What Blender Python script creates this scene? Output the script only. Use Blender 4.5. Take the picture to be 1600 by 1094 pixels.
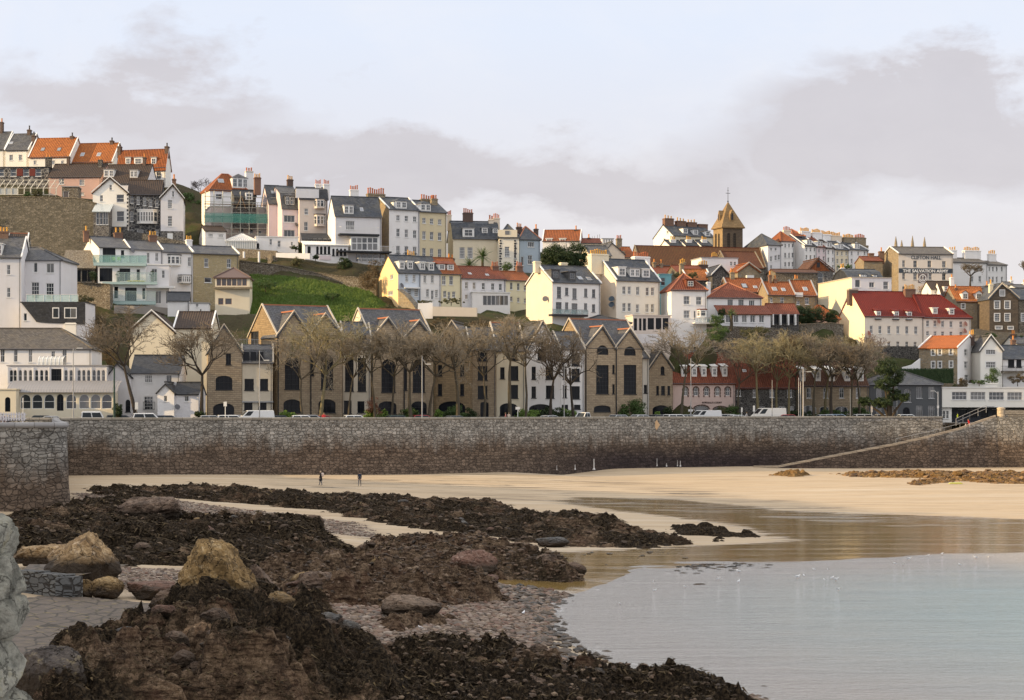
import bpy, math, random
import numpy as np
from mathutils import Vector, Matrix, noise as mnoise
from mathutils.geometry import delaunay_2d_cdt
R = math.radians
for o in list(bpy.data.objects): bpy.data.objects.remove(o, do_unlink=True)
S = bpy.context.scene
COL = S.collection
# ---------------------------------------------------------------- camera
F, CX, HY, CZ = 3000.0, 800.0, 640.0, 10.0      # focal length in photo pixels, centre, eye line, eye height
cam = bpy.data.cameras.new('camera'); camo = bpy.data.objects.new('camera', cam); COL.objects.link(camo)
camo.location = (0, 0, CZ); camo.rotation_euler = (R(90), 0, 0)
cam.sensor_width = 36.0; cam.lens = F/1600*36; cam.shift_y = (HY-547)/1600
cam.clip_start = 0.5; cam.clip_end = 6000
S.camera = camo
S.render.resolution_x = 1024; S.render.resolution_y = 700
# ---------------------------------------------------------------- light
SUN_EL, SUN_AZ = 15.0, 13.0       # elevation; degrees from due left (-X) towards the camera side
sd = Vector((-math.cos(R(SUN_EL))*math.cos(R(SUN_AZ)), -math.cos(R(SUN_EL))*math.sin(R(SUN_AZ)), math.sin(R(SUN_EL))))
sun = bpy.data.lights.new('sun', 'SUN'); sun.energy = 5.0; sun.angle = R(0.6); sun.color = (1.0, 0.72, 0.38)
suno = bpy.data.objects.new('sun', sun); COL.objects.link(suno)
suno.rotation_euler = sd.to_track_quat('Z', 'Y').to_euler(); suno.location = (-200, 0, 120)
S.view_settings.view_transform = 'Standard'; S.view_settings.look = 'None'
S.view_settings.exposure = 0.30; S.view_settings.gamma = 1.0
W = bpy.data.worlds.new('World'); S.world = W; W.use_nodes = True
def world():
    nt = W.node_tree; nt.nodes.clear(); N = nt.nodes.new; L = nt.links.new
    def mth(op, a, b=None, c=None, clamp=False):
        n = N('ShaderNodeMath'); n.operation = op; n.use_clamp = clamp
        for i, v in enumerate((a, b, c)):
            if v is None: continue
            if isinstance(v, (int, float)): n.inputs[i].default_value = v
            else: L(v, n.inputs[i])
        return n.outputs[0]
    def mixc(f, a, b):
        n = N('ShaderNodeMix'); n.data_type = 'RGBA'
        for i, v in ((0, f), (6, a), (7, b)):
            if isinstance(v, (int, float)): n.inputs[i].default_value = v
            elif isinstance(v, tuple): n.inputs[i].default_value = (*v, 1)
            else: L(v, n.inputs[i])
        return n.outputs[2]
    def noise(vec, scale, det, rough=.55, dist=0.0):
        n = N('ShaderNodeTexNoise'); n.inputs['Scale'].default_value = scale; n.inputs['Detail'].default_value = det
        n.inputs['Roughness'].default_value = rough; n.inputs['Distortion'].default_value = dist; L(vec, n.inputs['Vector']); return n.outputs[0]
    tc = N('ShaderNodeTexCoord'); sp = N('ShaderNodeSeparateXYZ'); L(tc.outputs['Generated'], sp.inputs[0])
    x, y, z = sp.outputs
    ay = mth('MAXIMUM', mth('ABSOLUTE', y), 0.12)
    tx = mth('DIVIDE', x, ay); tz = mth('DIVIDE', z, ay)
    cb = N('ShaderNodeCombineXYZ'); L(tx, cb.inputs[0]); L(mth('MULTIPLY', tz, 1.9), cb.inputs[1]); L(mth('MULTIPLY', y, 1.0), cb.inputs[2])
    big = noise(cb.outputs[0], 5.0, 7, .58, .3); fine = noise(cb.outputs[0], 17, 6, .6, .2)
    wob = mth('MULTIPLY', mth('SUBTRACT', big, .5), 0.20)
    wob2 = mth('MULTIPLY', mth('SUBTRACT', fine, .5), 0.12)
    dx = mth('ADD', tx, mth('ADD', wob, wob2)); dz = mth('ADD', tz, mth('MULTIPLY', mth('ADD', wob, wob2), .55))
    tot = None
    # darker cloud banks: direction (photo px), half width, half height, amount
    for px, py, w, h, a in ((330, 120, 230, 60, .75), (120, 130, 190, 75, .5), (760, 262, 330, 60, .95), (1430, 130, 190, 55, .9), (1560, 210, 260, 90, .85), (1330, 215, 200, 50, .5), (420, 230, 260, 45, .55), (980, 300, 380, 45, .5), (100, 300, 400, 60, .35)):
        ex = mth('DIVIDE', mth('SUBTRACT', dx, (px-CX)/F), w/F); ez = mth('DIVIDE', mth('SUBTRACT', dz, (HY-py)/F), h/F)
        g = mth('MULTIPLY', mth('EXPONENT', mth('MULTIPLY', mth('ADD', mth('MULTIPLY', ex, ex), mth('MULTIPLY', ez, ez)), -1.0)), a)
        tot = g if tot is None else mth('ADD', tot, g)
    tot = mth('MULTIPLY', tot, mth('ADD', .62, mth('MULTIPLY', big, .8)), clamp=False)
    tot = mth('SUBTRACT', mth('MULTIPLY', tot, 1.9), .34, clamp=True)
    # bright veil, cooler higher up
    hi = mth('MULTIPLY', mth('SUBTRACT', tz, 0.085), 9.0, clamp=True)
    veil = mixc(hi, (.71, .675, .69), (.70, .75, .86))
    soft = mth('MULTIPLY', mth('SUBTRACT', noise(cb.outputs[0], 8, 6, .6, .4), .42), 1.5, clamp=True)
    veil = mixc(mth('MULTIPLY', soft, .8), veil, (.84, .815, .825))
    cl = mixc(fine, (.42, .39, .425), (.68, .645, .665))
    cl = mixc(big, cl, (.57, .535, .56))
    colr = mixc(mth('MULTIPLY', tot, .84), veil, cl)
    # overhead and behind the viewer the cloud is thin and bright
    up = mth('MULTIPLY', mth('SUBTRACT', z, .23), 2.2, clamp=True)
    colr = mixc(up, colr, (1.26, 1.24, 1.25))
    sky = N('ShaderNodeTexSky'); sky.sky_type = 'NISHITA'; sky.sun_disc = False
    sky.sun_elevation = R(SUN_EL); sky.sun_rotation = math.atan2(sd.x, sd.y)
    b1 = N('ShaderNodeBackground'); L(sky.outputs[0], b1.inputs[0]); b1.inputs[1].default_value = 0.07
    b2 = N('ShaderNodeBackground'); L(colr, b2.inputs[0]); b2.inputs[1].default_value = 1.0
    mx = N('ShaderNodeMixShader'); mx.inputs[0].default_value = .90; L(b1.outputs[0], mx.inputs[1]); L(b2.outputs[0], mx.inputs[2])
    out = N('ShaderNodeOutputWorld'); L(mx.outputs[0], out.inputs[0])
world()
# ---------------------------------------------------------------- helpers
def tag(o, label=None, cat=None, group=None, kind=None):
    if label: o['label'] = label
    if cat: o['category'] = cat
    if group: o['group'] = group
    if kind: o['kind'] = kind
    return o
def empty(name, loc, rz=0.0, parent=None):
    o = bpy.data.objects.new(name, None); COL.objects.link(o); o.location = loc; o.rotation_euler = (0, 0, rz)
    o.empty_display_size = .3
    if parent: o.parent = parent
    return o
def P(px, py, D): return Vector(((px-CX)/F*D, D, CZ-(py-HY)/F*D))
class MB:
    def __init__(s): s.v = []; s.f = []; s.m = []; s.uv = []
    def face(s, pts, m=0, uv=None):
        i = len(s.v); s.v += [tuple(p) for p in pts]; s.f.append(tuple(range(i, i+len(pts)))); s.m.append(m); s.uv.append(uv)
    def box(s, x0, y0, z0, x1, y1, z1, m=0):
        a = [(x0,y0,z0),(x1,y0,z0),(x1,y1,z0),(x0,y1,z0),(x0,y0,z1),(x1,y0,z1),(x1,y1,z1),(x0,y1,z1)]
        for q in ((0,3,2,1),(4,5,6,7),(0,1,5,4),(1,2,6,5),(2,3,7,6),(3,0,4,7)): s.face([a[k] for k in q], m)
    def obox(s, O, U, N, u0, z0, u1, z1, d0, d1, m=0):
        """box on a plane: along U, up Z, from d0 to d1 behind the plane (N outward)"""
        O = Vector(O); Z = Vector((0,0,1))
        def q(u, z, d): return O+U*u+Z*z-N*d
        a = [q(u0,z0,d0),q(u1,z0,d0),q(u1,z0,d1),q(u0,z0,d1),q(u0,z1,d0),q(u1,z1,d0),q(u1,z1,d1),q(u0,z1,d1)]
        for k in ((0,3,2,1),(4,5,6,7),(0,1,5,4),(1,2,6,5),(2,3,7,6),(3,0,4,7)): s.face([a[j] for j in k], m)
    def tube(s, a, b, r0, r1=None, n=6, m=0, cap=True):
        if r1 is None: r1 = r0
        a = Vector(a); b = Vector(b); d = b-a
        if d.length < 1e-6: return
        t = d.orthogonal().normalized(); w = d.normalized().cross(t)
        A = [a+(t*math.cos(2*math.pi*i/n)+w*math.sin(2*math.pi*i/n))*r0 for i in range(n)]
        B = [b+(t*math.cos(2*math.pi*i/n)+w*math.sin(2*math.pi*i/n))*r1 for i in range(n)]
        i0 = len(s.v); s.v += [tuple(p) for p in A+B]
        for i in range(n):
            j = (i+1) % n; s.f.append((i0+i, i0+j, i0+n+j, i0+n+i)); s.m.append(m); s.uv.append(None)
        if cap:
            s.f.append(tuple(i0+n-1-i for i in range(n))); s.m.append(m); s.uv.append(None)
            s.f.append(tuple(i0+n+i for i in range(n))); s.m.append(m); s.uv.append(None)
    def lathe(s, c, prof, n=12, m=0):
        """prof: (radius, z) rings from bottom to top about c"""
        c = Vector(c)
        rings = [[c+Vector((r*math.cos(2*math.pi*i/n), r*math.sin(2*math.pi*i/n), z)) for i in range(n)] for r, z in prof]
        for a, b in zip(rings, rings[1:]):
            for i in range(n):
                j = (i+1) % n; s.face([a[i], a[j], b[j], b[i]], m)
        s.face(rings[-1], m); s.face(rings[0][::-1], m)
    def prism(s, pts, vec, m=0):
        """extrude polygon pts (3D, planar) by vec"""
        pts = [Vector(p) for p in pts]; vec = Vector(vec); q = [p+vec for p in pts]; n = len(pts)
        s.face(pts[::-1], m); s.face(q, m)
        for i in range(n):
            j = (i+1) % n; s.face([pts[i], pts[j], q[j], q[i]], m)
    def build(s, name, mats, parent=None, smooth=False, loc=None):
        me = bpy.data.meshes.new(name)
        if not isinstance(mats, (list, tuple)): mats = [mats]
        for mm in mats: me.materials.append(mm)
        me.from_pydata(s.v, [], s.f)
        me.polygons.foreach_set('material_index', s.m)
        uvl = me.uv_layers.new(name='UVMap'); k = 0; dat = []
        for fi, f in enumerate(s.f):
            u = s.uv[fi]
            if u is not None:
                for q in u: dat += [q[0], q[1]]
                continue
            p0, p1, p2 = (s.v[f[0]], s.v[f[1]], s.v[f[2]])
            ax, ay, az = p1[0]-p0[0], p1[1]-p0[1], p1[2]-p0[2]; bx, by, bz = p2[0]-p1[0], p2[1]-p1[1], p2[2]-p1[2]
            nx, ny, nz = ay*bz-az*by, az*bx-ax*bz, ax*by-ay*bx; l = math.sqrt(nx*nx+ny*ny+nz*nz) or 1
            nx /= l; ny /= l; nz /= l; h = math.hypot(nx, ny)
            if h < .05:
                for i in f: dat += [s.v[i][0], s.v[i][1]]
            else:
                tx, ty = -ny/h, nx/h
                cx_, cy_, cz_ = ny*0-nz*ty, nz*tx-nx*0, nx*ty-ny*tx
                for i in f:
                    p = s.v[i]; dat += [p[0]*tx+p[1]*ty, p[0]*cx_+p[1]*cy_+p[2]*cz_]
        uvl.data.foreach_set('uv', dat)
        if smooth: me.polygons.foreach_set('use_smooth', [True]*len(s.f))
        me.update()
        o = bpy.data.objects.new(name, me); COL.objects.link(o)
        if parent: o.parent = parent
        if loc is not None: o.location = loc
        return o
# ---------------------------------------------------------------- materials
MC = {}
class NT:
    def __init__(s, name):
        s.mat = bpy.data.materials.new(name); s.mat.use_nodes = True; s.t = s.mat.node_tree; s.b = s.t.nodes['Principled BSDF']
        s.uv = s.t.nodes.new('ShaderNodeUVMap').outputs[0]
        tc = s.t.nodes.new('ShaderNodeTexCoord'); s.obj = tc.outputs['Object']
        s.geo = s.t.nodes.new('ShaderNodeNewGeometry').outputs['Position']
        s.rand = s.t.nodes.new('ShaderNodeObjectInfo').outputs['Random']
    def set(s, sock, v):
        if isinstance(v, (int, float)): sock.default_value = v
        elif isinstance(v, tuple): sock.default_value = (*v, 1) if len(v) == 3 and sock.type == 'RGBA' else v
        else: s.t.links.new(v, sock)
    def math(s, op, a, b=0.0, clamp=False):
        n = s.t.nodes.new('ShaderNodeMath'); n.operation = op; n.use_clamp = clamp; s.set(n.inputs[0], a); s.set(n.inputs[1], b); return n.outputs[0]
    def map(s, v, sc=(1,1,1), loc=(0,0,0), rot=(0,0,0)):
        n = s.t.nodes.new('ShaderNodeMapping'); s.t.links.new(v, n.inputs[0]); n.inputs['Scale'].default_value = sc; n.inputs['Location'].default_value = loc; n.inputs['Rotation'].default_value = rot; return n.outputs[0]
    def noise(s, v, scale, det=4, rough=.55, dist=0.0, col=False):
        n = s.t.nodes.new('ShaderNodeTexNoise'); s.t.links.new(v, n.inputs['Vector']); n.inputs['Scale'].default_value = scale; n.inputs['Detail'].default_value = det; n.inputs['Roughness'].default_value = rough; n.inputs['Distortion'].default_value = dist
        return n.outputs[1] if col else n.outputs[0]
    def vor(s, v, scale, feat='F1', rnd=1.0):
        n = s.t.nodes.new('ShaderNodeTexVoronoi'); n.feature = feat; s.t.links.new(v, n.inputs['Vector']); n.inputs['Scale'].default_value = scale; n.inputs['Randomness'].default_value = rnd
        return n
    def wave(s, v, scale, d='X', dist=0.0):
        n = s.t.nodes.new('ShaderNodeTexWave'); n.bands_direction = d; s.t.links.new(v, n.inputs['Vector']); n.inputs['Scale'].default_value = scale; n.inputs['Distortion'].default_value = dist; n.inputs['Detail'].default_value = 1; return n.outputs['Fac']
    def ramp(s, f, *stops):
        n = s.t.nodes.new('ShaderNodeValToRGB'); s.t.links.new(f, n.inputs[0]); e = n.color_ramp.elements
        while len(e) < len(stops): e.new(.5)
        for k, (p, c) in enumerate(stops):
            e[k].position = p; e[k].color = (*c, 1) if isinstance(c, tuple) else (c, c, c, 1)
        return n.outputs[0]
    def mix(s, f, a, b, mode='MIX'):
        n = s.t.nodes.new('ShaderNodeMix'); n.data_type = 'RGBA'; n.blend_type = mode
        s.set(n.inputs[0], f); s.set(n.inputs[6], a); s.set(n.inputs[7], b); return n.outputs[2]
    def addv(s, a, b):
        n = s.t.nodes.new('ShaderNodeVectorMath'); n.operation = 'ADD'; s.t.links.new(a, n.inputs[0]); s.t.links.new(b, n.inputs[1]); return n.outputs[0]
    def scalev(s, a, k):
        n = s.t.nodes.new('ShaderNodeVectorMath'); n.operation = 'SCALE'; s.t.links.new(a, n.inputs[0]); n.inputs['Scale'].default_value = k; return n.outputs[0]
    def bump(s, h, strength=.5, dist=.05, prev=None):
        n = s.t.nodes.new('ShaderNodeBump'); n.inputs['Strength'].default_value = strength; n.inputs['Distance'].default_value = dist; s.t.links.new(h, n.inputs['Height'])
        if prev is not None: s.t.links.new(prev, n.inputs['Normal'])
        return n.outputs[0]
    def attr(s, name):
        n = s.t.nodes.new('ShaderNodeAttribute'); n.attribute_name = name; return n.outputs['Fac']
    def sep(s, v):
        n = s.t.nodes.new('ShaderNodeSeparateXYZ'); s.t.links.new(v, n.inputs[0]); return n.outputs
    def out(s, col, rough=.8, spec=.3, normal=None, metal=0.0):
        s.set(s.b.inputs['Base Color'], col); s.set(s.b.inputs['Roughness'], rough); s.set(s.b.inputs['Specular IOR Level'], spec); s.b.inputs['Metallic'].default_value = metal
        if normal is not None: s.t.links.new(normal, s.b.inputs['Normal'])
        return s.mat
def sc(c, k): return tuple(min(1, x*k) for x in c)
def cached(fn):
    def g(*a, **k):
        key = (fn.__name__, a, tuple(sorted(k.items())))
        if key not in MC: MC[key] = fn(*a, **k)
        return MC[key]
    return g
@cached
def paint(c, rough=.55, spec=.3):
    n = NT('paint'); f = n.noise(n.geo, 1.3, 4); return n.out(n.mix(n.math('MULTIPLY', f, .35), c, sc(c, .72)), rough, spec)
@cached
def render(c, dirt=.55):
    """painted render: faint rain streaks and patches"""
    n = NT('painted_render'); st = n.noise(n.map(n.uv, (1.5, .16, 1)), 1.0, 5, .65); pt = n.noise(n.geo, .55, 5, .6)
    f = n.math('MULTIPLY', n.math('SUBTRACT', n.math('MULTIPLY', n.math('ADD', st, pt), .5), .40), 3.2*dirt, True)
    col = n.mix(n.math('MULTIPLY', f, .5), c, tuple(a*b for a, b in zip(c, (.70, .66, .58))))
    g = n.math('MULTIPLY', n.math('SUBTRACT', n.noise(n.map(n.uv, (2.6, .45, 1)), 1.3, 5, .7), .60), 3.0, True)
    col = n.mix(n.math('MULTIPLY', g, .35*dirt), col, (.20, .18, .15))
    return n.out(col, .85, .2, n.bump(n.noise(n.geo, 22, 3), .25, .02))
@cached
def rubble(c1, c2, mortar=(.30, .27, .22), s=.42, hz=.62, contrast=1.0):
    n = NT('rubble_stone'); wob = n.scalev(n.noise(n.uv, 1.6, 3, col=True), .22)
    v = n.map(n.addv(n.uv, wob), (1/s, 1/(s*hz), 1))
    vo = n.vor(v, 1.0, 'F1', .9); ed = n.vor(v, 1.0, 'DISTANCE_TO_EDGE', .9).outputs['Distance']
    rnd = n.sep(vo.outputs['Color'])[0]
    c = n.mix(n.math('MULTIPLY', rnd, contrast, True), c1, c2)
    c = n.mix(n.math('MULTIPLY', n.noise(n.geo, .35, 4), .5), c, sc(c1, .55))
    m = n.ramp(ed, (.03, 0.0), (.10, 1.0)); c = n.mix(m, mortar, c)
    h = n.math('ADD', m, n.math('MULTIPLY', n.noise(n.uv, 9, 4), .6))
    return n.out(c, .9, .2, n.bump(h, .9, .08))
@cached
def ashlar(c1, c2, mortar=(.22, .18, .13), bw=.62, bh=.28, stain=.5):
    n = NT('coursed_stone'); wob = n.scalev(n.noise(n.uv, 2.2, 2, col=True), .05)
    b = n.t.nodes.new('ShaderNodeTexBrick'); n.t.links.new(n.addv(n.uv, wob), b.inputs['Vector'])
    b.inputs['Scale'].default_value = 1; b.inputs['Brick Width'].default_value = bw; b.inputs['Row Height'].default_value = bh
    b.inputs['Mortar Size'].default_value = .025; b.inputs['Mortar Smooth'].default_value = .3; b.inputs['Bias'].default_value = 0
    b.inputs['Color1'].default_value = (0, 0, 0, 1); b.inputs['Color2'].default_value = (1, 1, 1, 1); b.inputs['Mortar'].default_value = (.5, .5, .5, 1)
    c = n.mix(b.outputs['Color'], c1, c2)
    c = n.mix(n.math('MULTIPLY', n.noise(n.uv, 3.1, 4, .7), .5), c, sc(c1, .55))
    c = n.mix(n.math('MULTIPLY', n.math('SUBTRACT', n.noise(n.map(n.geo, (.3, .3, .12)), 1.2, 5, .6), .42), 2.4*stain, True), c, sc(c1, .38))
    c = n.mix(b.outputs['Fac'], c, mortar)
    h = n.math('SUBTRACT', n.math('MULTIPLY', n.noise(n.uv, 12, 4), .5), b.outputs['Fac'])
    return n.out(c, .9, .2, n.bump(h, .8, .06))
@cached
def slate(c=(.055, .062, .075), lich=(.16, .15, .12)):
    n = NT('slate_roof'); b = n.t.nodes.new('ShaderNodeTexBrick'); n.t.links.new(n.uv, b.inputs['Vector'])
    b.inputs['Scale'].default_value = 1; b.inputs['Brick Width'].default_value = .35; b.inputs['Row Height'].default_value = .26; b.inputs['Mortar Size'].default_value = .02
    b.inputs['Color1'].default_value = (*sc(c, .7), 1); b.inputs['Color2'].default_value = (*sc(c, 1.4), 1); b.inputs['Mortar'].default_value = (*sc(c, .4), 1)
    c_ = n.mix(n.math('MULTIPLY', n.math('SUBTRACT', n.noise(n.geo, .8, 5, .65), .45), 1.8, True), b.outputs['Color'], lich)
    return n.out(c_, .62, .25, n.bump(n.math('SUBTRACT', n.noise(n.uv, 8, 3), b.outputs['Fac']), .5, .03))
@cached
def tiles(c1=(.46, .155, .042), c2=(.31, .105, .034), rib=.36, rust=(.12, .06, .03)):
    n = NT('clay_tiles'); w = n.wave(n.uv, .314/rib, 'X')
    row = n.wave(n.uv, .95, 'Y')
    b = n.t.nodes.new('ShaderNodeTexBrick'); n.t.links.new(n.uv, b.inputs['Vector']); b.inputs['Scale'].default_value = 1
    b.inputs['Brick Width'].default_value = rib; b.inputs['Row Height'].default_value = .33; b.inputs['Mortar Size'].default_value = .01
    b.inputs['Color1'].default_value = (*c1, 1); b.inputs['Color2'].default_value = (*c2, 1); b.inputs['Mortar'].default_value = (*sc(c2, .4), 1); b.offset = 0
    c = n.mix(n.math('MULTIPLY', n.math('SUBTRACT', n.noise(n.geo, .5, 5, .7), .44), 2.2, True), b.outputs['Color'], sc(c2, .8))
    c = n.mix(n.math('MULTIPLY', n.math('SUBTRACT', n.noise(n.geo, 1.7, 5, .7), .52), 3.0, True), c, rust)
    c = n.mix(n.math('MULTIPLY', n.math('SUBTRACT', .5, w), .55, True), c, sc(c2, .45))
    return n.out(c, .8, .2, n.bump(n.math('ADD', w, n.math('MULTIPLY', row, .35)), .8, .09))
@cached
def glass(c=(.035, .042, .05), rough=.06):
    n = NT('window_glass'); f = n.noise(n.geo, .9, 2)
    k = n.math('GREATER_THAN', n.rand, .62)
    c_ = n.mix(n.math('MULTIPLY', k, .7), c, (.22, .215, .21)); c_ = n.mix(n.math('MULTIPLY', f, .5), c_, sc(c, .6))
    m = n.out(c_, rough, .7); n.b.inputs['IOR'].default_value = 1.65; return m
@cached
def darkglass(c=(.006, .007, .009)):
    n = NT('dark_glass'); return n.out(n.mix(n.noise(n.geo, .7, 2), c, sc(c, 3)), .1, .18)
@cached
def clearglass(c=(.55, .75, .72), a=.35):
    n = NT('clear_glass'); m = n.out(c, .05, .6); n.b.inputs['Alpha'].default_value = a; return m
@cached
def bark(c1=(.115, .095, .065), c2=(.045, .036, .026)):
    n = NT('bark'); return n.out(n.mix(n.noise(n.geo, 3.2, 5, .7), c2, c1), .95, .1, n.bump(n.noise(n.map(n.geo, (6, 6, 1.4)), 1, 4), .8, .06))
@cached
def leaf(c1, c2, rough=.6):
    n = NT('leaf'); f = n.noise(n.geo, 1.1, 3); g = n.noise(n.geo, 9, 2)
    c = n.mix(f, c1, c2); c = n.mix(n.math('MULTIPLY', g, .5), c, sc(c2, 1.6)); return n.out(c, rough, .25)
WHITE = (.80, .78, .76); CREAM = (.78, .68, .50)
# ---------------------------------------------------------------- walls with real openings
def inside(p, poly):
    x, y = p; c = False; n = len(poly); j = n-1
    for i in range(n):
        xi, yi = poly[i]; xj, yj = poly[j]
        if (yi > y) != (yj > y) and x < (xj-xi)*(y-yi)/(yj-yi)+xi: c = not c
        j = i
    return c
def wall_face(mb, O, U, N, outer, holes, rev=.22, m=0, mr=None):
    O = Vector(O); Z = Vector((0, 0, 1)); Q = lambda u, z, d=0.0: O+U*u+Z*z-N*d
    if not holes:
        mb.face([Q(u, z) for u, z in outer], m); return
    vs = [Vector((u, z)) for u, z in outer]; n = len(vs); es = [(i, (i+1) % n) for i in range(n)]
    for h in holes:
        k = len(vs); vs += [Vector((u, z)) for u, z in h]; es += [(k+i, k+(i+1) % len(h)) for i in range(len(h))]
    ov, _, of, _, _, _ = delaunay_2d_cdt(vs, es, [], 0, 1e-5)
    for f in of:
        c = (sum(ov[i][0] for i in f)/3, sum(ov[i][1] for i in f)/3)
        if not inside(c, outer) or any(inside(c, h) for h in holes): continue
        mb.face([Q(ov[i][0], ov[i][1]) for i in f], m)
    for h in holes:
        n = len(h)
        for i in range(n):
            a, b = h[i], h[(i+1) % n]
            mb.face([Q(*a), Q(*b), Q(*b, rev), Q(*a, rev)], m if mr is None else mr)
def arch_pts(w, h, kind):
    """outline about centre, counter-clockwise; 'a' round head, 'q' shallow segmental head, 'h' half round"""
    if kind == 'a' or kind == 'h': r = min(w/2, h)
    elif kind == 'q': r = min(h*.45, w*.24)
    else: return [(-w/2, -h/2), (w/2, -h/2), (w/2, h/2), (-w/2, h/2)]
    pts = [(-w/2, -h/2), (w/2, -h/2)]; n = 10
    for i in range(n+1):
        t = math.pi*i/n; pts.append((w/2*math.cos(t), h/2-r+r*math.sin(t)))
    return pts
def make_window(parent, T, O, U, N, u, z, w, h, style, fm, gm, proud=0.0, name='window', sill=True, trim=None):
    """frame and bars set back in the opening, the pane a child"""
    O = Vector(O); kind = style[0]; st = style[1:] if len(style) > 1 else 's'
    f = min(.075, w*.12); d0, d1 = .10-proud, .20-proud; mb = MB(); Z = Vector((0, 0, 1))
    pts = arch_pts(w, h, kind); n = len(pts); cx = 0; cz = 0
    inn = [((x)*(1-2*f/w), (y)*(1-2*f/h)) for x, y in pts]
    Q = lambda a, d: O+U*(u+a[0])+Z*(z+a[1])-N*d
    for i in range(n):
        j = (i+1) % n
        mb.face([Q(pts[i], d0), Q(pts[j], d0), Q(inn[j], d0), Q(inn[i], d0)])
        mb.face([Q(inn[i], d0), Q(inn[j], d0), Q(inn[j], d1), Q(inn[i], d1)])
        mb.face([Q(pts[j], d0), Q(pts[i], d0), Q(pts[i], d1), Q(pts[j], d1)])
    b = min(.04, w*.06)
    nv, nh = {'s': (1, 1), 'g': (2, 3), 'G': (2, 5), 'c': (1, 0), 'C': (2, 0), 'p': (0, 0), 'f': (1, 2), 'm': (0, 1), 't': (3, 1), 'B': (3, 6)}[st[0]]
    Oc = O+U*u+Z*z
    for i in range(nv):
        x = -w/2+w*(i+1)/(nv+1); top = h/2-f if kind == 'r' else h/2-f-(abs(x)/(w/2))**2*w*.2*(2 if kind == 'a' else 1)
        mb.obox(Oc, U, N, x-b/2, -h/2+f, x+b/2, top, d0+.02, d1-.01)
    for i in range(nh):
        y = -h/2+h*(i+1)/(nh+1)
        if kind in 'ah' and y > h/2-w*.3: continue
        mb.obox(Oc, U, N, -w/2+f, y-b*.7, w/2-f, y+b*.7, d0+.012, d1-.01)
    if sill and kind != 'h': mb.obox(Oc, U, N, -w/2-.08, -h/2-.10, w/2+.08, -h/2, -.09, d1)
    if trim: # raised surround
        t = .13
        for (a0, b0, a1, b1) in ((-w/2-t, -h/2, -w/2, h/2+t), (w/2, -h/2, w/2+t, h/2+t), (-w/2, h/2, w/2, h/2+t)): mb.obox(Oc, U, N, a0, b0, a1, b1, -.03, .05)
    o = mb.build(name, fm, parent); o.matrix_basis = T
    g = MB(); g.face([Q(p, d1-.03) for p in inn]); g.build('pane', gm, o)
    return o
CTRL = []        # ground heights the hillside has to meet
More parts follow.
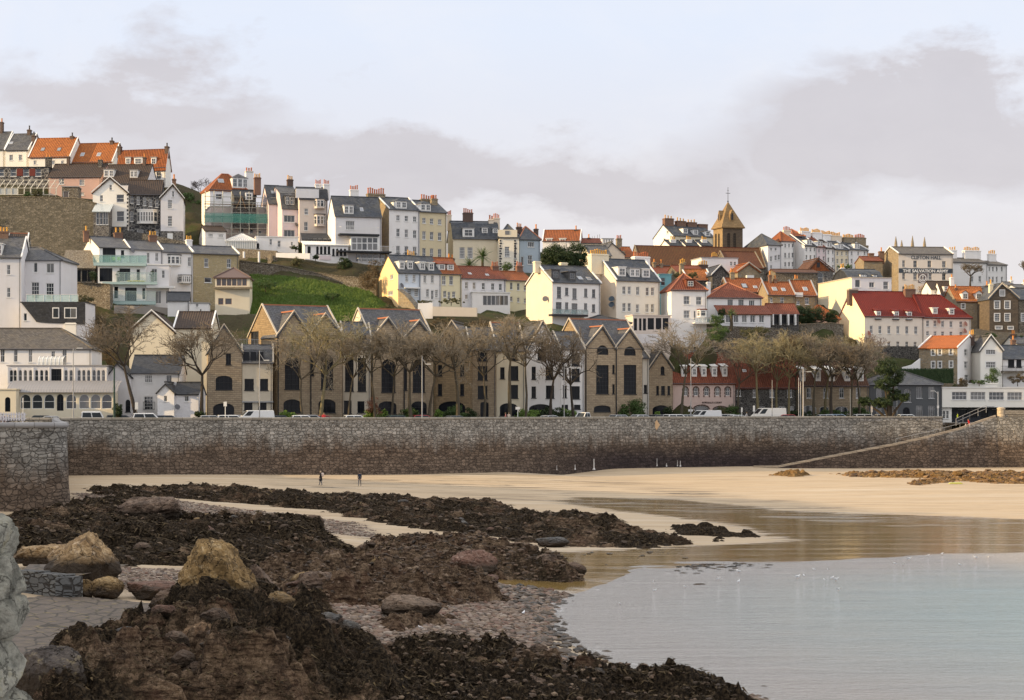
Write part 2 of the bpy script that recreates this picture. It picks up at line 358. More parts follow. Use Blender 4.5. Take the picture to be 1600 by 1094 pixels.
class House:
    def __init__(s, name, label, x0, x1, D, a, ye, yb, yr=None, d=8.0, gl=None, gr=None, roof='gable', wall=None, rm=None, wins=(), lw=(), rw=(),
                 cat='house', fm=None, gm=None, root=None, group=None, hip=None, mv=1.3, ym=None, oh=.25, ridge=None, verge=None, trim=None, lwall=None, rwall=None,  # lwall: left wall colour, on several houses with warm sunlight painted in
                 gutter=True, ctrl=True, apex=None, wallname='wall', sill=True, fnd=4.0, hipl=True, hipr=True, hipb=False):
        a = R(a); s.a = a; s.ca, s.sa = math.cos(a), math.sin(a); s.A = Vector(((x0-CX)/F*D, D, CZ-(yb-HY)/F*D)); s.D = D
        s.zb = s.A.z; s.d = d
        k = (x1-CX)/F; s.W = (k*D-s.A.x)/(s.ca-k*s.sa)
        if gl is not None:
            k = (gl-CX)/F; s.d = d = (s.A.x-k*D)/(s.sa+k*s.ca)
        if gr is not None:
            k = (gr-CX)/F; B = s.A+Vector((s.ca, s.sa, 0))*s.W; s.d = d = (B.x-k*B.y)/(s.sa+k*s.ca)
        if (gl is not None or gr is not None): s.d = d = 10.0 if d <= 2 else min(d, 20.0 if x0 > 1300 else 15.0)
        W_ = s.W; s.ze = ze = CZ-(ye-HY)/F*D-s.zb
        s.own = root is None
        if s.own:
            s.root = empty(name, s.A, a); tag(s.root, label, cat, group); s.T = Matrix()
        else:
            s.root = root.root; M0 = Matrix.Translation(root.A) @ Matrix.Rotation(root.a, 4, 'Z'); M1 = Matrix.Translation(s.A) @ Matrix.Rotation(a, 4, 'Z'); s.T = M0.inverted() @ M1
        s.fm = fm or paint((.80, .79, .76)); s.gm = gm or glass(); s.wm = wall; s.rm = rm; s.roof = roof; s.trim = trim
        # ridge height
        if yr is not None:
            vr = {'shed': d, 'gf': 0.0}.get(roof, d/2); s.zr = CZ-(yr-HY)/F*(D+vr*s.ca)-s.zb
            if roof == 'gf': s.zr = CZ-(yr-HY)/F*(D+W_/2*s.sa)-s.zb
        else: s.zr = ze
        zr = s.zr; s.mv = mv; s.zm = (CZ-(ym-HY)/F*(D+mv*s.ca)-s.zb) if ym else None
        au = W_/2
        if apex is not None: au = s.loc(apex, ye, 0)[0]
        s.au = au
        X, Yv, Zv = Vector((1, 0, 0)), Vector((0, 1, 0)), Vector((0, 0, 1))
        planes = {'f': ((0, 0, 0), X, -Yv), 'l': ((0, d, 0), -Yv, -X), 'r': ((W_, 0, 0), Yv, X)}
        top_f = [(W_, ze), (au, zr), (0, ze)] if roof == 'gf' else [(W_, ze), (0, ze)]
        if roof in ('gable',): side = [(d, ze), (d/2, zr), (0, ze)]
        elif roof == 'mans': side = [(d, ze), (d-mv, s.zm), (d/2, zr), (mv, s.zm), (0, ze)]
        elif roof == 'shed': side = [(d, ze), (0, zr)]
        else: side = [(d, ze), (0, ze)]
        sider = [(d-u, z) for u, z in side][::-1]
        mb = MB(); made = []
        for key, spec, top, wd in (('f', wins, top_f, W_), ('l', lw, side, d), ('r', rw, sider, d)):
            O, U, N = planes[key]; holes = []
            for wdef in spec:
                px, py, ww, hh, st = wdef[:5]; style = st if st[0] in 'raqh' else 'r'+st
                if key == 'f': u0, zc, _ = s.loc(px-ww/2, py, 0); u1 = s.loc(px+ww/2, py, 0)[0]; u = (u0+u1)/2; w = abs(u1-u0); Y = s.loc(px, py, 0)[2]
                else:
                    uu = 0 if key == 'l' else W_
                    v0, _, _ = s.locs(px-ww/2, py, uu); v1 = s.locs(px+ww/2, py, uu)[0]; vc, zc, Y = s.locs(px, py, uu); w = abs(v1-v0); u = d-vc if key == 'l' else vc
                h = hh/F*Y; w = min(w, wd*.96); u = max(w/2+.12, min(wd-w/2-.12, u)); w = max(w, .25)
                holes.append([(u+p[0], zc+p[1]) for p in arch_pts(w, h, style[0])])
                made.append((O, U, N, u, zc, w, h, style, wdef[5] if len(wdef) > 5 else None))
            outer = [(0, -fnd), (wd, -fnd)]+top
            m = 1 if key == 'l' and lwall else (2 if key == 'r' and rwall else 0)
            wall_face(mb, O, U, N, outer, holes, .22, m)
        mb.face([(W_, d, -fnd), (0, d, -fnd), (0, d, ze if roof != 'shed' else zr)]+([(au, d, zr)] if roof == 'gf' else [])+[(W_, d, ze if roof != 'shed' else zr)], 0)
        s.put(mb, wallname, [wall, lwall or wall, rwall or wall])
        for (O, U, N, u, zc, w, h, style, gmo) in made:
            dk = style[-1] == 'D'
            make_window(s.root, s.T, O, U, N, u, zc, w, h, style.rstrip('D'), paint((.03, .032, .035)) if dk else s.fm, gmo or (darkglass() if dk else s.gm), sill=sill, trim=trim)
        s.do_roof(oh, ridge, verge, hip, hipl, hipr)
        if gutter and roof in ('gable', 'hip', 'mans') and s.own:
            g = MB(); g.tube((-.1, -oh-.03, ze-.05), (W_+.1, -oh-.03, ze-.05), .07, n=5); g.tube((W_-.2, -.1, ze-.1), (W_-.2, -.1, 0), .05, n=5); s.put(g, 'gutter', paint((.10, .10, .11)))
        if ctrl and s.own:
            for v, dz in ((-1.2, -.4), (0, -.3), (d*.6, 0.2), (d+1, 1.0)):
                for t in np.linspace(0, W_, max(2, int(W_/4)+1)): q = s.world(t, v, 0); CTRL.append((q.x, q.y, s.zb+dz))
    def loc(s, px, py, v):
        k = (px-CX)/F; Ox, Oy = s.A.x-s.sa*v, s.A.y+s.ca*v; t = (k*Oy-Ox)/(s.ca-k*s.sa); Y = Oy+t*s.sa
        return t, CZ-(py-HY)/F*Y-s.zb, Y
    def locs(s, px, py, u):
        k = (px-CX)/F; Ox, Oy = s.A.x+s.ca*u, s.A.y+s.sa*u; v = (Ox-k*Oy)/(s.sa+k*s.ca); Y = Oy+v*s.ca
        return v, CZ-(py-HY)/F*Y-s.zb, Y
    def world(s, u, v, z): return Vector((s.A.x+s.ca*u-s.sa*v, s.A.y+s.sa*u+s.ca*v, s.zb+z))
    def put(s, mb, name, mats, parent=None, smooth=False):
        o = mb.build(name, mats, parent or s.root, smooth)
        if parent is None: o.matrix_basis = s.T
        return o
    def do_roof(s, oh, ridge, verge, hip, hipl, hipr):
        W_, d, ze, zr, t = s.W, s.d, s.ze, s.zr, .16; mb = MB(); k = s.roof; e = oh; rm = s.rm
        def slab(q, th=t):
            q = [Vector(p) for p in q]; n = (q[1]-q[0]).cross(q[2]-q[0]).normalized()*th
            mb.prism(q, n, 0)
        if k == 'gable' or k == 'mans':
            if k == 'gable': sl = (zr-ze)/(d/2); pr = [(-e, ze-e*sl), (d/2, zr), (d+e, ze-e*sl)]
            else: sl = (s.zm-ze)/s.mv; pr = [(-e*.4, ze-e*.4*sl), (s.mv, s.zm), (d/2, zr), (d-s.mv, s.zm), (d+e*.4, ze-e*.4*sl)]
            s.pr = pr
            for (v0, z0), (v1, z1) in zip(pr, pr[1:]): slab([(-e*.5, v0, z0), (W_+e*.5, v0, z0), (W_+e*.5, v1, z1), (-e*.5, v1, z1)])
            if verge:
                for u0 in (-e*.5-.02, W_-.18+e*.5+.02):
                    for (v0, z0), (v1, z1) in zip(pr, pr[1:]): mb.prism([(u0, v0, z0+t), (u0+.22, v0, z0+t), (u0+.22, v1, z1+t), (u0, v1, z1+t)], (0, 0, .22), 1)
            mb.box(-e*.5-.01, d/2-.13, zr+t*.6, W_+e*.5+.01, d/2+.13, zr+t+.12, 2 if ridge else 0)
        elif k == 'gf':
            au = s.au; sl = (zr-ze)/max(au, .1); sr = (zr-ze)/max(W_-au, .1); s.pr = None
            slab([(-e, -e, ze-e*sl), (au, -e, zr), (au, d+e, zr), (-e, d+e, ze-e*sl)][::-1]); slab([(au, -e, zr), (W_+e, -e, ze-e*sr), (W_+e, d+e, ze-e*sr), (au, d+e, zr)][::-1])
            if verge:
                mb.prism([(-e, -e-.05, ze-e*sl+t), (au, -e-.05, zr+t), (au, -e+.2, zr+t), (-e, -e+.2, ze-e*sl+t)], (0, 0, .2), 1)
                mb.prism([(au, -e-.05, zr+t), (W_+e, -e-.05, ze-e*sr+t), (W_+e, -e+.2, ze-e*sr+t), (au, -e+.2, zr+t)], (0, 0, .2), 1)
            mb.box(au-.13, -e, zr+t*.5, au+.13, d+e, zr+t+.12, 2 if ridge else 0)
        elif k == 'hip':
            hr = hip if hip is not None else d/2; a_ = hr if hipl else 0; b_ = hr if hipr else 0
            if a_+b_ > W_-.1: q = (W_-.1)/(a_+b_); a_ *= q; b_ *= q
            sl = (zr-ze)/(d/2); s.pr = [(-e, ze-e*sl), (d/2, zr)]; zq = ze-e*sl
            c = [(-e, -e, zq), (W_+e, -e, zq), (W_+e, d+e, zq), (-e, d+e, zq)]; r0 = (a_, d/2, zr); r1 = (W_-b_, d/2, zr)
            for q in ([c[0], c[1], r1, r0], [c[2], c[3], r0, r1], [c[3], c[0], r0], [c[1], c[2], r1]): mb.face([Vector(p)+Vector((0, 0, t)) for p in q], 0)
            mb.face([c[3], c[2], c[1], c[0]], 0)
            for i in range(4): a, b = Vector(c[i]), Vector(c[(i+1) % 4]); mb.face([a, b, b+Vector((0, 0, t)), a+Vector((0, 0, t))], 1 if verge else 0)
            T_ = Vector((0, 0, t+.02))
            for a, b in ((c[0], r0), (c[3], r0), (c[1], r1), (c[2], r1), (r0, r1)): mb.tube(Vector(a)+T_, Vector(b)+T_, .12, n=5, m=2 if ridge else 0)
        elif k == 'flat':
            mb.box(.02, .02, ze-.35, W_-.02, d-.02, ze-.2); c = .14
            for q in ((-c, -c, W_+c, .2), (-c, d-.2, W_+c, d+c), (-c, .2, .2, d-.2), (W_-.2, .2, W_+c, d-.2)): mb.box(q[0], q[1], ze, q[2], q[3], ze+.14, 1 if verge else 0)
            s.pr = [(0, ze), (d, ze)]
        elif k == 'shed':
            sl = (zr-ze)/d; s.pr = [(-e, ze-e*sl), (d+e, zr+e*sl)]; slab([(-e, -e, ze-e*sl), (W_+e, -e, ze-e*sl), (W_+e, d+e, zr+e*sl), (-e, d+e, zr+e*sl)])
        else: return
        s.roofo = s.put(mb, 'roof', [rm, verge or rm, ridge or rm])
    def zroof(s, v):
        if s.pr is None: return s.ze
        for (v0, z0), (v1, z1) in zip(s.pr, s.pr[1:]):
            if v <= v1 or (v1, z1) == s.pr[-1]: return z0+(z1-z0)*(v-v0)/(v1-v0)+.16
        return s.zr
    def vsolve(s, px, py):
        lo, hi = 0.0, s.d/2 if s.roof != 'shed' else s.d
        for _ in range(30):
            m = (lo+hi)/2
            if s.loc(px, py, m)[1] > s.zroof(m): lo = m
            else: hi = m
        return (lo+hi)/2
    def chim(s, px, yt, w, h, m, pots=2, vf=.5, dep=.9, potm=None, poth=.75, cap=None, prow='u'):
        """stack top at photo row yt (without pots)"""
        v = s.d*vf; u0 = s.loc(px-w/2, yt, v)[0]; u1, zt, Y = s.loc(px+w/2, yt, v); hh = h/F*Y; mb = MB()
        mb.box(u0, v-dep/2, zt-hh-.6, u1, v+dep/2, zt-.22); mb.box(u0-.08, v-dep/2-.08, zt-.22, u1+.08, v+dep/2+.08, zt-.06, 1); mb.box(u0+.03, v-dep/2+.03, zt-.06, u1-.03, v+dep/2-.03, zt+.04, 0)
        c = s.put(mb, 'chimney', [m, cap or m]); potm = potm or paint((.62, .25, .07), .8)
        for i in range(pots):
            uu = u0+(u1-u0)*(i+.5)/pots if (u1-u0) > .5 or pots == 1 else (u0+u1)/2; vv = v if (u1-u0) > .5 or pots == 1 else v-dep/2+dep*(i+.5)/pots
            r = min(.16, (max(u1-u0, dep))/pots*.36); hq = poth*(1+.18*math.sin(i*5.1+px)); b = MB()
            b.lathe((uu, vv, zt+.03), [(r*1.1, 0), (r, .1), (r*.85, hq*.8), (r*1.12, hq*.84), (r*1.05, hq), (r*.7, hq)], 8); s.put(b, 'chimney_pot', potm, parent=c, smooth=False)
        return c
    def dormer(s, px, yt, w, h, kind='flat', wm=None, rm=None, st='s', cheek=None, fill=.74, n=1, deep=None):
        v = s.vsolve(px, yt+h); u0 = s.loc(px-w/2, yt, v)[0]; u1, zt, Y = s.loc(px+w/2, yt, v); zb = s.zroof(v)-.25; zq = s.loc(px, yt+h, 0)[1]; low = zq < s.ze-.1
        if low: v = -.06; zb = zq
        sl = max(.3, (s.zroof(s.d*.3)-s.zroof(s.d*.2))/(s.d*.1)); L = min((zt-zb)/sl+.3, max(s.d/2-v, .6)) if deep is None else deep
        if s.roof == 'mans': L = max(L, 2.0)
        wm = wm or s.wm; rm = rm or s.rm; mb = MB(); zw = zt
        mb.box(u0, v, zb-.1, u1, v+L, zw); d = s.put(mb, 'dormer', [cheek or wm])
        r = MB(); um = (u0+u1)/2; e = .14
        if kind == 'gab':
            zz = zt+(u1-u0)*.38; r.prism([(u0-e, v-e, zt-.05), (um, v-e, zz), (u1+e, v-e, zt-.05), (u1+e, v-e, zt+.07), (um, v-e, zz+.14), (u0-e, v-e, zt+.07)], (0, L+(zz-zt)/sl+e, 0))
            r.face([(u0, v, zt), (u1, v, zt), (um, v, zz)], 1)
        elif kind == 'shed': r.prism([(u0-e, v-e, zt), (u1+e, v-e, zt), (u1+e, v+L+.8, zt+.75), (u0-e, v+L+.8, zt+.75)], (0, 0, .1))
        elif kind == 'hip':
            zz = zt+(u1-u0)*.32; c = [(u0-e, v-e, zt), (u1+e, v-e, zt), (u1+e, v+L+1, zt), (u0-e, v+L+1, zt)]; p0 = (um, v+(u1-u0)*.4, zz); p1 = (um, v+L+1, zz)
            for q in ([c[0], c[1], p0], [c[1], c[2], p1, p0], [c[3], c[0], p0, p1], [c[3], c[2], c[1], c[0]]): r.face(q)
        else: r.box(u0-e, v-e, zt, u1+e, v+L, zt+.12, 0)
        s.put(r, 'dormer_roof', [rm, wm], parent=d)
        zl_ = zb if low else max(zb+.25, s.zroof(v)); zc = (zl_+zt)/2+.02; hw = (zt-zl_)*fill; ww = (u1-u0)/n*fill
        for i in range(n):
            uu = u0+(u1-u0)*(i+.5)/n
            g = MB(); Oc = Vector((uu, v, zc)); U, N = Vector((1, 0, 0)), Vector((0, -1, 0))
            f = .06
            for q in ((-ww/2, -hw/2, -ww/2+f, hw/2), (ww/2-f, -hw/2, ww/2, hw/2), (-ww/2+f, -hw/2, ww/2-f, -hw/2+f), (-ww/2+f, hw/2-f, ww/2-f, hw/2), (-.02, -hw/2+f, .02, hw/2-f), (-ww/2+f, -.025, ww/2-f, .025)): g.obox(Oc, U, N, *q, -.06, .0)
            g.face([Oc+U*a+Vector((0, 0, b))-N*-.012 for a, b in ((-ww/2+f, -hw/2+f), (ww/2-f, -hw/2+f), (ww/2-f, hw/2-f), (-ww/2+f, hw/2-f))], 1)
            s.put(g, 'window', [s.fm, s.gm], parent=d)
        return d
    def sky(s, px, py, w, h, light=True):
        v = s.vsolve(px, py); u0 = s.loc(px-w/2, py, v)[0]; u1 = s.loc(px+w/2, py, v)[0]; sl = (s.zroof(v+.1)-s.zroof(v))/.1; Y = s.loc(px, py, v)[2]; hv = h/F*Y/max(sl, .4)/2; mb = MB()
        z0, z1 = s.zroof(v-hv), s.zroof(v+hv)
        mb.prism([(u0, v-hv, z0), (u1, v-hv, z0), (u1, v+hv, z1), (u0, v+hv, z1)], (0, -.05, .10), 0)
        o = s.put(mb, 'skylight', [paint((.55, .55, .55) if light else (.08, .08, .08))]); g = MB(); e = .07
        g.face([(u0+e, v-hv+e-.052, z0+.104+e*sl), (u1-e, v-hv+e-.052, z0+.104+e*sl), (u1-e, v+hv-e-.052, z1+.104-e*sl), (u0+e, v+hv-e-.052, z1+.104-e*sl)]); s.put(g, 'pane', glass((.25, .27, .30), .1), parent=o)
    def fbox(s, name, px0, px1, y0, y1, out, mat, v=0.0, parent=None):
        """box on the front: between photo columns and rows, sticking out"""
        u0 = s.loc(px0, y0, v)[0]; u1 = s.loc(px1, y0, v)[0]; _, z1, _ = s.loc(px0, y0, v-out); _, z0, _ = s.loc(px0, y1, v-out); mb = MB(); mb.box(u0, v-out, z0, u1, v+.0 if out > 0 else v, z1)
        return s.put(mb, name, mat, parent=parent)
    def bay(s, px, y0, y1, w, out=.7, wm=None, rm=None, n=3, rows=1):
        """projecting bay window with front lights"""
        u0 = s.loc(px-w/2, y0, 0)[0]; u1, zt, Y = s.loc(px+w/2, y0, 0); zb = s.loc(px, y1, 0)[1]; c = (u1-u0)*.18; mb = MB(); wm = wm or s.wm
        pl = [(u0, 0), (u0+c, -out), (u1-c, -out), (u1, 0)]
        mb.prism([(x, y, zb) for x, y in pl], (0, 0, zt-zb)); mb.prism([(x+(-.12 if i < 2 else .12), y-.1 if y < 0 else y, zt) for i, (x, y) in enumerate(pl)], (0, 0, .16), 1)
        b = s.put(mb, 'bay_window', [wm, rm or wm]); segs = [(pl[0], pl[1], 1), (pl[1], pl[2], n), (pl[2], pl[3], 1)]; H_ = (zt-zb)
        for (a, q, k) in segs:
            A_, B_ = Vector((a[0], a[1], 0)), Vector((q[0], q[1], 0)); L_ = (B_-A_).length; U = (B_-A_)/L_; N = U.cross(Vector((0, 0, 1)))
            for r in range(rows):
                for i in range(k):
                    ww = L_/k*.82; hh = H_/rows*.68; uu = L_*(i+.5)/k; zc = zb+H_*(r+.52)/rows; g = MB(); Oc = A_+U*uu+Vector((0, 0, zc)); f = .05
                    for qq in ((-ww/2, -hh/2, -ww/2+f, hh/2), (ww/2-f, -hh/2, ww/2, hh/2), (-ww/2+f, -hh/2, ww/2-f, -hh/2+f), (-ww/2+f, hh/2-f, ww/2-f, hh/2), (-ww/2+f, .1, ww/2-f, .15)): g.obox(Oc, U, N, *qq, -.05, .0)
                    g.face([Oc+U*x+Vector((0, 0, z))+N*.012 for x, z in ((-ww/2+f, -hh/2+f), (ww/2-f, -hh/2+f), (ww/2-f, hh/2-f), (-ww/2+f, hh/2-f))], 1); s.put(g, 'window', [s.fm, s.gm], parent=b)
        return b
    def dish(s, px, py, r=.45, side='f', c=(.12, .12, .13)):
        if side == 'f': u, z, _ = s.loc(px, py, -.5); p = Vector((u, -.5, z)); q = Vector((u, 0, z-.2)); n = Vector((.5, -.8, .35)).normalized()
        else: v, z, _ = s.locs(px, py, -.5); p = Vector((-.5, v, z)); q = Vector((0, v, z-.2)); n = Vector((-.6, -.7, .35)).normalized()
        mb = MB(); mb.tube(q, p, .03, n=4); mb.tube(p-n*.05, p+n*.04, r*.55, r, 12); mb.tube(p, p+n*.4+Vector((0, 0, -.1)), .015, n=3); s.put(mb, 'satellite_dish', paint(c))
    def rail(s, px0, px1, ytop, ybot, out, mat, glass_=None, nposts=6, name='balcony_railing', v=0.0, step=None, bars=True):
        u0 = s.loc(px0, ybot, v-out)[0]; u1, z0, _ = s.loc(px1, ybot, v-out); z1 = s.loc(px1, ytop, v-out)[1]; mb = MB(); y = v-out
        mb.box(u0, y-.03, z1-.05, u1, y+.03, z1); mb.box(u0, y-.02, z0, u1, y+.02, z0+.05)
        n = nposts if not bars else max(2, int((u1-u0)/.22))
        for i in range(n+1):
            x = u0+(u1-u0)*i/n; mb.box(x-.018, y-.018, z0+.05, x+.018, y+.018, z1-.05)
        for x in (u0, u1): mb.box(x-.02, y+.03, z1-.05, x+.02, 0+v, z1); mb.box(x-.02, y+.03, z0, x+.02, 0+v, z0+.04)
        o = s.put(mb, name, mat)
        if glass_:
            g = MB(); g.box(u0, y+.031, z0+.06, u1, y+.045, z1-.06); s.put(g, 'glass_panel', glass_, parent=o)
        return o
    def slab(s, px0, px1, y0, y1, out, mat, name='balcony', v=0.0):
        u0 = s.loc(px0, y0, v-out)[0]; u1, zt, _ = s.loc(px1, y0, v-out); zb = s.loc(px1, y1, v-out)[1]; mb = MB(); mb.box(u0, v-out, zb, u1, v-.003, zt); return s.put(mb, name, mat)
def row(xs, y, w, h, st, y2=None):
    xs = list(xs); n = len(xs)
    return [(x, y if y2 is None else y+(y2-y)*(x-xs[0])/max(1, xs[-1]-xs[0]), w, h, st) for x in xs]
# ---------------------------------------------------------------- town: the houses on the hill
def chain(px0, D0, a, px):
    a = R(a); k = (px-CX)/F; Ax = (px0-CX)/F*D0; t = (k*D0-Ax)/(math.cos(a)-k*math.sin(a)); return D0+t*math.sin(a)
wh = render((.80, .78, .76)); wh2 = render((.72, .70, .70)); whc = render((.82, .79, .72), dirt=.3); cr = render((.74, .66, .50)); crp = render((.72, .62, .50)); pk = render((.68, .58, .59)); pk2 = render((.55, .37, .31)); pkc = render((.66, .57, .50))
yel = render((.64, .55, .37)); yel2 = render((.72, .65, .45)); blu = render((.40, .47, .53)); blu2 = render((.58, .63, .69)); teal = render((.19, .40, .44)); grn = render((.10, .105, .11)); peach = render((.86, .62, .33), dirt=.4)
ochre = rubble((.50, .37, .20), (.33, .24, .14)); ochre2 = rubble((.42, .33, .21), (.26, .20, .13)); greystone = rubble((.20, .18, .16), (.07, .065, .065), (.30, .28, .25), .5); darkstone = rubble((.12, .11, .10), (.045, .042, .042), (.20, .19, .17), .5); brownstone = rubble((.22, .18, .13), (.10, .085, .065)); flint = rubble((.10, .10, .105), (.025, .025, .03), (.28, .27, .25), .7, .8)
brick = ashlar((.34, .11, .05), (.22, .08, .045), (.25, .2, .16), .24, .09, .3); brickd = ashlar((.16, .065, .045), (.10, .05, .04), (.18, .15, .13), .24, .09, .3); ash = ashlar((.40, .29, .165), (.27, .195, .115), (.20, .155, .10)); ash2 = ashlar((.50, .395, .27), (.35, .27, .185), (.26, .21, .15), stain=.3)
sl = slate(); sl2 = slate((.085, .085, .09)); slb = slate((.10, .088, .075), (.16, .13, .09)); sldk = slate((.035, .038, .045), (.07, .07, .07))
tor = tiles(); tor2 = tiles((.34, .11, .038), (.23, .075, .03)); tred = tiles((.19, .028, .02), (.145, .022, .017), rust=(.13, .03, .02)); trd = tiles((.25, .078, .042), (.17, .055, .034)); tbr = tiles((.15, .075, .045), (.10, .05, .035), rust=(.07, .05, .035)); tdk = tiles((.085, .06, .045), (.06, .045, .038), rust=(.05, .045, .04))
lead = paint((.30, .29, .29), .6); wp_ = paint((.80, .79, .76)); blk = paint((.03, .03, .033)); orid = paint((.38, .15, .08), .8); potr = paint((.50, .16, .07), .8); poty = paint((.66, .36, .08), .8); grey = paint((.35, .35, .35)); capc = paint((.55, .48, .38), .8)
G1 = 'terrace along the skyline at top left'
# --- top left skyline (pantile terrace)
h = House('terraced_house', 'highest skyline house, white with slate roof, cut by the left edge of the photo', -30, 7, 404, -6, 234, 262, 208, d=9, wall=whc, rm=sl2, verge=wp_, group=G1)
h.chim(3, 191, 4, 14, brickd, 1, .5)
h = House('terraced_house', 'white skyline house with a grey slate roof beside the first orange pantile roof', 8, 44, 403, -8, 235, 262, 211, d=9, wall=whc, rm=sl2, verge=wp_, group=G1, wins=row((17.5, 32), 246.5, 6, 9, 'g'))
h.chim(46, 203, 5, 16, brickd, 1, .5, potm=blk); h.sky(17, 224, 6, 4)
h = House('terraced_house', 'white skyline house with the leftmost bright orange pantile roof', 45, 109, 400, -8, 246, 268, 218, d=9, wall=whc, rm=tor, verge=wp_, group=G1, wins=row((55, 84, 98), 254, 5, 6, 'g'))
h.chim(53, 212, 5, 14, brickd, 1, .5, potm=blk); h.chim(113, 213, 5, 14, brickd, 1, .5, potm=blk); h.sky(67, 234, 6, 6, False); h.sky(92.5, 234, 6, 6, False)
h = House('terraced_house', 'white skyline house with orange pantiles and two white skylights', 112, 175, 400, -8, 254, 276, 226, d=9, wall=whc, rm=tor, verge=wp_, group=G1)
h.chim(175, 220, 5, 14, brickd, 1, .5, potm=blk); h.sky(129, 242, 6, 6); h.sky(154.5, 242, 6, 6)
h = House('terraced_house', 'cream skyline house with three white dormers in its orange pantile roof', 183, 259, 398, -14, 264, 292, 237, gr=267, wall=whc, rm=tor2, verge=wp_, group=G1, wins=row((234, 248), 274.5, 7, 11, 's'))
h.chim(187, 229, 5, 14, brickd, 1, .5, potm=blk); h.chim(261, 229, 5, 14, brickd, 1, .5, potm=blk)
for x, w in ((200, 8), (216, 13), (240, 8)): h.dormer(x, 246, w, 12, 'flat', wp_, lead)
# --- second row below skyline
h = House('cottage', 'low dark stone cottage with dark red panels between white windows, far left', -20, 76, 392, -2, 262, 288, 256, d=7, wall=flint, rm=sldk, wins=row((2, 21, 41, 60), 269.5, 9, 12, 'm'), roof='flat')
for x in (31, 50.5): h.fbox('red_panel', x-4.6, x+4.6, 263.5, 275, .06, paint((.15, .03, .02)))
h.chim(76, 246, 9, 20, darkstone, 2, .4)
h = House('cottage', 'pink rendered cottage with a long brown tile roof', 76, 158, 390, -4, 277, 312, 258, d=9, wall=pk2, rm=tdk, wins=[(96, 283.5, 8, 9, 's'), (128, 285, 8, 9, 'g'), (128, 303, 7, 5, 'g')])
h.chim(107, 245, 4, 18, brickd, 1, .5); h.chim(157, 250, 6, 25, darkstone, 1, .4)
h = House('cottage', 'low house with two white dormers in a dark brown roof, behind the gabled house', 160, 228, 386, -4, 287, 312, 259, d=10, wall=wh2, rm=tdk)
h.dormer(170, 265, 16, 12, 'flat', wp_, lead, n=2); h.dormer(209, 266, 12, 12, 'flat', wp_, lead, n=2); h.chim(226, 246, 4, 22, brickd, 1, .5)
# --- white gabled house with flint front
h = House('gabled_house', 'large white house with two gables either side of a dark flint front', 199.5, 252, 366, 6, 304, 382, 283, d=9, wall=flint, rm=tdk, wins=[(206, 311, 4.5, 13, 's'), (216, 313, 4.5, 13, 's'), (226, 315, 4.5, 13, 's'), (235, 316.5, 4.5, 12, 's'), (245, 318, 4.5, 12, 's'), (206, 338, 4.5, 16, 's'), (206, 363, 4.5, 10, 's'), (219, 363.5, 10, 10, 'p'), (245, 363, 5, 9, 's')])
h.bay(230, 329, 350, 32, .9, wp_, wp_, n=5)
b = House('wing', None, 145, 199.5, 364, 2, 301, 381, 278, d=10, roof='gf', wall=whc, rm=tdk, root=h, apex=172, verge=wp_, wins=[(158.5, 310, 5, 10, 's'), (188, 310, 12, 12, 'm'), (188, 338, 12, 16, 'm'), (172.8, 293, 4, 8, 's')])
for q in range(9): b.fbox('quoin', 198+(q % 2)*.6, 200.8, 303+q*6, 306+q*6, .05, paint((.04, .04, .04)))
b.fbox('stone_plinth', 145.2, 199.4, 354, 381, .12, darkstone); b.fbox('porch', 186, 193, 357, 372, .18, blk)
b = House('wing', None, 251, 286.5, 363, 8, 309, 381, 289, d=11, roof='gf', wall=wh2, rm=tdk, root=h, apex=270, verge=wp_, wins=[(265.5, 319, 7, 13, 'g'), (265.5, 345.5, 7, 16, 'g'), (270.4, 303, 3, 9, 's')])
b.fbox('stone_plinth', 251.2, 286.3, 361, 381, .10, greystone); b.fbox('window_board', 261.5, 270, 364.5, 376, .16, wp_); b.chim(272, 280, 6, 14, brick, 1, .6)
c = MB(); Q0 = b
g = House('conservatory', None, 146, 170, 360, 3, 331, 381, 320, d=4, roof='shed', wall=greystone, rm=clearglass((.7, .75, .75), .6), root=h, wins=row((152.5, 158, 163.5, 168), 341, 4.6, 20, 'm'), gutter=False)
# --- E group: orange-roofed house with scaffold, pink, cream, slate-gabled
h = House('town_house', 'tall white house with an orange hipped roof and glazed roof turret above the scaffold', 328, 388, 376, 24, 296, 350, 272, gl=315, roof='hip', hip=3.2, wall=wh, lwall=whc, rm=tor2, ridge=orid, wins=[(342, 307, 10, 8, 'm')])
h.dormer(375, 279, 24, 15, 'hip', wp_, sl2, n=3, fill=.8); h.chim(389, 268, 11, 24, wh, 3, .55, potm=potr, cap=capc); h.sky(345, 283, 9, 6)
h = House('town_house', 'pinkish white house wrapped in green-netted scaffolding', 330, 420, 367, 16, 322, 374, d=9, roof='flat', wall=render((.72, .64, .60)), rm=grey, verge=wp_, wins=[(377, 357, 8, 13, 's'), (391.5, 358.5, 8, 13, 's'), (406, 363, 5, 5, 'p')])
b = House('attic', None, 366, 400, 366.5, 16, 306, 324, 298, d=4, wall=darkstone, rm=sldk, root=h, roof='gable'); b.fbox('roof_window', 383, 394, 301, 312, .5, wp_); b.fbox('pane', 385, 392, 303, 306.5, .52, glass()); b.fbox('pane', 385, 392, 307.5, 311, .52, glass())
h = House('town_house', 'pale pink house with a grey mansard roof and two brick chimneys with ochre pots', 441, 468, 362, 18, 326, 374, 292, gl=420, ym=303, roof='mans', mv=1.9, wall=pk, rm=sl2, wins=[(452, 341.5, 17, 11, 'C'), (452, 364.5, 17, 11, 'C')])
h.dormer(453, 306, 15, 16, 'hip', sl2, sl2, n=2); h.dish(463, 351, .4); h.chim(402, 278, 10, 22, brick, 4, .5, potm=poty, dep=1.1); h.chim(453, 281, 9, 18, brickd, 3, .55, potm=poty)
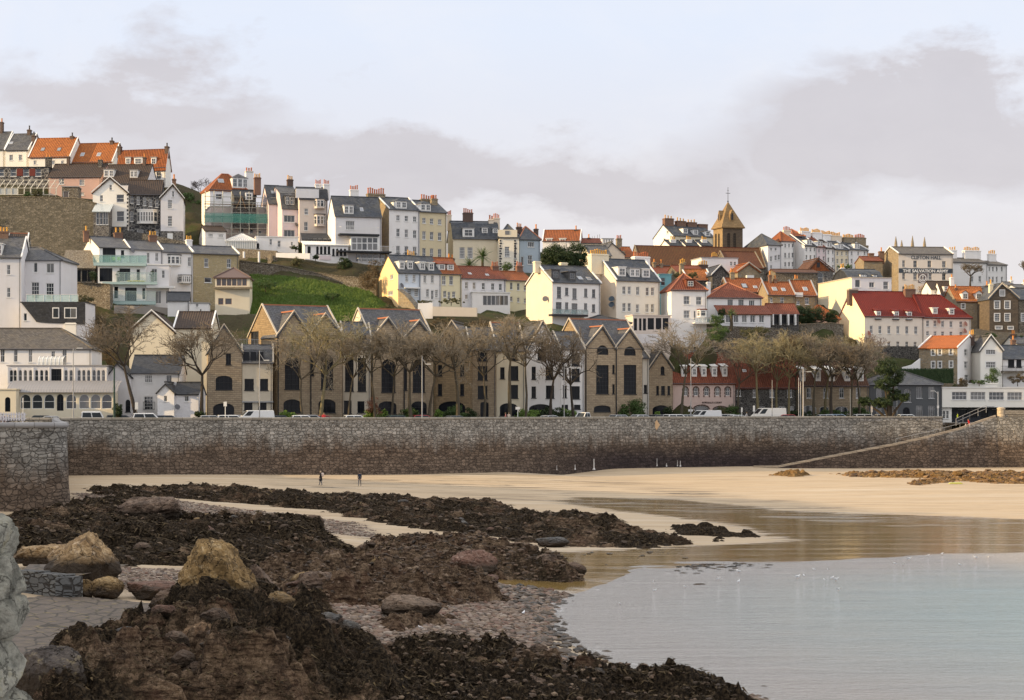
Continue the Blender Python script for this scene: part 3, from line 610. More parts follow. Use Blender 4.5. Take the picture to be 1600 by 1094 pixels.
b = House('slate_wing', None, 420, 441, 366, 18, 318, 345, 291, d=8, wall=pk, rm=sl, root=h); b.sky(427, 301, 8, 6, False); b.sky(437, 302, 6, 6, False)
h = House('town_house', 'beige town house with stacked bay windows next to the pink house', 468, 512, 361, 14, 311, 374, 294, d=9, wall=pkc, rm=sldk, ym=297, roof='mans', mv=1.0, wins=[(478.5, 330.5, 6, 10, 's'), (478, 353.5, 6, 14, 's')], wallname='wall')
h.bay(499.5, 312, 326, 17, .8, pkc, sl2, n=2); h.bay(499.5, 336, 354, 17, .8, pkc, sl2, n=2); h.chim(497, 288, 9, 20, wh, 5, .5, potm=potr); h.chim(510, 288, 9, 20, wh, 4, .4, potm=potr)
h.fbox('attic_wall', 462, 498, 295, 309, .3, wh2)
b = House('sun_porch', None, 474, 520, 355, 10, 375, 384, 366, d=4, wall=darkstone, rm=sldk, root=h, wins=row((484, 492, 500, 508, 515), 377, 6, 8, 'c'), roof='shed')
h = House('town_house', 'white gabled house with a curved balcony and glazed bay, left of the stone-sided tall house', 524, 596, 352, 16, 338, 412, 308, gl=512, ym=320, roof='mans', mv=2.2, wall=wh2, rm=sl, wins=[(547, 352, 14, 14, 't'), ])
h.dormer(545, 321, 15, 14, 'flat', wp_, lead, n=2); h.sky(565, 328, 5, 6); h.chim(553, 297, 13, 20, wh, 5, .6, potm=potr)
h.rail(533, 592, 355, 366, 1.6, wp_); h.slab(531, 593, 366, 369, 1.7, blk); h.fbox('bay_window', 546, 591, 369, 393, 1.2, wp_)
for x in (551.5, 559.5, 567.5, 576, 584): h.fbox('window', x-3.3, x+3.3, 372, 379, 1.23, glass()); h.fbox('window', x-3.3, x+3.3, 380.5, 390, 1.23, glass())
h.slab(528, 612, 393, 395.5, 2.4, blk)
for x in (560, 569, 578, 587, 598): h.fbox('window', x-3.6, x+3.6, 398, 408, .06, glass())
h.rail(560, 600, 404, 413, 2.4, wp_); h.rail(594, 616, 385, 394, 2.2, wp_)
# --- tall pair with stone flank
h = House('town_house', 'tall white four-storey house with an ochre stone flank and a long row of chimney pots', 608, 655.5, 358, 25, 327, 412, 309, gl=574, wall=wh, lwall=ochre, rm=sl, verge=wp_, wins=row((622, 635, 648), 340.5, 5.5, 8.5, 's', 342.5)+row((622, 635, 648), 363.5, 5.5, 12.5, 's', 366)+row((622, 635, 648), 392, 6, 16, 's', 393.5))
h.dormer(627, 315, 17, 11, 'hip', wp_, sl, n=2); h.chim(587, 304, 27, 26, ochre2, 8, .5, dep=1.0, potm=potr, cap=ochre2, poth=1.0)
for x in (622, 635, 648): h.rail(x-4, x+4, 396, 401, .35, blk)
D2 = chain(608, 358, 25, 656)
h = House('town_house', 'tall pale yellow house joined to the white one', 656, 698, D2, 25, 331, 412, 314, d=11, wall=yel, rm=sl, wins=row((662.5, 674.5, 687), 344.5, 5.5, 8.5, 's', 347)+row((662.5, 674.5, 687), 367.5, 5.5, 12.5, 's', 369.5)+row((662.5, 674.5, 687), 395.5, 5.5, 16, 's', 397))
h.dormer(665, 319, 16, 11, 'hip', wp_, sl, n=2); h.chim(668, 312, 22, 12, ochre2, 6, .5, dep=.9, potm=potr); h.chim(678, 311, 9, 22, ochre2, 3, .35, dep=.9, potm=potr)
# --- G cream building with quoins
h = House('villa', 'cream villa with slate mansard, quoined wing and big brick chimney', 708, 780, 364, 9, 373, 428, 347, gl=699, ym=350, roof='mans', mv=2.6, wall=cr, rm=sl, wins=[(722, 395, 8.5, 17, 'B'), (734.5, 395, 8.5, 17, 'B')])
h.chim(731, 333, 15, 18, brickd, 5, .5, dep=1.2, potm=potr); h.chim(702, 336, 6, 20, crp, 3, .6, potm=potr); h.chim(767, 343, 7, 20, crp, 2, .35, potm=potr); h.chim(775.5, 341, 10, 14, crp, 4, .5, potm=potr)
h.dormer(732, 357, 18, 14, 'flat', wp_, lead, n=1, fill=.7); h.dormer(757.5, 356, 9, 9, 'flat', wp_, lead); h.dormer(774, 357, 8, 8, 'flat', wp_, lead)
b = House('front_block', None, 780, 811, 360, 4, 371, 428, 352, d=8, roof='hip', wall=render((.78, .72, .60)), rm=sl, root=h, wins=[(792.5, 393.5, 8, 16, 'G'), (805, 393, 3, 22, 's')])
b.fbox('attic_parapet', 778, 808, 359, 370.5, .15, cr); b.fbox('pane', 789, 796, 360.5, 366.5, .2, glass())
for q in range(13):
    for x in (780.3, 803.3): b.fbox('quoin', x, x+(4.0 if q % 2 else 2.8), 375+q*4, 377.6+q*4, .05, paint((.045, .045, .05)))
h = House('town_house', 'grey-blue house with a hipped slate roof and white lower porch', 812, 844, 368, 12, 374, 424, 355, d=8, roof='hip', hip=3, wall=blu, rm=sl, ridge=orid, wins=[(829.5, 382, 10, 8, 'C'), (828, 406, 7, 14, 's'), (816, 408, 4, 14, 'p')])
h.chim(837.5, 358, 6, 14, brickd, 1, .5); h.chim(811, 355, 8, 5, brickd, 3, .5)
# --- H terrace (second row), receding right
HA, HX, HD = 22, 622, 330
T = 'stepped terrace of small houses above the bare trees'
def tr(x0, x1, ye, yr, **k): return House('terraced_house', k.pop('label'), x0, x1, chain(HX, HD, HA, x0), HA, ye, k.pop('yb', 478), yr, group=T, **k)
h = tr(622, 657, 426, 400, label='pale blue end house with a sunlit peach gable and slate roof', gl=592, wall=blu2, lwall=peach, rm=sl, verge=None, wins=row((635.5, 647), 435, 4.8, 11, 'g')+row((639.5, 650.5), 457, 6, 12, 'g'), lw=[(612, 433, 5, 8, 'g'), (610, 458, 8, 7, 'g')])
h.dormer(628, 409, 8.5, 12, 'flat', wp_, wp_); h.dormer(641, 409, 8.5, 12, 'flat', wp_, wp_); h.chim(642, 399, 12, 14, ochre, 4, .55, potm=poty); h.slab(634, 657, 449, 451, .9, wp_, 'porch_roof'); h.dish(628, 446, .45)
h = tr(657.5, 689, 427, 402, label='small white terraced house with two white dormers and a dark slate roof', d=10, wall=wh, rm=sl, wins=row((664, 675.5), 436, 4.8, 12, 'g')+[(668, 458, 5, 12, 'g'), (675.5, 461, 4, 14, 's'), (682, 459, 5, 12, 'g')])
h.dormer(660, 410, 8.5, 12, 'flat', wp_, wp_); h.dormer(674, 411, 8.5, 12, 'flat', wp_, wp_)
h = tr(689.5, 721, 428, 404, label='cream terraced house with a red tile roof and two dormers', d=10, wall=yel2, rm=tor2, wins=row((693.5, 705), 438, 6, 14, 's')+[(695, 459.5, 5, 10, 's'), (701.5, 462, 4, 12, 's'), (709, 460, 5, 9, 's')])
h.dormer(690.5, 413, 10, 9, 'shed', wp_, trd); h.dormer(704, 413.5, 10, 9, 'shed', wp_, trd); h.chim(704, 404, 10, 10, brickd, 2, .6)
h = tr(721.5, 790, 435, 417, label='long white terraced house with a dark red tile roof', d=9, wall=wh2, rm=trd, wins=row((729, 741, 755.5, 770, 782), 446, 5, 10.5, 's', 448.5)+[(729, 464, 5, 7, 's')])
h.sky(734, 428, 5, 3); h.sky(761, 430, 5, 3); h.chim(773, 416, 10, 20, brick, 4, .4, potm=potr)
h = tr(790.5, 830, 438, 425, label='cream end house with a bright red tile roof, right of the long white one', d=8, wall=yel2, rm=tor2, wins=row((799, 810, 820.5), 447, 4, 11, 's', 449)+row((799, 810, 820.5), 467, 4, 7, 's', 470))
h.chim(811, 416, 9, 18, brick, 3, .5, potm=potr)
h = House('garden_room', 'flat-roofed modern extension with a glazed front below the red-roofed terrace', 738, 797, 334, 14, 457, 500, d=6, roof='flat', wall=wh, rm=grey, verge=wp_, wins=[(771+k*6.6, 469.5, 6.2, 15, 'p') for k in range(-2, 4)], cat='extension', gutter=False, sill=False, fm=grey)
# --- I pair
h = House('town_house', 'white double house with skylight dormers and a broad sunlit left gable', 863, 938, 318, 25, 441, 500, 416, gl=822, wall=wh, lwall=crp, rm=sl, verge=wp_, fm=paint((.25, .25, .26)), wins=[(873.5, 457, 6.5, 18, 'f'), (885.5, 455.5, 5, 12, 's'), (897.7, 459, 6.5, 17, 'f'), (915.2, 457.5, 5, 13, 's'), (927.6, 458.5, 5, 13, 's'), (873, 481, 9, 18, 'f'), (885.5, 479, 5, 13, 's'), (897.7, 483, 9, 18, 'f'), (915, 480, 5, 12, 's'), (927.5, 481.5, 5, 12, 's')])  # left gable is a creamier copy of the white, sunlight put into the colour
h.dormer(868, 422, 13, 15, 'flat', sl2, sl2, fill=.6); h.dormer(894, 425, 12, 14, 'flat', sl2, sl2, fill=.6); h.sky(906, 435, 7, 5); h.sky(920, 436, 7, 5); h.chim(839, 409, 9, 12, cr, 0, .5); h.chim(880, 411, 10, 12, cr, 0, .55); h.dish(852, 467, .5, 'l')
h.slab(863, 919, 492, 495, 1.4, blk); h.rail(863, 919, 484, 492, 1.4, grey, clearglass((.3, .4, .4), .45), 6, bars=False)
h = House('town_house', 'large cream house with two massive white chimneys and three dormers', 963, 1031, 321, 24, 438, 504, 406, gl=917, wall=render((.74, .70, .62)), lwall=crp, rm=sl, verge=wp_, wins=[(975, 453.5, 5, 12, 's'), (983.3, 453.5, 5, 12, 's'), (996.5, 454.5, 5, 13, 's'), (1011.5, 455.5, 5, 13, 's'), (1019.7, 455.5, 5, 13, 's'), (975, 480, 5, 13, 's'), (983.3, 480, 5, 13, 's'), (996, 482, 5, 13, 's'), (1011, 481.5, 5, 13, 's'), (1019.5, 481.5, 5, 13, 's')])
h.dormer(972, 418, 12, 14, 'flat', wp_, wp_); h.dormer(992, 420, 15, 13, 'flat', wp_, lead, n=2); h.dormer(1009.5, 421, 12, 13, 'flat', wp_, wp_); h.chim(935, 398, 27, 26, cr, 8, .5, dep=1.3, potm=poty); h.chim(1001, 402, 24, 22, wh, 8, .55, dep=1.3, potm=potr)
h.dish(955.5, 467, .5, 'l', (.05, .07, .09)); h.dish(955.5, 476, .5, 'l', (.05, .07, .09))
h = House('low_house', 'low white annexe with a dark slate hipped roof behind the twin stone gables', 905, 985, 308, 10, 505, 530, 494, d=7, roof='hip', hip=4, wall=wh, rm=sldk, cat='annexe', wins=[(964, 510, 16, 8, 't')])
h = House('garden_room', 'pale pillared garden room with tall dark openings below the large cream house', 989, 1048, 315, 14, 493, 524, d=4, roof='flat', wall=pkc, rm=grey, verge=pkc, cat='garden room', sill=False, gutter=False, fm=pkc, wins=[(993, 507, 5, 19, 'pD'), (1000.5, 507, 4, 19, 'pD'), (1007, 507, 5, 19, 'pD'), (1017, 506, 10, 18, 'pD'), (1029, 506, 9, 18, 'pD'), (1040, 506, 9, 18, 'pD')])
h = House('town_house', 'narrow teal house squeezed between the cream house and a red-roofed white house', 1031, 1049, 332, 10, 429, 504, d=9, roof='flat', wall=teal, rm=grey, verge=teal, fm=paint((.3, .45, .48)), wins=[(1036, 440, 7, 12, 'm'), (1036, 464.5, 7, 14, 'm'), (1040.5, 488, 4, 8, 's')])
h.dish(1046, 474, .5)
h = House('town_house', 'white house with a red hipped roof and a half-round dormer, right of the teal house', 1049, 1104, 320, 8, 453, 505, 429, d=8, roof='hip', hip=3.4, wall=wh, rm=trd, ridge=orid, wins=[(1073, 469, 10, 13, 't'), (1092, 470, 9, 13, 't'), (1073, 491, 10, 12, 't'), (1085.5, 493, 3, 14, 'p')])
h.dormer(1079, 437, 14, 13, 'flat', trd, trd, fill=.6); h.bay(1097, 484.5, 496, 15, .8, wp_, trd, n=1); h.rail(1086, 1116, 497, 504, 1.6, wp_, clearglass((.6, .7, .7), .3), 5, bars=False); h.slab(1086, 1117, 504, 506, 1.6, wp_)
h = House('villa', 'white villa with a broad red hipped roof and a lower tiled veranda', 1106, 1190, 332, 8, 465, 490, 443, d=9, fnd=2, roof='hip', hip=5, wall=wh, rm=trd, ridge=orid, wins=[(1141, 473, 9, 11, 'C'), (1158, 475, 9, 15, 'C'), (1174.5, 474.5, 9, 11, 'C')])
b = House('veranda', None, 1126, 1204, 327, 8, 491, 507, 479, d=3.6, fnd=.5, roof='shed', wall=wh2, rm=trd, root=h, wins=row((1138, 1150, 1163, 1176, 1190), 498, 8, 12, 'c')); h.rail(1158, 1180, 481, 489, 1.0, wp_); h.chim(1107, 441, 5, 20, wh, 0, .2)
h = House('veranda_house', 'low brown-red roofed house with white veranda posts, left of the dark green tree', 1204, 1248, 330, 8, 491, 512, 476, d=6, wall=darkstone, rm=trd, wins=row((1212, 1224, 1236), 499, 9, 12, 'cD'))
for x in (1206, 1218, 1230, 1241): h.fbox('post', x-.8, x+.8, 491, 508, 1.0, wp_)
h = House('outhouse', 'orange-red tiled outhouse roof right of the dark green tree', 1262, 1312, 356, 10, 498, 520, 478, d=6, roof='hip', hip=3, wall=pk2, rm=tor2, cat='outhouse')
# --- J roofs of the old quarter
h = House('cottage', 'stone cottage with weathered orange roof and dark roof window, left of the ochre cottages', 1140, 1198, 368, 10, 456, 480, 436, d=8, wall=brownstone, rm=tor2, verge=grey)
h.sky(1163, 447, 8, 7, False); h.sky(1180, 449, 6, 4); h.chim(1144, 426, 6, 16, ochre2, 2, .5)
h = House('cottage', 'ochre stone cottage with mossy orange tiles and two skylights', 1200, 1242, 362, 8, 461, 492, 442, d=8, wall=ochre, rm=tor2, verge=grey, wins=[(1205.5, 469, 4, 8, 's'), (1222, 470, 6, 11, 's')]); h.sky(1210, 452, 7, 6); h.sky(1224, 453, 6, 5); h.chim(1203, 430, 4, 22, brick, 1, .5); h.chim(1211, 436, 4, 16, brick, 1, .5); h.chim(1244, 436, 6, 14, ochre2, 2, .6)
h = House('cottage', 'ochre stone cottage with a small white box dormer, next to the big blank white wall', 1242.5, 1276, 363, 8, 462, 494, 440, d=8, wall=ochre, rm=tor2, verge=grey, wins=[(1240.0+20.8, 470, 6, 11, 's'), (1247, 473, 5, 6, 's')]); h.sky(1258, 452, 7, 6); h.fbox('dormer', 1233.5+9, 1245+9, 457, 464, .3, wp_)
h = House('cottage', 'cottage with a bright orange slope and a skylight under the white slanted building', 1075, 1113, 378, 12, 438, 470, 422, d=8, wall=greystone, rm=tor, verge=wp_); h.sky(1106, 428, 6, 5); h.chim(1065, 412, 6, 22, ochre, 2, .5, potm=poty)
h = House('cottage', 'grey stone cottage with a white roof-edge in front of the church', 1113, 1140, 376, 10, 429, 475, 415, d=9, wall=darkstone, rm=sldk, verge=wp_, roof='gf')
h = House('barn', 'white building with a slanting roofline and two small windows before the church roof', 1096, 1153, 396, 12, 403, 440, d=7, roof='flat', wall=wh, rm=grey, wins=row((1142.5, 1148.3), 412, 3.6, 6, 's'), rwall=darkstone); h.chim(1116, 401, 9, 6, brick, 5, .5, potm=poty)
h = House('cottage', 'low dark-roofed house with a row of ochre pots left of the slanting white building', 1058, 1100, 388, 14, 425, 450, 416, d=7, wall=brownstone, rm=trd); h.chim(1098, 414, 14, 10, brickd, 5, .5, potm=poty)
h = House('cottage', 'low red-tiled cottages under the long church roof', 1000, 1064, 392, 14, 428, 452, 418, d=8, wall=brownstone, rm=trd, ridge=orid); h.chim(1022, 410, 4, 20, ochre2, 1, .5); h.chim(1033, 412, 4, 18, ochre2, 1, .5); h.chim(1068, 410, 5, 24, ochre, 2, .4, potm=poty)
h = House('chapel', 'small stone gable with a cross finial in front of the church right end', 1153, 1187, 390, 14, 424, 455, 412, d=9, roof='gf', wall=ochre2, rm=tor2, verge=capc, cat='chapel')
h.fbox('lean_to', 1165, 1176, 430, 437, .8, wp_)
h = House('warehouse', 'long grey-brown stone wall building with a low roof behind the orange cottages', 1212, 1278, 386, 8, 426, 474, 422, d=7, wall=brownstone, rm=tbr, cat='building')
h = House('gabled_hall', 'small hall with an orange tiled gable face over a big grey arched window', 1262, 1302, 396, 10, 423, 482, 405, d=9, roof='gf', apex=1278, wall=greystone, rm=tbr, verge=tbr, cat='hall', wins=[(1279, 434, 15, 20, 'am')])
mbz = MB(); ua, za, _ = h.loc(1278, 406, 0); ul, zl, _ = h.loc(1263.5, 423.5, 0); ur = h.loc(1297, 423.5, 0)[0]; mbz.prism([(ul, 0, zl), (ur, 0, zl), (ua, 0, za)], (0, -.08, 0)); h.put(mbz, 'tiled_gable', tor2); h.fbox('opening', 1276, 1281, 410, 418, .1, blk)
# --- J3 blank white
h = House('town_house', 'broad white building with a huge blank side wall coloured cream as if sunlit and a dark slate attic', 1331, 1393, 368, 10, 434, 480, d=16.5, gl=1278, roof='flat', wall=wh, lwall=cr, rm=sldk, verge=capc, wins=[(1340, 443, 8, 12, 'p'), (1362, 445, 8, 8, 'c'), (1384, 446, 8, 12, 'm')])  # white side wall given a cream colour to stand for the sun on it
b = House('attic', None, 1325, 1379, 372, 10, 434, 437, 422, d=9, ym=425, roof='mans', mv=2.0, wall=sldk, rm=sl, root=h); b.dormer(1349, 429, 10, 4.5, 'flat', wp_, sl, n=3); b.dormer(1367, 429.5, 6, 4.5, 'flat', wp_, sl); h.chim(1316, 419, 6, 12, wh, 2, .75, potm=poty)
# --- N1 large red roof
h = House('apartment_house', 'long white building with a deep red roof and a bright yellow-lit left gable', 1351, 1443, 350, 12, 494, 545, 456.5, gl=1310, wall=render((.78, .70, .60)), lwall=render((.86, .76, .52), dirt=.2), rm=tred, ridge=tred, wins=row((1361.5, 1375, 1389, 1403, 1417, 1431), 515, 4.8, 12, 's', 516)+row((1361.5, 1375, 1389, 1403, 1417, 1430), 538, 4.8, 9, 's', 538.5))  # gable colour carries yellow sunlight; the front keeps a plainer white
for x, y in ((1372.5, 486), (1400.5, 486.5), (1421, 487)): h.dormer(x, y, 7.5, 12, 'shed', wp_, tred); h.slab(x-5, x+5, y+12, y+13.5, .3, blk, 'sill')
h.chim(1332, 452, 14, 20, brickd, 0, .5, dep=1.2, cap=capc); h.chim(1421, 452, 16, 30, brick, 7, .42, dep=1.0, potm=poty); h.dish(1358, 521, .5, c=(.3, .12, .08))
D3 = chain(1351, 350, 12, 1443.5)
h = House('apartment_house', 'right half of the deep red roofed white building, with four satellite dishes', 1443.5, 1517, D3, 12, 496, 545, 462, d=9.5, roof='hip', hip=4, hipl=False, wall=render((.78, .71, .62)), rm=tred, ridge=tred, wins=row((1449.5, 1461, 1473, 1486, 1501.5), 505.5, 4.5, 9.5, 's', 507)+row((1449.5, 1461, 1473, 1486, 1501.5), 521, 4.5, 7, 's', 522))
h.dormer(1461, 481.5, 8, 9, 'flat', wp_, wp_); h.dormer(1487, 482.5, 8, 9, 'flat', wp_, wp_)
for x, y in ((1467, 502), (1509, 506), (1508, 517)): h.dish(x, y, .5, c=(.3, .12, .08))
# --- N2.. stone houses right
h = House('stone_house', 'ochre stone house with a bright orange ribbed roof and two dormers', 1495, 1544, 374, 8, 471, 528, 449, d=8, wall=ochre2, rm=tor, wins=[(1505, 478.5, 5.5, 8, 's'), (1533, 478.5, 5.5, 8, 's'), (1535, 493.5, 4.5, 8, 's'), (1533, 510, 8, 10, 'g')], trim=wp_)
for x in (1508, 1529.5): h.dormer(x, 458, 9.5, 10, 'gab', wp_, tor)
h.chim(1493, 450, 4, 20, brick, 1, .4); h.chim(1542, 446, 5, 16, brick, 1, .5)
h = House('stone_house', 'dark stone gable-fronted house with white sash windows at the right', 1546, 1591, 368, 6, 466, 530, 444, d=11, roof='gf', apex=1566, wall=ashlar((.20, .155, .11), (.12, .095, .075), (.09, .075, .06)), rm=sl, verge=capc, trim=wp_, wins=[(1566, 458, 7, 9, 'g'), (1558, 476.5, 8, 11.5, 'g'), (1574, 476.5, 8, 11.5, 'g'), (1558, 496, 8, 11.5, 'g'), (1574, 496, 8, 11.5, 'g'), (1560.5, 512, 10, 4, 't'), (1579, 512.5, 8, 4, 't')])
h.chim(1548, 444, 5, 26, cr, 1, .3, potm=poty)
h = House('stone_house', 'dark stone house cut by the right edge of the photo', 1591.5, 1640, 369, 6, 468, 530, 452, d=10, wall=brownstone, rm=sl, trim=wp_, wins=[(1599, 496, 6, 12, 'g'), (1618, 488, 8, 12, 'g')])
h = House('cottage', 'small white house with a brown roof in front of the painted hall wall', 1455, 1472, 385, 6, 452, 475, 441, d=6, wall=whc, rm=tdk, wins=[(1463, 457, 6, 4, 's')])
h = House('cottage', 'small dark-roofed cottage with one white dormer left of the orange ribbed roof', 1472, 1494, 382, 6, 462, 485, 441, d=6, wall=wh, rm=tdk); h.dormer(1478, 447, 7, 9, 'flat', wp_, tdk); h.chim(1487, 434, 5, 30, wh, 1, .3)
h = House('cottage', 'stone-fronted house with a smooth orange roof and a white gable end', 1436, 1496, 338, -27, 545, 590, 527, gr=1532, wall=ochre2, rwall=wh, rm=tiles((.50, .155, .04), (.40, .12, .035), rust=(.25, .09, .04)), verge=wp_, trim=wp_, gutter=False, wins=[(1458, 551, 5, 9, 's'), (1468.5, 550.5, 5, 9, 's'), (1486, 550, 5, 9, 's'), (1458, 570, 5, 10, 's'), (1468.5, 570, 5, 10, 's'), (1486, 569.5, 5, 10, 's')], rw=[(1509, 551, 5, 10, 's'), (1522, 551, 5, 10, 's'), (1509, 570, 5, 10, 's'), (1522, 570, 5, 10, 's'), (1510, 590, 6, 8, 's'), (1522, 590, 6, 8, 's')])
h.chim(1518, 523, 8, 12, brickd, 3, .6, potm=poty)
h = House('house', 'cream gable-fronted house with wide white windows beside the orange-roofed house', 1532, 1566, 339, 5, 547, 600, 525, d=10, roof='gf', apex=1548, wall=whc, rm=sl2, verge=wp_, trim=wp_, wins=[(1548, 550, 15, 7, 't'), (1548, 570, 15, 9, 't')])
h = House('bungalow', 'low white house with a dark slate roof and balcony at the right edge', 1567, 1625, 340, 6, 561, 600, 541, d=9, wall=wh, rm=sl, cat='bungalow', wins=[(1580, 568, 10, 12, 'cD'), (1592, 568, 8, 12, 'cD')]); h.chim(1583, 531, 6, 14, brick, 1, .7); h.rail(1567, 1600, 572, 580, 1.5, blk); h.slab(1567, 1605, 580, 583, 1.6, brownstone)
h = House('bungalow', 'low dark roofed building up the slope at the right edge, above the bungalow', 1588, 1640, 354, 6, 537, 560, 527, d=7, wall=whc, rm=sl2, cat='bungalow'); h.chim(1583, 522, 5, 14, brick, 2, .5)
def text_on(h, txt, px0, px1, py, hpx, m, out=.05, name='lettering', font_sp=1.0, bold=.0, v=0.0):
    cu = bpy.data.curves.new('lettering', 'FONT'); cu.body = txt; cu.align_x = 'CENTER'; cu.align_y = 'CENTER'; cu.extrude = .03; cu.offset = bold; cu.space_character = font_sp; cu.size = 1
    to = bpy.data.objects.new('tmp', cu); COL.objects.link(to); dg = bpy.context.evaluated_depsgraph_get(); dg.update()
    me = bpy.data.meshes.new_from_object(to.evaluated_get(dg)); bpy.data.objects.remove(to)
    co = np.array([q.co[:] for q in me.vertices]); mn, mx_ = co.min(0), co.max(0)
    u0, z, Y = h.loc(px0, py, v); u1 = h.loc(px1, py, v)[0]; hh = hpx/F*Y
    for q in me.vertices:
        x, y, zz = q.co; q.co = (u0+(x-mn[0])/(mx_[0]-mn[0])*(u1-u0), v-out-zz, z+((y-mn[1])/(mx_[1]-mn[1])-.5)*hh)
    me.materials.clear(); me.materials.append(m); o = bpy.data.objects.new(name, me); COL.objects.link(o); o.parent = h.root; o.matrix_basis = h.T; return o
# --- far right: hall with painted lettering
h = House('hall', 'big cream hall painted CLIFTON HALL and THE SALVATION ARMY, with an ochre stone left flank', 1404, 1489, 420, 6, 397, 466, 387, gl=1378, wall=render((.72, .64, .56)), lwall=ochre2, rm=slb, verge=wp_, cat='hall', fm=paint((.6, .56, .5)), fnd=9, wins=[(1412, 412, 4.5, 10.5, 's'), (1430, 412.5, 6, 10.5, 's'), (1452.2, 412.5, 6, 10.5, 's'), (1475, 413, 6, 10, 's'), (1412, 431.5, 4.5, 10, 's'), (1430, 432, 6, 10.5, 's'), (1453.5, 432, 5, 10.5, 's'), (1475, 432.5, 6, 10.5, 's'), (1412, 452, 4.5, 9, 's')])
navy = paint((.05, .065, .085)); ltr = paint((.85, .83, .80))
text_on(h, 'CLIFTON HALL', 1423.5, 1470.5, 402.3, 5.6, navy, bold=.012)
h.fbox('painted_band', 1404.3, 1488.8, 419.2, 426.3, .06, navy); text_on(h, 'THE SALVATION ARMY', 1410.5, 1481.5, 423.3, 4.8, ltr, out=.12, bold=.02)
h.fbox('crest_board', 1434.5, 1449, 427.3, 442, .06, paint((.16, .13, .13)))
mb = MB(); cu_, cz_, _ = h.loc(1441.8, 434.2, 0)
def ring(mb, r0, r1, cz, a0=0, a1=2*math.pi, n=20, y=-.10, cu=cu_, e=1.0):
    for i in range(n):
        t0, t1 = a0+(a1-a0)*i/n, a0+(a1-a0)*(i+1)/n; p = lambda r, t: (cu+r*math.cos(t), cz+r*e*math.sin(t))
        q = [p(r0, t0), p(r0, t1), p(r1, t1), p(r1, t0)]; mb.prism([(a, y, b) for a, b in q], (0, .03, 0))
ring(mb, .62, .78, cz_); ring(mb, .88, 1.0, cz_-.1, math.pi, 2*math.pi, 14); ring(mb, .10, .16, cz_+.42, n=8); mb.box(cu_-.05, -.13, cz_-.45, cu_+.05, -.10, cz_+.32); mb.box(cu_-.2, -.13, cz_+.15, cu_+.2, -.10, cz_+.23); ring(mb, .30, .38, cz_-.12, math.pi*1.1, math.pi*1.9, 8)
h.put(mb, 'crest', ltr)
b = House('side_wing', None, 1350, 1379, 424, 6, 408, 440, 402, d=7, wall=ochre2, rm=trd, root=h); b.chim(1361, 396, 8, 14, brick, 0, .5); b.chim(1377, 393, 8, 16, brick, 1, .5)
h = House('church_tower', 'four slim stone pinnacles of a church tower rising behind the painted hall roof', 1397, 1447, 455, 6, 392, 440, d=8, roof='flat', wall=ochre2, rm=grey, cat='church tower')
for x, yt in ((1400.8, 369), (1419.8, 372), (1426.8, 368), (1445.6, 370)):
    u, z, _ = h.loc(x, yt, .6 if x in (1419.8,) else 0); zb = h.ze; mb = MB(); mb.lathe((u, 6 if x == 1419.8 else .5, 0), [(.62, zb-.2), (.62, zb+.3), (.48, zb+.6), (.33, zb+(z-zb)*.55), (.05, z)], 6); h.put(mb, 'pinnacle', ochre2)
GM = 'white terrace right of the painted hall'
h = House('terraced_house', 'white house with a big bare-stacked gable just right of the painted hall', 1489, 1543, 432, 12, 410, 452, 404, d=11, wall=wh, rm=slb, group=GM, wins=row((1519, 1531), 418, 3.5, 6, 's')+row((1519, 1531), 436, 4, 9, 's')); h.chim(1488, 391, 11, 14, wh, 3, .5, dep=1.2, potm=poty); h.chim(1518, 392, 25, 18, wh, 10, .5, dep=1.4, potm=poty)
h = House('terraced_house', 'white end house with a tall white stack at the far right of the skyline', 1543, 1573.5, chain(1489, 432, 12, 1543), 12, 414, 460, 409, d=11, wall=wh, rm=slb, group=GM, wins=row((1546, 1551.5, 1557.5, 1565.5), 420.5, 2.6, 7, 's')+row((1546, 1551.5, 1557.5, 1565.5), 437, 2.8, 9, 's')); h.chim(1549.5, 397, 11, 16, wh, 4, .5, dep=1.2, potm=poty)
for i, (x0, x1, y, yb) in enumerate(((1574, 1586, 442, 462), (1588, 1612, 446, 468))):
    h = House('cottage', ('small white roofed cottage below the far right terrace', 'pale blue cottage with rooflights at the far right edge')[i], x0, x1, 405-i*8, 6, y+4, yb, y, d=6, wall=wh2 if i == 0 else blu2, rm=sl2)
    h.chim((x0+x1)/2, y-4, 4, 8, wh, 1, .5, potm=poty)
# --- terrace L (right skyline)
h = House('town_house', 'large cream hipped slate house directly right of the church tower', 1200, 1221, 426, 16, 383, 426, 366.5, gl=1160, roof='hip', hip=5, wall=wh2, lwall=wh, rm=sl, wins=row((1205, 1212), 389.5, 3, 4.5, 's')+row((1204.8, 1212, 1217), 404.5, 3.4, 8, 's', 402)+[(1205, 417, 3, 5, 's')], lw=[(1171, 390, 4, 4, 's'), (1187, 390, 5, 4, 's')])  # left side in a brighter white as the sunlit copy, front in the duller
h = House('town_house', 'tall white house with a steep orange-red hipped roof right of the slate one', 1240, 1257, 436, 16, 369, 424, 359, gl=1216, roof='hip', hip=4, wall=wh2, lwall=wh, rm=tor2, ridge=orid, wins=[(1249, 373, 9, 7, 't')]+row((1245, 1252), 389, 3, 8, 's')+row((1245, 1252), 406, 3, 8, 's'))
h = House('town_house', 'white house front with three storeys of sash windows below the orange-red hipped roof', 1221, 1241, 432, 16, 377, 424, 363, d=8, roof='hip', hip=4, wall=wh, rm=tor2, wins=row((1227, 1233, 1238.5), 384, 2.6, 6, 's')+row((1227, 1233, 1238.5), 399, 2.8, 8, 's')+row((1227, 1233, 1238.5), 413, 2.8, 7, 's')); h.chim(1229, 360, 11, 6, crp, 5, .5, potm=potr)
GL = 'stepped terrace running down the right skyline'
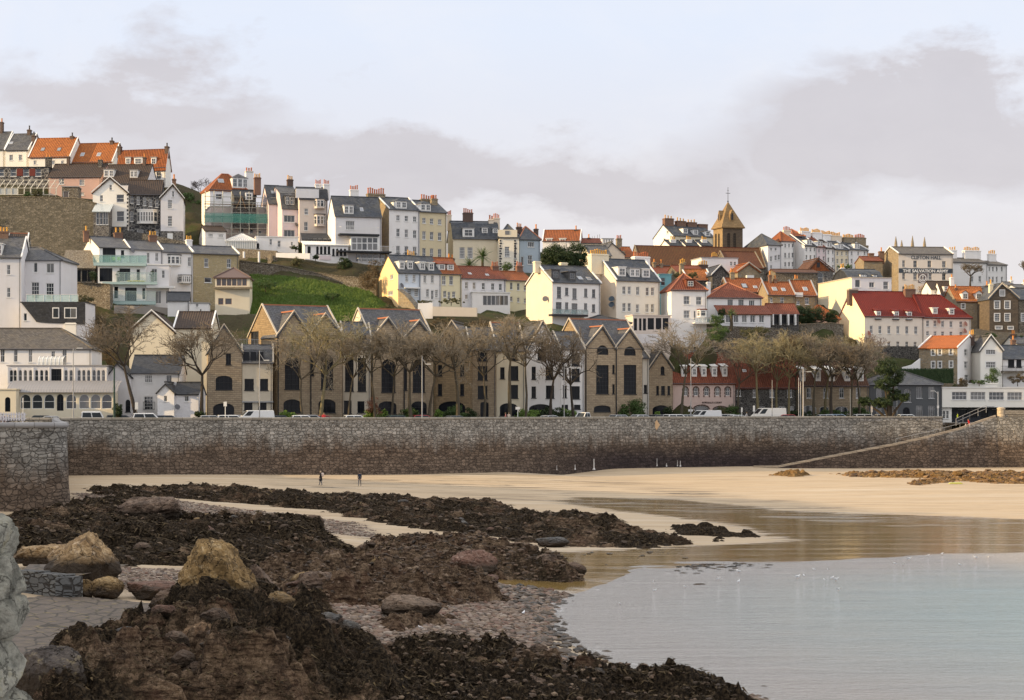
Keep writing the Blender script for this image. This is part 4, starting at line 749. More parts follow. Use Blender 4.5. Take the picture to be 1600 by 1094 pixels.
LS = [(1257, 1276, 384, 368, wh, sldk, 'dark mansard roof with two dormers'), (1276, 1291, 386, 370, pk, trd, 'pink front and a reddish roof'), (1291, 1305, 388, 373, wh, tdk, 'white front below a brown roof'), (1305, 1326, 390, 375, cr, sl, 'cream front with downpipes'), (1326, 1356, 390, 378, wh, sl, 'white front at the lower end of the row')]
for i, (x0, x1, ye, yr, wm_, rm_, t) in enumerate(LS):
    Dx = chain(1257, 432, 30, x0)
    nx = 3 if x1-x0 > 18 else 2; xs = [x0+(x1-x0)*(k+.5)/nx for k in range(nx)]
    h = House('terraced_house', 'stepped skyline terrace house, '+t, x0, x1, Dx, 30, ye, 428, yr, d=10, wall=wm_, rm=rm_, verge=wp_, group=GL, wins=row(xs, ye+6, 2.6, 6, 's')+row(xs, ye+18, 2.8, 7, 's')+row(xs, ye+29, 2.6, 6, 's'))
    h.chim(x0+(-1 if i else 0), yr-6, 14 if i < 3 else 17, 14, wh if i < 3 else (crp, ochre2)[i-3], 7, .5, dep=1.2, potm=poty); h.dormer((x0+x1)/2-2, ye-9, 8, 8, 'flat', wp_, sl2, n=2)
h.chim(1343, 372, 16, 10, ochre2, 6, .5, dep=1.0, potm=potr); h.chim(1352, 384, 6, 14, ochre2, 0, .3)
# --- church
h = House('church', 'church with a very long mossy brown nave roof below the square stone tower', 1000, 1196, 418, 14, 414, 446, 385, gl=984, wall=brownstone, lwall=ochre2, rm=tiles((.155, .075, .035), (.115, .055, .03), rust=(.10, .075, .03)), cat='church', ridge=trd, verge=ochre2)
b = House('transept', None, 1138, 1192, 408, 16, 418, 440, 394, d=9, roof='gable', wall=brownstone, rm=tiles((.16, .065, .035), (.12, .05, .03)), root=h, verge=ochre2)
mb = MB(); u, z, _ = h.loc(1133, 386, 1); b_ = MB()
t = House('church_tower', 'square stone belfry tower with a sunlit pyramid spire and an iron cross', 1129, 1160.5, 436, 19, 354, 410, 315, gl=1114.5, roof='none', wall=ashlar((.19, .145, .10), (.13, .10, .075), (.08, .07, .06)), lwall=ashlar((.44, .31, .16), (.34, .24, .13), (.2, .15, .1)), rm=grey, cat='church tower', sill=False, wins=[(1138.5, 376, 5, 24, 'aG', None), (1148, 376, 5, 24, 'aG', None)], lw=[(1118.6, 376.5, 2.8, 23, 'aG'), (1123.3, 376.5, 2.8, 23, 'aG')], fm=paint((.10, .08, .06)), gm=paint((.035, .03, .025), .8), ctrl=False)  # one stone in two tones: left face painted as sunlit, front as shaded
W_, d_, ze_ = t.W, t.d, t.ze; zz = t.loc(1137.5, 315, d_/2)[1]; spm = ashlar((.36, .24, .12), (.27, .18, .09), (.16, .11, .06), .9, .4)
mb = MB(); e = .35; c = [Vector((-e, -e, ze_)), Vector((W_+e, -e, ze_)), Vector((W_+e, d_+e, ze_)), Vector((-e, d_+e, ze_))]; ap = Vector((W_/2, d_/2, zz))
for i in range(4): mb.face([c[i], c[(i+1) % 4], ap])
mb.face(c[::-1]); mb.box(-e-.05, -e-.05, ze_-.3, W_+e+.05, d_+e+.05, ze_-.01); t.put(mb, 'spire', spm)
for (x0, y0, z0, ax) in ((W_/2, .35, 0, 0), (.35, d_/2, 0, 1)):
    mb = MB(); zb_ = ze_+1.2; q = Vector((x0, y0, zb_)); w_ = .55; D_ = Vector((1, 0, 0)) if ax == 0 else Vector((0, -1, 0)); Nn = Vector((0, -1, 0)) if ax == 0 else Vector((-1, 0, 0))
    pts = [q-D_*w_, q+D_*w_, q+D_*w_+Vector((0, 0, 1.5)), q+Vector((0, 0, 2.7)), q-D_*w_+Vector((0, 0, 1.5))]; mb.prism([p+Nn*.15 for p in pts], -Nn*2.2); lu = t.put(mb, 'lucarne', spm)
    g = MB(); g.face([p+Nn*.17 for p in [q-D_*.25+Vector((0, 0, .4)), q+D_*.25+Vector((0, 0, .4)), q+D_*.25+Vector((0, 0, 1.5)), q+Vector((0, 0, 2.0)), q-D_*.25+Vector((0, 0, 1.5))]]); t.put(g, 'louvre', blk, parent=lu)
mb = MB(); mb.tube(ap-Vector((0, 0, .3)), ap+Vector((0, 0, 3.3)), .07, .05, 5); mb.tube(ap+Vector((-.55, 0, 1.9)), ap+Vector((.55, 0, 1.9)), .06, n=5); mb.tube(ap+Vector((-.22, 0, 2.5)), ap+Vector((.22, 0, 2.5)), .04, n=4); mb.lathe(ap+Vector((0, 0, -.1)), [(.1, 0), (.22, .15), (.1, .3)], 8); t.put(mb, 'cross', blk)
h = House('terraced_house', 'cream end-of-terrace house with four brick stacks on the skyline left of the church tower', 1052, 1115, 462, 24, 368, 400, 352, gl=1021, wall=cr, lwall=wh, rm=sl, lw=[(1043, 363, 3, 4.5, 's'), (1038, 374.5, 3, 4, 's')])
for i, (x, y) in enumerate(((1044, 342), (1063, 346), (1080, 348), (1097, 351))): h.chim(x, y, 14, 16, brick, 0 if i == 3 else 3, .5, dep=1.3, potm=poty)
for x, y in ((1071, 357), (1087, 359), (1106, 361.5)): h.dormer(x, y, 7.5, 8, 'flat', wp_, sl2)
for i, (x0, x1) in enumerate(((1043, 1068), (1068, 1092), (1092, 1113))):
    b = House('rear_wing', None, x0+4, x1, 452, 20, 384, 398, 376, d=6, wall=wh, rm=sldk, root=h); b.chim(x0+8, 375, 8, 12, wh, 3, .3, potm=poty)
# far houses middle
h = House('house', 'distant white house with a red roof above the big round evergreen', 848, 906, 430, -6, 377, 396, 361, d=8, wall=wh, rm=tor2, verge=wp_); h.chim(900, 359, 5, 6, brickd, 1, .5)
for x in (858, 879): h.dormer(x, 373, 10, 7, 'flat', wp_, wp_)
h = House('house', 'distant low white house with small stacks right of the red-roofed house', 906, 940, 432, 6, 380, 398, 374, d=7, wall=cr, rm=trd); h.chim(920, 372, 5, 8, brickd, 1, .5)
h = House('cottage', 'distant ochre gable-ended cottage with a slate roof behind the white double stack', 942, 976, 400, 14, 396, 425, 379, d=8, roof='gf', apex=956, wall=crp, rm=sl2, gl=None); h.chim(967, 373, 8, 14, ochre2, 3, .5, potm=potr); h.chim(971, 393, 8, 8, ochre2, 3, .4, potm=potr)
h = House('cottage', 'distant slate-roofed cottage with a cream chimney row in front of it', 922, 955, 396, 14, 399, 425, 385, d=8, wall=cr, rm=sl2)
h = House('cottage', 'distant orange-roofed cottage between the ochre gable and the church', 975, 992, 404, 14, 402, 425, 387, d=8, wall=cr, rm=tor2)
h = House('block_of_flats', 'distant white tower block top with antennas on the skyline', 941, 959, 520, 6, 373, 392, d=8, roof='flat', wall=wh2, rm=grey, cat='block', wins=row((944, 948, 952, 956), 377, 1.6, 6, 's'), ctrl=False); mb = MB()
for x in (-2.4, -1.8, -1, -.4): mb.tube((x, 2, 0), (x, 2, h.ze+1.5+x*.3), .08, n=4)
mb.tube((-2.8, 2, h.ze-1), (0, 2, h.ze-1), .3, n=4); h.put(mb, 'antenna', grey)
# ---------------------------------------------------------------- left side
h = House('hotel', 'white hillside house at the far left edge with two stacked sash windows', -25, 33, 300, 6, 402, 524, 372, d=10, wall=wh2, rm=sl2, verge=wp_, wins=[(13.5, 421.5, 5.5, 15, 's'), (13.5, 457, 5.5, 15, 's')], cat='house'); h.dormer(-1, 381, 8, 18, 'flat', wp_, wp_); h.chim(6, 362, 15, 18, brick, 3, .5, potm=poty)
h = House('house', 'white hillside house with tall paired windows behind the glass roof terrace', 33, 96, 305, -3, 407, 512, 388, d=9, roof='hip', hip=5, wall=wh2, rm=sl2, wins=[(55.5, 418, 6, 15, 'p'), (78.5, 419, 12, 15, 'c'), (55, 454, 12, 26, 'g'), (78, 455.5, 12, 26, 'g')], hipl=False)
h.chim(62, 392, 4, 8, brick, 1, .6)
h = House('house', 'white lower house clad in dark slate with a glass-sided roof terrace on top', 33, 133.5, 297, 1, 473, 548, d=7.5, roof='flat', wall=wh2, rm=grey, verge=blk, wins=[(39.5, 495.5, 5, 11.5, 'p'), (87, 514, 5, 5, 's')])
mb = MB(); uu = [h.loc(x, y, -.15)[:2] for x, y in ((33.5, 473.5), (133, 473.5), (133, 507), (70, 504), (57, 503))]; mb.prism([(a, -.15, z) for a, z in [uu[0], uu[4], uu[3], uu[2], uu[1]]], (0, .14, 0)); h.put(mb, 'slate_cladding', sldk)
for x, w_ in ((87.5, 9), (110.5, 18)):
    h.fbox('window', x-w_/2-.8, x+w_/2+.8, 480.5, 497.5, .20, wp_); h.fbox('pane', x-w_/2+.6, x-.3 if w_ > 10 else x+w_/2-.6, 482, 496, .22, glass())
    if w_ > 10: h.fbox('pane', x+.6, x+w_/2-.6, 482, 496, .22, glass())
h.rail(41, 122, 460, 473, .1, wp_, clearglass((.55, .72, .68), .4), 6, bars=False, name='terrace_balustrade'); h.chim(111, 505, 17, 16, whc, 0, .0, dep=1.0, cap=whc)
h = House('cottage', 'small house with a brown roof and orange ridge above the far left white houses', 12, 42, 345, 10, 380, 400, 366, d=7, wall=whc, rm=tdk, ridge=orid, verge=wp_)
# white terrace C4 with glass balconies
GC = 'hillside terrace with orange chimney pots, centre left'
CA, CXX, CDD = 24, 155, 326
def tc(x0, x1, ye, yr, **k): return House('terraced_house', k.pop('label'), x0, x1, chain(CXX, CDD, CA, x0), CA, ye, 482, yr, group=GC, **k)
h = tc(155, 203, 387, 371, label='white terraced house with three tiers of green glass balconies', gl=113, wall=wh, lwall=whc, rm=sl2, verge=None, gutter=False, wins=[(170.5, 398, 20, 22, 'CD'), (191.5, 396.5, 5, 11, 'sD')])
h.chim(134.5, 361, 8, 12, brick, 1, .5, potm=poty); h.chim(184.5, 364, 13, 13, brick, 2, .5, potm=poty)
ex = House('extension', None, 153, 228, 323.2, 5, 413.5, 476, d=4.5, roof='flat', wall=wh, rm=grey, verge=paint((.42, .55, .52)), root=h, gm=darkglass(), sill=False, wins=[(165.5, 429.5, 20, 21, 'CD'), (195, 429.5, 17, 20, 'CD'), (216, 429.5, 5, 17, 'pD'), (181.5, 457, 6, 18, 'pD'), (204.5, 460, 18, 21, 'CD'), (225.5-.2, 459, 4.4, 17, 'pD')])
aq = paint((.42, .55, .52)); gg = clearglass((.25, .45, .40), .5)
for (x0, x1, ya, yb_, o_) in ((146, 228, 411, 415.5, .7), (160, 245, 441, 444.5, 1.1), (168, 243, 471, 476, 1.1)): ex.slab(x0, x1, ya, yb_, o_, aq)
ex.rail(145.5, 229, 399, 411, .7, aq, gg, 6, bars=False, name='glass_balustrade'); ex.rail(182, 245, 426, 441, 1.1, aq, clearglass((.45, .6, .57), .22), 5, bars=False, name='glass_balustrade'); ex.rail(168, 243, 455, 471, 1.1, aq, clearglass((.45, .6, .57), .16), 5, bars=False, name='glass_balustrade')
h = tc(203.5, 254, 390, 377, label='white terraced house with a round mural on its top floor, right of the glass balconies', d=9, wall=wh2, rm=sl2, verge=wp_, wins=[(231.5, 403, 4.5, 17, 's'), (245, 401.5, 5, 13, 's')]); h.dish(207, 391, .5); h.chim(238.5, 368, 12, 13, brick, 3, .5, potm=poty)
ex2 = House('extension', None, 228.5, 264, 324.5, 6, 414, 476, d=4.5, roof='flat', wall=wh2, rm=grey, verge=wp_, root=h, sill=False, wins=[(241, 430, 9, 20, 'c'), (255, 428.5, 4.5, 12, 's'), (247, 466.5-2, 10, 20, 'c'), (263.0-1.5, 466.5-2, 4, 20, 'p')]); ex2.slab(229, 273, 447, 450, 1.4, wp_)
h = tc(254.5, 301.5, 394, 382, label='white terraced house with a curved-top bay window and a timber stair below', d=9, wall=wh, rm=sl2, verge=wp_, wins=[(296, 409, 5.5, 14, 's'), (279, 437.5, 4, 9, 'p')]); h.bay(272.5, 399.5, 415, 21, .6, wp_, sl2, n=2); h.bay(289, 431, 443, 20, 1.1, wp_, grey, n=4); h.chim(295, 375, 9, 14, wh, 3, .5, potm=poty); mb = MB()
for q in range(9): mb.box(18+q*.35, -3.5, 3.2-q*.42, 18.5+q*.35, -2.6, 3.28-q*.42)
mb.prism([(17.9, -3.5, 3.2), (18.1, -3.5, 3.2), (21.4, -3.5, -.5), (21.2, -3.5, -.5)], (0, .06, 0))
h = tc(302, 373, 396, 385, label='yellow rendered end house with two sash windows above a brown-roofed sun room', d=9, wall=rubble((.52, .42, .24), (.44, .35, .2), (.5, .42, .28), .5, .5, .6), rm=sl2, verge=wp_, wins=[(322.3, 410.5, 6.5, 14, 's'), (357.7, 411.5, 6.5, 14, 's'), (325, 437.5, 11, 8, 'p')])
h = House('sun_room', 'yellow walled sun room with a brown glazed polygonal roof', 336, 390, 320, 4, 434, 490, 420, d=7, roof='hip', hip=3, wall=cr, rm=paint((.12, .075, .06), .5), cat='sun room', fm=paint((.2, .09, .07)), sill=False, gutter=False, wins=row((342, 350, 358, 366, 374, 382), 441, 7, 11, 'c')+[(357, 471, 10, 9, 'p'), (345, 471, 8, 10, 's')]); h.fbox('terrace', 334, 394, 448, 451, .8, ochre2)
h = House('shed', 'stone outbuilding with a sloping roof over dark glazing, left of the glass balconies', 97, 147, 325, 6, 419, 446, 393, d=7, roof='shed', wall=darkstone, rm=brownstone, cat='outbuilding', sill=False, fm=blk, wins=row((102, 112, 122, 132, 141), 431, 8.5, 18, 'pD'))
h = House('shed', 'small white sheds with slate roofs below the bay-windowed white house', 262, 296, 314, 8, 470, 492, 458, d=6, wall=wh, rm=sldk, cat='outbuilding'); b = House('lean_to', None, 296, 326, 311, 6, 474, 492, 464, d=5, roof='flat', wall=wh, rm=grey, root=h, wins=[(308, 477, 4, 5, 'p'), (313.5, 485, 2.5, 4, 'p')])
h = House('shed', 'white garden house with a brown pitched roof below the scaffolded house', 320.5, 353, 358, 14, 361.5, 388, 354.5, gl=311, wall=wh, rm=tdk, cat='garden house', wins=[(329, 367.5, 7.5, 5, 'g'), (345, 368.5, 7.5, 5, 'g')], gutter=False)
h = House('greenhouse', 'white framed greenhouse against a white garden wall beneath the pink house', 354, 400, 352, 6, 376, 388, 367, d=4, roof='hip', hip=3, wall=clearglass((.8, .82, .8), .5), rm=clearglass((.85, .85, .82), .55), cat='greenhouse', gutter=False); mb = MB()
for q in range(14): x = h.W*q/13; mb.box(x-.04, -.05, 0, x+.04, .02, h.ze); mb.tube((x, -.25, h.ze+.05), (max(3, min(h.W-3, x)), 2, h.zr+.2), .04, n=4)
h.put(mb, 'frame', wp_)
h = House('garden_room', 'white flat-roofed garden room with a small arched door below the pink house', 400, 466, 354, 10, 370, 392, d=4, roof='flat', wall=wh, rm=grey, cat='garden room', verge=wp_, wins=[(400.8+2, 384, 4, 8, 'aD'), (423, 378, 4, 9, 's'), (436, 381, 5, 10, 's'), (456, 381, 3, 6, 's')])
h = House('conservatory', 'long white conservatory with arched windows stepping down below the beige house', 476, 544, 350, 12, 383, 404, 378, d=4.5, roof='shed', wall=wh, rm=wp_, cat='conservatory', gutter=False, wins=[(483, 391, 5, 12, 'pD')]+row((496, 502, 508, 514), 391, 4, 12, 'aD')+row((521, 527, 533, 539), 394, 3.6, 11, 'aD')); h.fbox('lilac_panel', 499, 517, 399.5, 406, .1, pk)
# front row -------------------------------------------------
h = House('hotel', 'white seafront hotel with a long slate roof and arcaded glazed verandas, lower left', -30, 143, 268, 3, 545, 660, 515, d=9, roof='hip', hip=5, hipl=False, wall=wh, rm=slb, cat='hotel', wins=[(4, 556, 7, 20, 's'), (24.5, 555.5, 6, 20, 's'), (47.5, 556, 6, 20, 's'), (83, 553, 6, 9, 's'), (101, 556, 7, 20, 's')])
b = House('upper_veranda', None, 12, 167.5, 263.5, 2, 572, 660, d=3.9, roof='flat', wall=wh2, rm=lead, verge=lead, root=h, sill=False, wins=[(x, 587.5, 6.0, 19, 'am') for x in (17.5, 23.5, 31.5, 39.5, 47.5, 57, 65, 72.5, 103, 111, 123.5, 131, 138.5, 147, 154, 161.5)]+[(88, 587, 16, 21, 'tD')])
for x in (12.5, 27, 52, 77, 99, 117, 143, 166.5): b.fbox('pilaster', x-.6, x+.6, 574, 598, .1, wp_)
c = House('lower_arcade', None, 25, 178, 259.5, 2, 613.5, 662, d=3.2, roof='none', wall=cr, rm=lead, root=h, sill=False, fm=wp_, wins=[(x, 627.5, 16.2, 23, 'am') for x in (40, 58.3, 77, 111.3, 131.6, 149.4, 167)]+[(94, 629, 10.5, 26, 'aD')])
mb = MB(); u0, u1 = -1.2, c.W+.5; zt = c.ze; pr = [(-.5, zt), (-.1, zt+.35), (.6, zt+.75), (1.7, zt+1.1), (3.5, zt+1.6)]
for (a0, b0), (a1, b1) in zip(pr, pr[1:]): mb.prism([(u0, a0, b0), (u1, a0, b0), (u1, a1, b1), (u0, a1, b1)], (0, 0, .06))
for q in range(40): x = u0+(u1-u0)*q/39; [mb.tube((x, a0, b0+.07), (x, a1, b1+.07), .025, n=3, cap=False) for (a0, b0), (a1, b1) in zip(pr, pr[1:])]
c.put(mb, 'lead_roof', lead)
mb = MB(); ub, zb_, _ = b.loc(59, 572, 0); uc = b.loc(97, 572, 0)[0]; rr = 1.35
for i in range(8): t0, t1 = math.pi*i/8, math.pi*(i+1)/8; mb.face([(ub, 1.5-rr*math.cos(t0), zb_+rr*math.sin(t0)), (uc, 1.5-rr*math.cos(t0), zb_+rr*math.sin(t0)), (uc, 1.5-rr*math.cos(t1), zb_+rr*math.sin(t1)), (ub, 1.5-rr*math.cos(t1), zb_+rr*math.sin(t1))])
bo = b.put(mb, 'barrel_rooflight', clearglass((.6, .6, .56), .75)); mb = MB()
for q in range(7):
    x = ub+(uc-ub)*q/6; [mb.tube((x, 1.5-rr*math.cos(math.pi*i/8), zb_+rr*math.sin(math.pi*i/8)), (x, 1.5-rr*math.cos(math.pi*(i+1)/8), zb_+rr*math.sin(math.pi*(i+1)/8)), .06, n=4) for i in range(8)]
b.put(mb, 'rib', wp_, parent=bo)
d_ = House('entrance_lodge', None, -12, 25, 257, 2, 609, 662, d=5, roof='flat', wall=cr, rm=lead, verge=cr, root=h, sill=False, wins=[(12, 632, 8.5, 23, 'apD')])
h = House('cottage', 'white roadside cottage with a dark slate roof behind the leaning tree', 205, 281, 266, 4, 583, 660, 557, d=9, wall=wh, rm=sldk, wins=[(232, 592, 12, 12, 't'), (264, 592, 9, 12, 'c'), (232, 630, 14, 21, 'g')]); h.rail(224, 241, 628, 640, .4, blk)
b = House('gable_wing', None, 166, 205, 265, 4, 588, 660, 567, d=9, roof='gf', apex=183, wall=wh2, rm=sldk, root=h, wins=[(201-0.5, 634, 7.5, 19, 'aD')])
h = House('cottage', 'little white gabled cottage with a slate roof by the trunk of the big bare tree', 246, 272, 261.5, -2, 612, 660, 599, d=5, roof='gf', apex=258.5, wall=wh, rm=sldk, wins=[(258.5, 623, 5, 9, 'c')]); b = House('side_range', None, 272, 310, 262, -2, 616, 660, 599.5, d=5, wall=wh2, rm=sldk, root=h, wins=[(291.5, 623, 7, 9, 'c')]); h.dish(277, 636, .4)
h = House('house', 'big cream gabled building rising behind the two left bare trees', 202, 272, 284, 2, 518, 660, 487, d=12, roof='gf', apex=237, wall=render((.74, .66, .50)), rm=tdk, verge=wp_); b = House('side_range', None, 272, 330, 285, 2, 513, 660, 489, d=10, wall=render((.74, .66, .50)), rm=tdk, root=h, verge=wp_)
GW = 'stone warehouse-style apartment blocks behind the seafront trees'
dg = dict(rm=sl2, verge=capc, cat='apartment block', sill=True, fm=blk, gm=darkglass())
h = House('apartment_block', 'narrow stone gabled block with one wide arched window, leftmost of the seafront stone blocks', 325, 378, 269, 10, 548, 660, 509, d=10, roof='gf', apex=350, wall=ash2, group=GW, wins=[(350, 598, 26, 22, 'qt'), (349.5, 641, 33, 22, 'qp'), (357, 561, 8, 18, 's')], **dg)
h = House('apartment_block', 'cream panelled bay with two square dark windows between stone blocks', 378.5, 426, 270, 8, 567, 660, 541, d=7, roof='mans', mv=1.2, ym=548, wall=render((.62, .55, .43)), group=GW, wins=[(389.3, 601, 14.5, 18, 'c'), (412.7, 601, 12.5, 18, 'c'), (388, 634, 13, 14, 'c'), (410, 634, 13, 14, 'c')], **dg)
for x in (385, 396, 407): h.fbox('pane', x-4.5, x+4.5, 550, 565, -.25, darkglass())
h.slab(378, 427, 627, 629, .3, grey, 'ledge'); h.rail(365, 405, 530, 540, -.3, grey)
def twin(label, x0, x1, D, a, gl, ye, yr, apx, valley, wins, lw=(), lwall=None):
    h = House('apartment_block', label, x0, x1, D, a, ye, 660, yr, gl=gl, wall=ash2, lwall=lwall or ash, ridge=orid, group=GW, lw=lw, rm=sl2, verge=capc, cat='apartment block', fm=blk, gm=darkglass(), gutter=False)  # left flank is a warmer colour than the front, sunlight painted in
    xs = [x0, valley, x1]
    for i, (ax, ay) in enumerate(apx):
        a0 = chain(x0, D, a, xs[i]); ws = [w for w in wins if xs[i] <= w[0] < xs[i+1]]
        b = House('gable_bay', None, xs[i], xs[i+1], a0-.35, a, ye, 660, ay, d=h.d*.5, roof='gf', apex=ax, wall=ash2, rm=sl2, verge=capc, root=h, fm=blk, gm=darkglass(), wins=ws, ridge=orid)
        mb = MB(); mb.tube((.12, -.1, 0), (.12, -.1, b.ze+.2), .09, n=5); b.put(mb, 'downpipe', blk)
    return h
h = twin('stone block with tall dark windows and a sunlit ochre left flank', 433, 535, 275, 28, 388, 524, 478, ((459, 488), (508, 492)), 484, [(456.5, 581, 23, 55, 'aB'), (456.5, 634.5, 27, 21, 'qt'), (511, 581, 19, 55, 'aB'), (511, 634.5, 27, 21, 'qt'), (484.8, 572, 5.5, 30, 'c'), (511, 530, 6, 16, 'as')], [(398, 528, 12, 20, 'rs')])
h = House('apartment_block', 'cream block with two tall narrow dark windows and a slate attic', 536, 579, 281.5, 10, 537, 660, 505, d=8, roof='mans', mv=1.0, ym=522, wall=render((.62, .55, .44)), group=GW, wins=[(545.8, 585.5, 13.5, 52, 'B'), (565.5, 585.5, 13, 52, 'B'), (543, 636, 12, 20, 'c'), (564, 636, 11, 18, 'c')], **dg)
for x in (543, 555, 567): h.fbox('pane', x-4.5, x+4.5, 524, 535, -.15, darkglass())
h = twin('stone block with two tall round-headed windows behind the lamp post', 580, 677, 283, 26, 540, 530, 484, ((606, 498), (655, 502)), 630, [(607, 587, 22, 52, 'aB'), (654.5, 587, 19, 52, 'aB'), (631.5, 587, 5, 46, 'c'), (605.5, 637, 28, 20, 'qt'), (655, 637, 24, 20, 'qt')], lwall=render((.74, .66, .50)))
h = House('apartment_block', 'stone block with an ochre sunlit gable and a low wide arch', 678, 735, 288, -8, 545, 660, 503, d=10, roof='gf', apex=706, wall=ash, group=GW, wins=[(705, 525, 8, 10, 's'), (687.5, 579, 6.5, 17, 's'), (687.5, 609, 6.5, 18, 's'), (722, 579, 6, 17, 's'), (722, 609, 6, 18, 's'), (706, 638, 42, 22, 'qp')], **dg)
h = House('apartment_block', 'brown stone block with stacked shuttered windows left of the white gabled block', 735.5, 775, 289, 10, 546, 660, 514, d=9, wall=ash2, group=GW, wins=[(754, 552, 15, 24, 'c'), (754, 583, 15, 22, 'c'), (754, 613, 15, 20, 'c'), (757, 640, 13, 24, 'qc')], **dg); h.dormer(754, 528, 15, 16, 'gab', ash2, sl2)
h = House('apartment_block', 'cream rendered block with stacked balcony windows and a dark arch', 775.5, 820, 291, 12, 548, 660, 506, d=9, wall=cr, group=GW, ridge=orid, wins=[(803, 556, 11, 14, 'c'), (804, 583, 12, 22, 'c'), (804, 612, 11, 21, 'c'), (785, 583, 7, 18, 's'), (795, 640, 28, 20, 'qp')], **dg)
h = House('apartment_block', 'white gabled block with shuttered windows and low segmental arches', 820.5, 876, 293.5, 14, 553, 660, 503, d=10, roof='gf', apex=848, wall=wh, group=GW, wins=[(847, 554, 14, 17, 'C'), (834, 583, 6.5, 20, 's'), (834, 613, 7, 18, 's'), (858.5, 583, 12, 20, 'C'), (859.5, 612.5, 13, 20, 'C'), (845, 640, 37, 17, 'qt')], **dg)
h = House('apartment_block', 'white flat-fronted block with paired shuttered windows left of the twin stone gables', 876.5, 913, 296.5, 14, 546, 660, 520, d=9, wall=wh, group=GW, wins=[(882.5, 583, 6, 20, 's'), (882.5, 612, 6, 19, 's'), (899.5, 562, 13, 20, 'C'), (899.5, 586, 13, 20, 'C'), (899.5, 613.5, 13, 20, 'C'), (880, 636, 10, 7, 'p'), (902, 636, 10, 7, 'p')], **dg)
h = twin('stone block with twin gables, half-round top windows and two very tall dark windows', 914, 1003.5, 299, 27, 866, 543, 500, ((941, 511), (983.5, 515)), 961.5, [(941.5, 547, 18.5, 15, 'ht'), (984.3, 548.5, 18, 14.5, 'ht'), (941.2, 593, 19.5, 45, 'B'), (984.5, 593, 19.5, 46, 'B'), (961, 577, 3.6, 14, 's'), (961, 608, 3.6, 15, 's'), (941, 638.5, 26, 10, 'qp')])
h = House('apartment_block', 'narrow cream strip of wall with one dark window right of the twin stone gables', 1004, 1014, 309, 10, 560, 660, 548, d=8, wall=render((.74, .7, .62)), group=GW, wins=[(1008.5, 608, 5, 13, 's')], **dg)
h = House('apartment_block', 'narrow stone block with triple slit windows and a broad arch beside the pink house', 1014.5, 1051, 310, 12, 575, 660, 548, d=9, roof='gf', wall=ash2, group=GW, wins=[(1035.3, 579, 6, 13, 'as'), (1027.5, 610, 4, 14, 's'), (1036, 610, 6, 14, 's'), (1045, 610, 4, 14, 's'), (1033, 641, 27, 15, 'qp')], **dg)
h = House('guest_house', 'pink rendered house lettered BORDEAUX COURT with brick-edged arched windows and a red tiled roof', 1051.5, 1148.5, 313, 8, 599, 660, 553, d=11, wall=render((.66, .50, .44)), rm=trd, cat='house', sill=False, wins=[(x, 612, 6.6, 13, 'as') for x in (1071, 1087.5, 1104, 1121, 1137)]+[(1096, 641, 23, 14, 'qp'), (1126, 642, 22, 12, 'qp'), (1071, 641, 10, 13, 'ap')])
for x in (1071, 1087.5, 1104, 1121, 1137):
    for q in range(6):
        for sg in (-1, 1): h.fbox('brick_quoin', *(sorted((x+sg*3.4, x+sg*(5.3 if q % 2 else 4.5)))), 606+q*2.4, 608.4+q*2.4, .05, brickd) if q < 6 else None
mb = MB()
for x, y, w_, hh in [(x, 612, 6.6, 13) for x in (1071, 1087.5, 1104, 1121, 1137)]+[(1096, 641, 23, 14), (1126, 642, 22, 12)]:
    u, z, Y = h.loc(x, y, 0); k_ = Y/F; pts = arch_pts(w_*k_, hh*k_, 'a' if w_ < 10 else 'q')[2:]; po = arch_pts((w_+4)*k_, (hh+4)*k_, 'a' if w_ < 10 else 'q')[2:]
    for a0, a1, b1, b0 in zip(pts, pts[1:], po[1:], po): mb.prism([(u+p[0], -.06, z+p[1]) for p in (a0, a1, b1, b0)], (0, .055, 0))
h.put(mb, 'brick_arches', brickd); text_on(h, 'BORDEAUX COURT', 1097, 1127.7, 629, 2.6, paint((.10, .06, .05)), bold=.01)
for x in (1068, 1084, 1099, 1115.5, 1131.5): h.dormer(x+1, 573, 8, 16, 'shed', wp_, wp_, fill=.62, deep=3.2)
h = House('stone_house', 'dark rubble stone building behind bare trees, right of the pink house', 1149, 1252, 315, 8, 606, 660, 556, d=11, wall=darkstone, rm=trd, wins=[(1154.5, 612, 6, 14, 's'), (1180, 614, 7, 14, 's'), (1206, 614, 7, 14, 's'), (1234, 614, 7, 14, 's'), (1222, 642, 10, 14, 'c'), (1236, 642, 8, 14, 'c'), (1190, 642, 10, 14, 'c')]); h.sky(1163, 580, 6, 4)
h = House('apartment_block', 'stone warehouse with sloping white dormers and four ground-floor arches, right of centre', 1252.5, 1357, 318, 7, 603, 660, 566, d=11, wall=ash2, rm=tbr, cat='apartment block', fm=wp_, wins=row((1264, 1290, 1315, 1341), 614, 7, 16, 's')+[(1265, 641, 21, 15, 'qp'), (1288, 641, 14, 12, 'qc'), (1315, 641, 20, 12, 'qc'), (1342, 642, 24, 10, 'qp')])
for x in (1252, 1276, 1298, 1322, 1343): h.dormer(x+2, 578, 9, 18, 'shed', wp_, wp_, fill=.6, deep=3.4)
h = House('house', 'dark grey painted house with tall windows and a round-arched doorway', 1358, 1471.5, 321, 6, 601, 660, 582, d=10, roof='hip', hip=5, wall=grn, rm=sl2, fm=paint((.45, .45, .45)), verge=grey, wins=[(1374, 613, 9, 17, 'p'), (1397, 613, 10, 18, 'c'), (1418, 618, 11, 21, 'aC'), (1436.5, 613.5, 9, 18, 'C'), (1455.5, 613.5, 9, 18, 'C'), (1374, 643, 9, 16, 'p'), (1397, 643.5, 10, 17, 'C'), (1416, 644, 11, 15, 'aD'), (1436.5, 643.5, 10, 19, 'C'), (1455.5, 643.5, 10, 19, 'C')])
